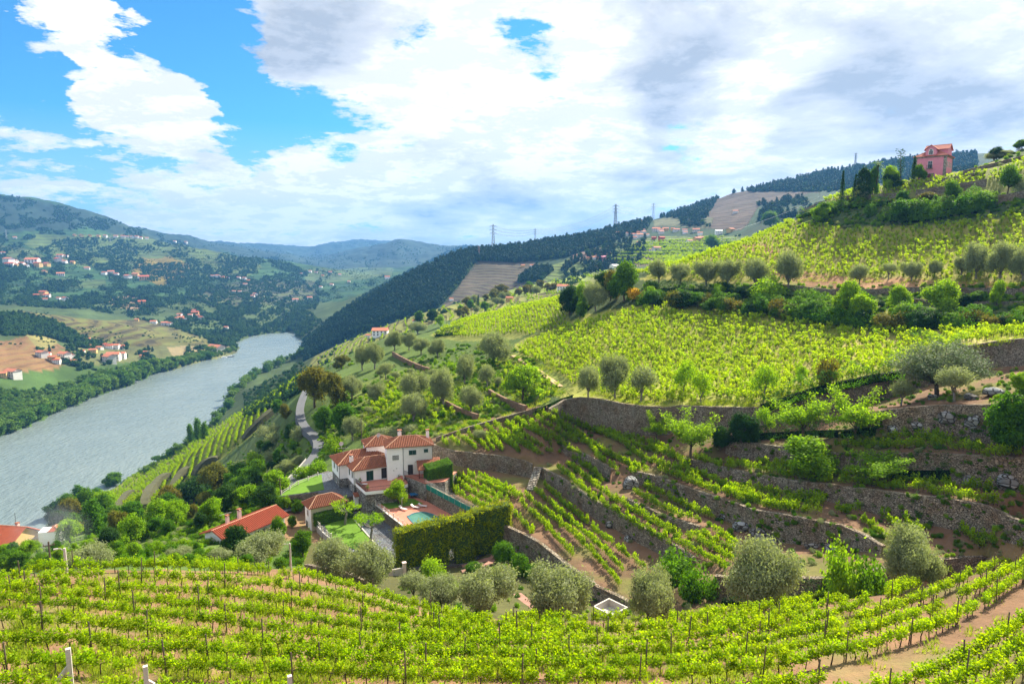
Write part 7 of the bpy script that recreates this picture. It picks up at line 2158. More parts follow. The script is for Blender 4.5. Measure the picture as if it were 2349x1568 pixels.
# ochre house at the left edge
pL = PZ(84, 1222, 112.0)
def ex2(o):
    chimney(o, 3.2, 5.6, 3.5, 6.6, .7, M_PINKCH); chimney(o, 4.6, 1.6, 3.0, 5.0, .7, M_YWALL)
    b = MB(); b.tube([(3.6,5.6,6.0),(3.6,5.6,9.5)], .05, 5); b.build('mast', M_IRON, o)
c_, s_ = cos(radians(186)), sin(radians(186))
gable_house('ochre_house', (pL.x, pL.y+2, 108.0), 186-8, 15, 8.5, 3.6, 3.0, M_YWALL, M_TILE_O, 'ochre house with a broad red gable roof at the left edge above the river', extra=None, ribs=True, ov=.6)
o = bpy.data.objects['ochre_house']; o.location = (pL.x-5.5, pL.y-1.5, 105.9); o.rotation_euler[2] = radians(172)
o.scale = (1,-1,1)
ex2(o)
pW = PZ(88, 1232, 109)
o = empty('white_outbuilding', (pW.x, pW.y, 107), .3); tag(o, 'small white outbuilding with a red roof and railings beside the ochre house', 'outbuilding')
w = MB(); w.box(0,4.5,0,3.5,-2,3.2); w.build('wall', M_WHITE, o); hip_roof(o, 2.2, 4.5, 0, 3.5, 3.2, 4.0, M_TILE_O, .2, ribs=False)
b = MB(); 
for k in range(9): b.bar((-4+k*.5,0,1.0),(-4+k*.5,0,2.0),.06)
b.bar((-4.2,0,2.0),(0,0,2.0),.1); b.build('railing', M_CONCW, o)

# pink house on the hill
PZH = 203.6
f1, f2, f3 = PZ(2094, 413, PZH), PZ(2169, 404.5, PZH), None
R_ = min((abs(PR(2095,412,r_).z-gz(*PR(2095,412,r_).xy)), r_) for r_ in range(258, 296, 3))[1]; f1 = PR(2095, 412, R_); f2 = PR(2168, 405, R_-2); base_z = f1.z
ang = math.degrees(atan2(f2.y-f1.y, f2.x-f1.x)); Wp = (f2-f1).xy.length
pk = empty('pink_house', (f1.x, f1.y, base_z), radians(ang)); tag(pk, 'pink two-storey house with a red dormer roof alone on the hillside', 'house')
Hp = 7.4; Dp = 10.5
w = MB(); w.box(0, Wp, 0, Dp, -3, Hp); w.build('wall', M_PINK, pk)
w = MB()
for x, y in ((-.05,-.05),(Wp-.85,-.05),(Wp-.85,Dp-.8),(-.05,Dp-.8)): w = MB(); w.box(x, x+.9, y, y+.9, -2, Hp-.01); w.build('quoin', M_GRANITE, pk)
w = MB(); w.box(-.25, Wp+.25, -.25, Dp+.25, Hp, Hp+.45); w.build('cornice', M_GRANITE, pk)
M_TILE_P = simple('pinkish_roof_tile', (.47,.15,.11), .85, .12, 2, .3)
hip_roof(pk, 0, Wp, 0, Dp, Hp+.45, Hp+3.6, M_TILE_P, .55)
# upper storey box with its own roof and the arched dormer
w = MB(); w.box(2.6, Wp-.3, 3.0, Dp-1.0, Hp+.9, Hp+3.0); w.build('attic_wall', M_PINK, pk)
hip_roof(pk, 2.6, Wp-.3, 3.0, Dp-1.0, Hp+2.95, Hp+4.9, M_TILE_P, .5, (0,0))
gable_fill(pk, 2.6, Wp-.3, 3.0, Dp-1.0, Hp+2.95, Hp+4.9, M_PINK)
dx = Wp*.5
w = MB(); w.box(dx-1.7, dx+1.7, .1, 4, Hp+.46, Hp+2.9); w.add([(dx-1.7,.1,Hp+2.9),(dx+1.7,.1,Hp+2.9),(dx,.1,Hp+4.3),(dx-1.7,4,Hp+2.9),(dx+1.7,4,Hp+2.9),(dx,4,Hp+4.3)], [(0,1,2),(3,5,4),(0,3,4,1),(1,4,5,2),(0,2,5,3)]); dm = w.build('dormer', M_PINK, pk)
b = MB()
for s_ in (-1,1): b.add([(dx,-.3,Hp+4.5),(dx+s_*2.2,-.3,Hp+2.75),(dx+s_*2.2,4.2,Hp+2.75),(dx,4.2,Hp+4.5),(dx,-.3,Hp+4.36),(dx+s_*2.2,-.3,Hp+2.61),(dx+s_*2.2,4.2,Hp+2.61),(dx,4.2,Hp+4.36)], [(0,1,2,3),(4,7,6,5),(0,4,5,1),(2,6,7,3),(1,5,6,2)])
b.build('dormer_roof', M_TILE_P, dm)
b = MB(); n = 8; ar = [(dx+.75*cos(pi*k/n), .03, Hp+2.3+.75*sin(pi*k/n)) for k in range(n+1)]
b.add([(dx+.75,.03,Hp+1.0)]+ar+[(dx-.75,.03,Hp+1.0)], [tuple(range(n+3))[::-1]]); dw = b.build('window', M_FRAME, dm)
b = MB()
for s_ in (-1,1): b.box(dx+s_*.3-.24, dx+s_*.3+.24, -.02, .02, Hp+1.1, Hp+2.3)
b.box(dx-.35, dx+.35, -.02, .02, Hp+2.38, Hp+2.8); 
for v_ in b.v: pass
w2_ = b.build('dormer_pane', M_GLASS, dm)
opening(pk, 'glass', dx, 0, 3.7, 1.3, 2.4, label='tall balcony window')
b = MB(); b.box(dx-1.0, dx+1.0, -.75, 0, 3.45, 3.62); bal = b.build('balcony', M_GRANITE, pk)
b = MB()
for k in range(13): b.bar((dx-.95+k*.158,-.72,3.62),(dx-.95+k*.158,-.72,4.6),.035)
b.bar((dx-1,-.72,4.6),(dx+1,-.72,4.6),.06); b.build('balcony_rail', M_IRON, bal)
b = MB(); b.box(dx-1.5, dx+1.5, -.12, .0, -.5, 1.9); b.build('door_surround', M_GRANITE, pk)
M_WINE = simple('wine_red_door', (.12,.012,.03), .6, .1, 2)
b = MB()
for k in range(6): b.box(dx-1.25+k*.42, dx-.85+k*.42, -.16, -.10, -.5, 1.6)
b.build('door', M_WINE, pk)
for yy in (2.2,5.0,7.8): opening(pk, 'glass', Wp, yy, 3.9, 1.1, 1.9, '+x')
# walls of the vine terraces around it
for L, h, lab in (([(1868,468),(1930,462),(1990,458),(2060,455)], 1.9, 'dark stone wall left below the pink house'), ([(2100,452),(2150,446),(2210,436),(2262,428)], 2.4, 'stone wall right below the pink house vines'), ([(2280,470),(2349,458),(2420,450)], 2.6, 'stone wall at the right frame edge above the upper vineyard'),
                  ([(1790,506),(1830,488),(1868,478)], 1.5, 'reddish earth wall on the left shoulder of the upper vineyard'), ([(2060,430),(2120,424),(2200,412),(2260,400)], 1.2, 'thin wall between vine rows under the pink house'), ([(2200,402),(2280,382),(2349,364)], 1.2, 'low wall on the skyline terraces right of the pink house'),
                  ([(1780,662),(1900,676),(2000,676),(2100,672),(2349,678)], 1.6, 'long low stone wall beneath the small olives on the red earth strip'), ([(2345,700),(2240,700),(2140,697),(2060,690)], .9, 'low parapet of the track at the right')):
    P = [hit(u, v, 150) for u, v in L]; P = [p for p in P if p is not None]
    if len(P) > 1: free_wall(P, h, lab, .5)
for L, h, lab in (([(1000,1012),(1050,996),(1100,980),(1150,966),(1200,952),(1245,940)], .9, 'low brown wall along the upper edge of the vine terrace by the tall wing'),
                  ([(700,1310),(740,1318),(790,1328),(836,1348)], 1.1, 'curved low garden wall in front of the paired olives'),):
    P = [hit(u, v, 62) for u, v in L]; P = [p for p in P if p is not None]
    free_wall(P, h, lab, .4)
for (u, v, w_) in ((1010,925,0),(1120,905,1),(900,815,2)):
    P = [hit(u+k*14, v+k*9-(k*k)*.4, 120) for k in range(7)]; P = [p for p in P if p is not None]
    free_wall(P, 1.6, ['crumbling earth and stone bank among the olives behind the house', 'crumbling earth bank below the bright tree by the dirt path', 'long earth bank under the upper olive terrace'][w_], .6, M_EARTH)
# dirt path on the slope
pp = [hit(u, v, 120) for u, v in spline([(1180,815),(1210,832),(1240,850),(1265,868),(1290,886)], 4)]
ribbon('dirt_path', [p for p in pp if p is not None], 2.6, simple('path_earth', (.42,.29,.16), .95, .2, .8, .5, kind='world'), .10)

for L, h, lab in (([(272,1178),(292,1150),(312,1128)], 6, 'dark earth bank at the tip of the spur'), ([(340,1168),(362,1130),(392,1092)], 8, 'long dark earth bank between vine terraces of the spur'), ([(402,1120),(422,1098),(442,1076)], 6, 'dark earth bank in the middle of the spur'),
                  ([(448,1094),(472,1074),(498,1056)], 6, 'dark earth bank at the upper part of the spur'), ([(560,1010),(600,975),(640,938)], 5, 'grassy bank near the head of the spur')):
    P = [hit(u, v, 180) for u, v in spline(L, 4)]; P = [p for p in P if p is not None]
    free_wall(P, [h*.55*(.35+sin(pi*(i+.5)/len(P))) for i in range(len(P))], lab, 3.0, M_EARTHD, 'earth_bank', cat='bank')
# white house on the ridge, river-bank house and hill houses of their own
def one_house(u, v, wpx, label, wall=M_PWALL, roof=M_FROOF, hf=.5, rmin=150, deg=None, windows=True, group=None, name='house', dep=.75):
    p = hit(u, v, rmin)
    if p is None: return
    d = to_px(p)[2]; L = wpx*d/FPX; a = RND.uniform(-35,35) if deg is None else deg
    h = max(L*hf, 3.2) if L > 7 else L*.6
    W_ = L*dep
    o = empty(name, (p.x, p.y, p.z), radians(a)); tag(o, label, 'house', group)
    w = MB(); w.box(-L/2, L/2, 0, W_, -L*.4, h); 
    ym = W_/2; 
    for x in (-L/2, L/2): w.add([(x,0,h),(x,W_,h),(x,ym,h+L*.16-.05)], [(0,1,2)])
    w.build('wall', wall, o)
    r = MB(); ov = L*.05; e = h-.05; t_ = h+L*.16
    r.add([(-L/2-ov,-ov,e),(L/2+ov,-ov,e),(L/2+ov,ym,t_),(-L/2-ov,ym,t_),(L/2+ov,W_+ov,e),(-L/2-ov,W_+ov,e),(-L/2-ov,-ov,e-.2),(L/2+ov,-ov,e-.2),(L/2+ov,W_+ov,e-.2),(-L/2-ov,W_+ov,e-.2)], [(0,1,2,3),(3,2,4,5),(6,7,1,0),(9,8,7,6)]); r.build('roof', roof, o)
    if windows:
        n = 2 if wpx < 14 else 4; rows_ = 1 if h < 5 else 2
        for i in range(n):
            for j in range(rows_):
                x = -L/2+(i+.5)*L/n; s_ = L*.045; z0 = h*(.3 if rows_ == 1 else .18+.42*j)
                g = MB(); g.box(x-s_, x+s_, -.06, .02, z0, z0+s_*2.6); g.build('window', M_DARKW, o)
    return o
one_house(871, 772, 34, 'white two-storey house with a red roof on the spur above the river', M_WHITE, M_FROOF, .42)
one_house(843, 776, 13, 'little red-roofed shed left of the white spur house')
one_house(953, 744, 15, 'small red roof among trees on the terraced ridge')
one_house(1290, 669, 26, 'white house with an orange roof behind the bright vineyard', M_WHITE)
one_house(1168, 692, 16, 'brown-roofed hut in the oak scrub', M_YWALL)
one_house(486, 803, 32, 'long white quay house with a red roof on the far river bank', M_PWALL, hf=.22)
one_house(71, 604, 26, 'big white institutional building in the upper left village', M_WHITE, hf=.35, rmin=1000)
one_house(1520, 553, 13, 'brick-red block house in the hillside village', M_RWALL, M_RWALL, .7, 700)
one_house(1499, 549, 10, 'smaller dark red house beside the brick-red block', M_RWALL, M_RWALL, .5, 700)
one_house(1386, 597, 14, 'pink house at the foot of the hillside village', M_PINK, M_PINK, .6, 700)
one_house(1509, 576, 17, 'large white farmhouse alone below the hillside village', M_PWALL, hf=.5, rmin=700)
one_house(1650, 538, 15, 'grey-white block at the right end of the hillside village', M_WHITE, M_WHITE, .6, 700)
one_house(1414, 615, 18, 'low white shed roof below the hillside village', M_WHITE, M_WHITE, .25, 700)
one_house(1371, 616, 15, 'low white farm building left of the white shed', M_WHITE, M_FROOF, .25, 700)
V1 = [(88,818,20),(106,818,14),(118,828,18),(140,825,22),(150,816,12),(160,820,12),(128,834,14),(168,834,12),(200,783,12),(202,796,8),(212,808,14),(188,811,10),(225,801,12),(240,797,14),(250,800,14),(262,800,16),(275,801,16),(240,830,24),(258,825,24),(275,822,18),(330,812,12),(322,820,8),(20,865,26),(4,866,16),(36,867,12)]
V2 = [(410,727,10),(414,732,12),(445,716,8),(447,722,14),(458,732,10),(404,733,8),(420,734,8),(436,726,9),(452,727,9),(351,742,12),(377,746,12),(386,747,10),(313,737,8),(326,697,14),(96,678,14),(106,681,12),(104,689,9),(144,689,12),(132,686,8),(83,681,10),(518,754,8)]
V3 = [(7,583,8),(13,605,18),(20,611,16),(28,605,14),(46,608,12),(83,612,14),(103,610,12),(127,600,16),(136,590,12),(146,603,9),(199,618,10),(99,625,9),(139,633,14),(237,630,10),(255,630,12),(265,633,9),(288,638,14),(309,633,12),(331,642,18),(321,638,10),(150,590,8),(57,611,9),(165,604,8),(34,612,10)]
V4 = [(486,637,8),(496,638,10),(510,638,8),(546,639,7),(559,642,8),(569,645,7),(562,655,8),(536,671,7),(549,672,7),(582,679,9),(579,683,8),(678,693,12),(710,687,10),(520,640,7)]
V5 = [(169,541,7),(183,542,8),(204,543,6),(225,544,6),(240,544,7),(265,545,8),(282,546,8),(292,545,7),(300,546,7),(312,547,8),(322,548,7),(337,549,7),(34,547,7),(400,556,6),(425,558,6)]
V6 = [(758,627,7),(711,625,6),(725,626,6),(690,630,6),(889,640,10),(740,634,5),(780,632,6),(800,648,6),(760,655,7),(735,660,6)]
V7 = [(1390,551,14),(1399,550,13),(1412,541,14),(1426,537,8),(1430,544,8),(1443,541,10),(1454,542,12),(1455,549,10),(1469,545,14),(1468,528,8),(1475,531,8),(1464,536,8),(1478,535,10),(1470,511,9),(1504,531,16),(1515,532,12),(1527,530,12),(1519,537,10),(1543,529,8),(1553,531,12),(1571,532,10),(1573,536,9),(1597,532,14),(1606,540,10),(1681,531,14),(1465,560,8),(1585,558,12),(1603,555,14),(1609,549,12),(1493,577,8),(1354,597,14),(1365,596,12),(1376,595,10),(1687,490,10),(1446,524,8),(1435,531,7),(1484,541,8),(1400,536,7)]
V8 = [(1200,613,8),(1219,613,8),(760,766,8),(770,780,9),(789,775,9),(1035,690,8)]
for L, grp, lab, rm in ((V1, 'houses on the far bank by the river', 'small white house with an orange roof in the riverside village on the far bank', 600), (V2, 'hamlet houses halfway up the far side', 'little white house of the hamlets low on the far valley side', 900),
                    (V3, 'houses of the upper left villages', 'pale red-roofed house in the villages on the left hillside', 1000), (V4, 'houses towards the river bend', 'tiny white house on the far slope near the river bend', 1000),
                    (V5, 'row of houses under the mountain', 'tiny red-roofed house in the line of houses under the left mountain', 1500), (V6, 'houses in the distant valley', 'tiny pale house on the distant valley floor', 1200),
                    (V7, 'houses of the right hillside village', 'small white or orange house in the village under the long ridge', 700), (V8, 'scattered houses on the near ridges', 'tiny house on the dark ridge foot above the river bend', 400)):
    for u, v, w_ in L:
        one_house(u, v, w_*1.1, lab, RND.choice([M_PWALL, M_WHITE, M_WHITE, M_PWALL, M_YWALL]), RND.choice([M_FROOF, M_FROOF, M_TILE_O]), RND.choice([.4,.5,.6]), rm, windows=w_ >= 12, group=grp)
print('houses', time.time()-T0)

# ------------------------------------------------------------------ far woods
def wood(name, polys, label, kinds, smin, smax, w):
    P = []
    for poly, n, rmin, thr in polys:
        us_ = [p[0] for p in poly]; vs_ = [p[1] for p in poly]; u = NR.uniform(min(us_), max(us_), n*4); v = NR.uniform(min(vs_), max(vs_), n*4); k = in_poly(u, v, poly); u, v = u[k][:n], v[k][:n]
        if thr is not None: k = fbm(u/34, v/13, 4, 123) > thr; u, v = u[k], v[k]
        for a, b in zip(u, v):
            p = hit(a, b, rmin)
            if p is not None and p.z > 1.0 and p.xy.length > rmin: P.append((p.x, p.y, p.z-.6))
    n = len(P); srcs = []
    for i, (kd, sd_) in enumerate(kinds):
        if (kd, sd_) not in SRC:
            q = P[i*7+3]; put_tree(kd, sd_, q, 1.3, None, 'far_tree', 'tree among the woods of the distant slopes', 'tree', 'trees of the distant woods', False)
        srcs.append(SRC[(kd, sd_)])
    var = NR.choice(len(kinds), n, p=w)
    s_ = NR.uniform(smin, smax, n)
    scatter(name, P, NR.uniform(0,6.28,n), s_, var, srcs, label, 'woods'); return len(P)
n1 = wood('ridge_forest', [
  ([(690,790),(800,705),(900,642),(1000,590),(1060,560),(1140,556),(1140,600),(1090,598),(1055,650),(1005,706),(900,738),(800,775),(740,805),(700,830)], 9500, 900, None),
  ([(1130,556),(1200,556),(1350,535),(1500,500),(1600,463),(1650,450),(1620,500),(1500,500),(1480,530),(1400,555),(1300,590),(1190,602),(1130,600)], 5000, 900, None),
  ([(1640,455),(1700,430),(1900,381),(2100,346),(2240,346),(2240,400),(1900,440),(1700,440)], 4500, 900, None),
  ([(1560,490),(1620,450),(1630,520),(1560,520)], 220, 900, .0),
  ([(1740,470),(1880,440),(1880,500),(1740,525)], 500, 900, -.1),
  ([(1380,560),(1480,545),(1480,600),(1300,640),(1280,620)], 300, 800, .0),
  ([(1180,650),(1230,615),(1270,620),(1240,645)], 160, 800, None),
 ], 'dense dark pine and oak forest on the long ridge across the valley', [('far_cone',0),('far_round',0),('far_cone',1)], .75, 1.5, (.45,.3,.25))
n2 = wood('hillside_woods', [
  ([(0,560),(200,545),(440,560),(640,592),(740,640),(720,750),(600,762),(480,780),(360,740),(200,710),(0,700)], 15000, 1200, -.06),
  ([(0,438),(130,470),(300,515),(500,575),(200,530),(0,560)], 3500, 2500, -.02),
  ([(560,590),(640,590),(740,645),(640,640),(540,625)], 500, 2000, -.2),
  ([(480,760),(600,752),(690,700),(740,740),(690,775),(560,772),(545,800),(480,790)], 900, 1200, None),
  ([(0,720),(60,722),(130,740),(180,770),(240,790),(200,800),(100,770),(0,770)], 1300, 1000, None),
  ([(700,615),(900,615),(930,640),(760,700),(700,700)], 700, 2000, .1),
  ([(430,545),(1100,560),(900,625),(640,625)], 1600, 3800, .0),
  ([(60,800),(300,790),(470,795),(540,800),(480,820),(300,850),(180,850)], 500, 900, .05),
 ], 'mixed woods and hedgerows on the far valley side', [('far_round',0),('far_round',1),('far_cone',0)], .55, 1.25, (.45,.4,.15))
wood('hillside_shrubs', [([(0,575),(200,548),(440,562),(640,595),(740,645),(700,740),(600,760),(480,780),(360,740),(200,710),(0,700)], 16000, 1200, -.3), ([(0,700),(460,775),(480,800),(300,800),(0,790)], 700, 900, .1),
  ([(690,615),(900,615),(930,640),(760,700),(700,700)], 1500, 2000, -.2), ([(1380,560),(1700,540),(1660,600),(1300,640)], 1500, 800, -.2), ([(1560,490),(1620,450),(1630,520),(1560,520)], 300, 900, -.2)], 'small shrubs and hedges dotted over the far slopes', [('far_round',0),('far_round',1)], .22, .55, (.5,.5))
n3 = wood('near_ridge_scrub', [([(690,850),(740,800),(900,735),(1060,690),(1240,650),(1400,620),(1300,660),(1060,700),(900,790),(760,850)], 900, 500, .0),
  ([(560,900),(640,860),(700,830),(720,850),(690,900),(640,930),(560,960)], 420, 300, None)], 'scattered scrub on the terraced ridge', [('far_round',0),('far_round',1)], .25, .7, (.5,.5))
print('woods', n1, n2, n3, time.time()-T0)
# riverside trees of the far bank: the ones that can be told apart
k = 0
bank = spline([(-40,1018),(40,985),(110,955),(180,925),(240,902),(300,880),(345,862),(390,850),(440,836),(480,826)], 9)
for i, (u, v) in enumerate(bank):
    for off in (0, 9):
        uu, vv = u+RND.uniform(-5,5), v-3-off-RND.uniform(0,4)
        h = RND.uniform(20,38)*(1 if u < 350 else .55)
        if 1: tree_at('bank', uu, vv, vv-h, h*RND.uniform(.8,1.1), 'rounded green tree lining the far river bank', group='trees lining the far river bank', name='riverside_tree', parts=True, rmin=500); k += 1
kk = [('bank',0),('bank',1),('bank',2)]
kk = [q for q in kk if q in SRC]
wood('riverside_orchard', [([(-30,1000),(60,965),(180,915),(300,872),(345,855),(420,838),(400,820),(300,840),(230,850),(150,880),(60,900),(-30,900)], 900, 600, -.25), ([(-30,940),(60,900),(-30,890)], 60, 600, None), ([(420,838),(545,806),(540,795),(480,812),(420,825)], 120, 700, None)], 'dense orchard and willow trees between the river and the far village', kk, .35, .75, [1/len(kk)]*len(kk))
rb2 = spline([(330,1085),(380,1050),(430,1022),(480,985),(510,950),(535,905),(565,880),(595,856),(640,835),(690,812)], 6)
for i, (u, v) in enumerate(rb2):
    h = RND.uniform(10,24); tree_at('bank', u+RND.uniform(-3,6), v+RND.uniform(-2,5), v-h, h*1.0, 'small green tree on the near river bank', group='trees along the near river bank', name='riverside_tree', rmin=300)

# ------------------------------------------------------------------ pylons, poles, cables
PYR = {1132: 1420, 1227: 1440, 1408: 1610, 1493: 1710, 1941: 1930}
def pylon(u, v, vt, label, mat=None, rmin=600, arms=3):
    p = hit(u, v, rmin)
    if u in PYR: q = PR(u, 700, PYR[u]); p = Vector((q.x, q.y, gz(q.x, q.y)))
    if p is None: return None
    Rr = p.xy.length; rx, ry, rz = ray(u, vt); H = CAMZ+rz/sqrt(rx*rx+ry*ry)*Rr-p.z; H = max(H, 8)
    o = empty('pylon', tuple(p), RND.uniform(-.3,.3)); tag(o, label, 'pylon')
    b = MB(); w0, w1 = H*.07, H*.018; th = max(H*.011, .12)
    cs = [(-1,-1),(1,-1),(1,1),(-1,1)]; n = 9
    def P_(i, c): f = i/n; w_ = w0+(w1-w0)*f**.8; return Vector((c[0]*w_, c[1]*w_, H*f))
    for i in range(n):
        for k in range(4):
            b.bar(P_(i,cs[k]), P_(i+1,cs[k]), th); b.bar(P_(i,cs[k]), P_(i+1,cs[(k+1)%4]), th*.7); b.bar(P_(i,cs[(k+1)%4]), P_(i+1,cs[k]), th*.7)
    b.build('tower', mat or M_PYL, o)
    b = MB()
    for j in range(arms):
        z = H*(.66+.13*j); a = H*.13; 
        for s_ in (-1,1): b.bar((s_*w1,0,z),(s_*a,0,z),th); b.bar((s_*w1,0,z+H*.035),(s_*a,0,z),th*.7); b.bar((s_*a,0,z),(s_*a,0,z-H*.03),th*.8)
    b.build('cross_arms', mat or M_PYL, o)
    return p, H
M_PYL = simple('galvanised_steel', (.30,.33,.36), .6, .1, .1)
M_PYR = simple('red_white_pylon', (.38,.22,.18), .7, .3, .08)
PY = [(1132,559,514,'tall lattice pylon on the skyline of the dark ridge, left one'),(1227,556,524,'lattice pylon on the ridge skyline right of the tallest one'),(1408,510,468,'lattice pylon on the ridge skyline above the village'),
      (1099,592,563,'reddish pylon standing in the forest below the skyline'),(1493,490,466,'small far pylon on the ridge right of the village pylon'),(15,548,526,'pylon on the far left hillside'),(253,556,541,'thin pylon behind the line of houses on the left'),(1941,380,352,'thin mast on the ridge left of the tall conifer')]
tops = []
for u, v, vt, lab in PY:
    r_ = pylon(u, v, vt, lab, M_PYR if 'reddish' in lab else None); 
    if r_: tops.append((u, r_))
def cable(a, b, sag, label, r=.2, n=14, group=None):
    a, b = Vector(a), Vector(b); m = MB(); pts = []
    for i in range(n+1):
        f = i/n; p = a.lerp(b, f); p.z -= sag*4*f*(1-f); pts.append(p)
    m.tube(pts, r, 4, cap=False); return tag(m.build('power_cable', M_PYL), label, 'cable', group)
def topof(i, f=.92): p, H = tops[i][1]; return Vector((p.x, p.y, p.z+H*f))
try:
    for f in (.68,.81,.94):
        cable(topof(0,f), topof(1,f), 6, 'thin cable between the two pylons left on the ridge skyline', .28, group='cables of the ridge power line')
        cable(topof(1,f), topof(2,f), 14, 'thin cable from the ridge pylon to the village pylon', .28, group='cables of the ridge power line')
        cable(topof(2,f), topof(4,f), 8, 'thin cable from the village pylon to the small far pylon', .28, group='cables of the ridge power line')
except IndexError: pass
def pole(u, v, vt, label, rmin=0, R=None, mat=None, r=.11, arm=True, lamp=False, name='utility_pole', cat='pole'):
    if R: q = PR(u, 700, R); p = Vector((q.x, q.y, gz(q.x, q.y)))
    else: p = hit(u, v, rmin)
    Rr = p.xy.length; rx, ry, rz = ray(u, vt); H = max(CAMZ+rz/sqrt(rx*rx+ry*ry)*Rr-p.z, 2)
    o = empty(name, tuple(p), .4); tag(o, label, cat)
    b = MB(); b.tube([(0,0,-.4),(0,0,H)], [r*1.25, r*.8], 8); b.build('post', mat or M_STAKE, o)
    if arm: b = MB(); b.bar((-.5,0,H-.4),(.5,0,H-.4),.08); [b.bar((x,0,H-.38),(x,0,H-.2),.06) for x in (-.45,0,.45)]; b.build('cross_arm', mat or M_STAKE, o)
    if lamp: b = MB(); b.tube([(0,0,H-.3),(-.3,0,H),(-.55,0,H+.03)], [.04,.04,.03], 6); b.box(-.85,-.5,-.09,.09,H-.02,H+.07); b.build('lamp_head', M_CONC, o)
    return p+Vector((0,0,H))
pole(830,1020,958,'wooden pole behind the left roofs of the white house', 120)
pole(645,1165,1095,'wooden pole beside the lane above the red-roofed house', 100)
t1_ = pole(640,0,1249,'concrete street-lamp pole in front of the annex lane', R=86, mat=M_CONCW, lamp=True, arm=False, r=.13)
t2_ = pole(60,0,1252,'thin wooden pole leftmost above the front vineyard', R=80, r=.09)
t3_ = pole(97,0,1267,'pale concrete lamp pole at the left end of the front vineyard', R=72, mat=M_CONCW, lamp=True, arm=False, r=.13)
pole(967,860,833,'wooden pole among the olives on the upper slope', 150)
pole(1024,748,712,'wooden pole beside the light green tree on the ridge', 200)
pole(1081,728,699,'wooden pole at the left edge of the bright vineyard', 200)
pole(1465,614,590,'wooden pole on the skyline above the olives left', 200)
pole(2108,0,0,'x',R=9000) if False else None
pole(1880,456,430,'wooden post carrying a cable left of the pink house garden', 200)
cable(hit(1880,456,200)+Vector((0,0,4.5)), PR(1680,530,420), 3, 'white cable running down from the post by the pink house', .07)

# concrete end posts at the very front
def end_post(u, vt, R, label, brace, w_=.2):
    q = PR(u, 1500, R); z0 = gz(q.x, q.y); rx, ry, rz = ray(u, vt); H = CAMZ+rz/sqrt(rx*rx+ry*ry)*R-z0
    o = empty('concrete_post', (q.x, q.y, z0), .5); tag(o, label, 'post')
    b = MB(); b.box(-w_/2, w_/2, -w_/2, w_/2, -.5, H); b.build('upright', M_CONCW, o)
    if brace: b = MB(); b.bar((-1.1*brace,.05,.1),(-.02*brace,.05,H*.62),.15); b.build('brace', M_CONCW, o)
end_post(157, 1486, 35.5, 'white concrete post with a leaning brace at the bottom left', 1)
end_post(331, 1527, 33.5, 'white concrete post with a chipped brace near the bottom edge', -1)
end_post(662, 1549, 31.5, 'top of a white concrete post at the bottom edge', 0)

# ------------------------------------------------------------------ garden tank, path, gate, rocks, boats
q = hit(1404, 1418, 62); tk = empty('water_tank', (q.x, q.y, q.z), radians(42)); tk.location.z -= .75; tag(tk, 'open concrete water tank at the foot of the lowest terrace wall', 'tank')
b = MB(); S_ = 3.0; t_ = .2
b.box(0,S_,0,t_,-.5,1.1); b.box(0,S_,S_-t_,S_,-.5,1.1); b.box(0,t_,t_,S_-t_,-.5,1.1); b.box(S_-t_,S_,t_,S_-t_,-.5,1.1); b.build('basin_wall', M_CONCW, tk)
b = MB(); b.box(t_,S_-t_,t_,S_-t_,.0,.25); b.build('tank_floor', M_CONC, tk)
M_RPATH = simple('red_path', (.30,.16,.12), .9, .2, 1.0, .3, kind='world')
for pts in ([(1185,1362),(1205,1378),(1232,1398)], [(1060,1300),(1100,1290),(1135,1275)], [(1135,1275),(1120,1295),(1060,1312)]):
    P = [hit(u, v, 70) for u, v in spline(pts, 4)]; P = [p for p in P if p is not None]; ribbon('garden_path', P, 1.3, M_RPATH, .12)
q = hit(905, 1320, 80)
o = empty('gate_pillars', (q.x-.6, q.y, q.z), .4); tag(o, 'pale pillars and low white wall at the end of the driveway', 'gate')
for x in (0, 2.2): b = MB(); b.box(x-.25,x+.25,-.25,.25,-.5,1.7); b.box(x-.32,x+.32,-.32,.32,1.7,1.85); b.build('pillar', M_PINKCH, o)
b = MB(); b.box(.25,1.95,-.1,.1,-.5,1.0); b.build('low_wall', M_CONCW, o)
M_ROCK = make_stone('schist_rock', (.25,.25,.25), .9, .1)
def rock(u, v, s, label, rmin=60, seed=1, flat=.6):
    p = hit(u, v, rmin); bm = bmesh.new(); bmesh.ops.create_icosphere(bm, subdivisions=3, radius=1)
    r = np.random.default_rng(seed)
    for _ in range(7):
        n_ = Vector(r.normal(size=3)).normalized(); d_ = r.uniform(.45,.85)
        for v_ in bm.verts:
            k = v_.co.dot(n_)
            if k > d_: v_.co -= n_*(k-d_)*.92
    me = bpy.data.meshes.new('rock'); bm.to_mesh(me); bm.free(); me.materials.append(M_ROCK)
    return tag(link('boulder', me, None, tuple(p+Vector((0,0,s*.2))), r.uniform(0,6), (s, s*.8, s*flat)), label, 'rock')
rock(1447, 1118, 1.7, 'pale boulder at the left end of the curving terrace wall', flat=1.1)
rock(2283, 905, 2.0, 'slanting grey slab of rock on the bank under the tall wall', seed=3, flat=.5)
rock(2232, 915, 1.3, 'rounded rock left of the slanting slab', seed=4)
rock(2140, 915, 1.0, 'small rock between the two pale-trunked trees', seed=5)
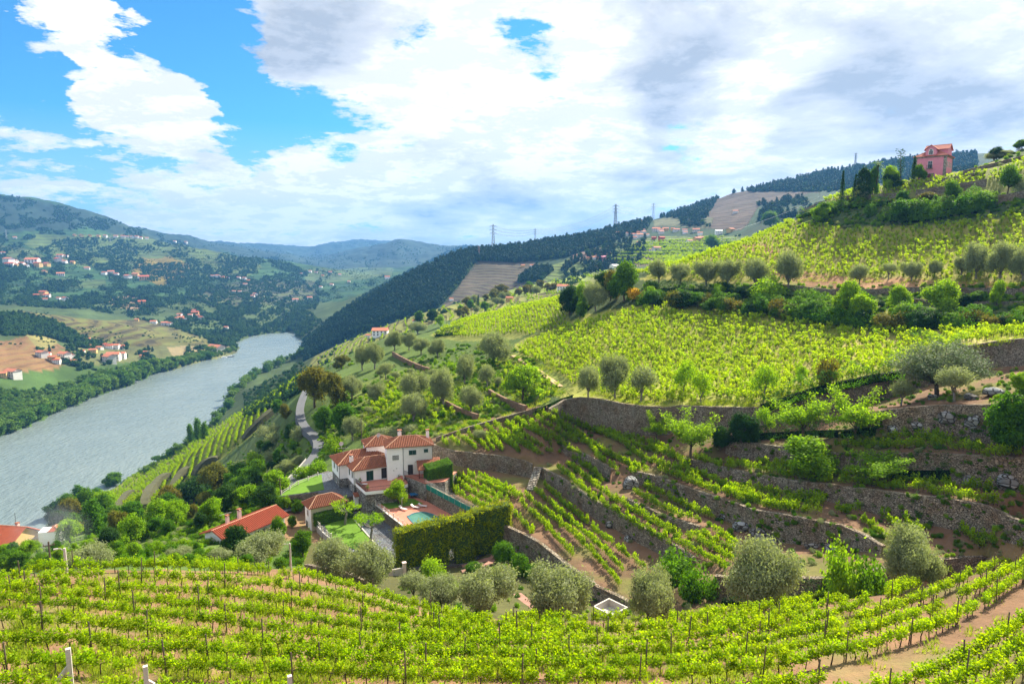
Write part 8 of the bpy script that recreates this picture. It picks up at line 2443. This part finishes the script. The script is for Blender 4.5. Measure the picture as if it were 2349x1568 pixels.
for i, (u, v, s_) in enumerate([(1700,1215,1.4),(1740,1235,1.6),(1770,1240,1.1),(1655,1190,1.0),(1860,1256,1.0),(1905,1262,.8),(2170,965,1.5),(2230,970,1.4),(2100,975,1.0),(2300,985,1.2),(2045,990,1.1),(2120,1112,1.0),(2230,1110,1.4),(2310,1110,1.5),(1400,1205,1.0),(1440,1240,.9)]):
    rock(u, v, s_, 'grey rock outcrop at the foot of a terrace wall', seed=20+i, flat=.8)['group'] = 'rock outcrops among the terrace walls'
# sailing boat
p = PZ(308, 876, 0); o = empty('sailing_boat', (p.x, p.y, 0), .6); tag(o, 'small white sailing boat moored off the far bank', 'boat')
b = MB(); hull = [(-4,0),(-3,1.1),(1,1.3),(4.2,0),(1,-1.3),(-3,-1.1)]; b.prism(hull, -.3, .9); b.build('hull', M_WHITE, o)
b = MB(); b.prism([(-1.8,-.7),(1.2,-.7),(2,0),(1.2,.7),(-1.8,.7)], .9, 1.5); b.build('cabin', M_WHITE, o)
b = MB(); b.tube([(.4,0,.9),(.4,0,11)], .09, 6); b.bar((.4,0,2.4),(-3.2,0,2.3),.14); b.build('mast', M_PLAS, o)
for i, (u, v, L, lab) in enumerate([(528, 817, 14, 'dark boat at the river jetty'), (515, 819, 10, 'second small boat at the river jetty')]):
    p = PZ(u, v+1, 0); o = empty('river_boat', (p.x, p.y, 0), .35); tag(o, lab, 'boat')
    b = MB(); b.prism([(-L/2,-1.2),(-L/2,1.2),(L*.3,1.3),(L/2,0),(L*.3,-1.3)], -.3, 1.0); b.build('hull', M_IRON if i == 0 else M_WHITE, o)
    b = MB(); b.box(-L*.3, L*.2, -.9, .9, 1.0, 2.2); b.build('cabin', M_WHITE, o)
p, q = PZ(465, 826, 0), PZ(512, 819, 0); b = MB(); b.bar(p+Vector((0,0,.6)), q+Vector((0,0,.6)), 2.2, .6); tag(b.build('jetty', M_CONCW), 'pale jetty on the far river bank', 'jetty')
# wind turbine far away
p = hit(741, 556, 5000)
if p is not None:
    o = empty('wind_turbine', tuple(p), 0); tag(o, 'tiny wind turbine on the distant mountain skyline', 'wind turbine')
    H = 75; b = MB(); b.tube([(0,0,-5),(0,0,H)], [3,2], 6); b.build('tower', M_WHITE, o)
    for k in range(3): a = k*2.094+.5; b = MB(); b.bar((0,-3,H),(34*sin(a),-3,H+34*cos(a)),2.2); b.build('blade', M_WHITE, o)
print('far', time.time()-T0)
# ------------------------------------------------------------------ air
hm = bpy.data.materials.new('air'); hm.use_nodes = True
nt = hm.node_tree
for n_ in list(nt.nodes): nt.nodes.remove(n_)
out = nt.nodes.new('ShaderNodeOutputMaterial'); pv = nt.nodes.new('ShaderNodeVolumePrincipled')
pv.inputs['Color'].default_value = (.14,.42,.94,1); pv.inputs['Density'].default_value = HAZE_D; pv.inputs['Anisotropy'].default_value = .2
nt.links.new(pv.outputs[0], out.inputs['Volume'])
hb = MB(); hb.box(-7500, 7500, -300, 8700, -30, 700); tag(hb.build('haze', hm), kind='stuff')
print('done', time.time()-T0)
# thin bluish smoke drifting beside the ochre house
sm_ = bpy.data.materials.new('smoke'); sm_.use_nodes = True; t = NT(sm_.node_tree)
for n_ in list(t.n): t.n.remove(n_)
out = t.new('ShaderNodeOutputMaterial'); pv = t.new('ShaderNodeVolumePrincipled'); pv.inputs['Color'].default_value = (.85,.9,1,1)
tc = t.new('ShaderNodeTexCoord').outputs['Object']; rr = t.vmath('LENGTH', tc)
den = t.math('MULTIPLY', t.remap(rr, 1.0, .15), t.remap(t.noise(tc, 1.6, 4, .6), .42, .7))
t.set(pv.inputs['Density'], t.math('MULTIPLY', den, .06)); t.l.new(pv.outputs[0], out.inputs['Volume'])
bm = bmesh.new(); bmesh.ops.create_icosphere(bm, subdivisions=2, radius=1.0); me = bpy.data.meshes.new('smoke'); bm.to_mesh(me); bm.free(); me.materials.append(sm_)
ps = PR(112, 1216, 175); o = link('smoke', me, None, tuple(ps), 0, (10, 7, 7)); tag(o, 'thin bluish smoke drifting beside the ochre house', kind='stuff')
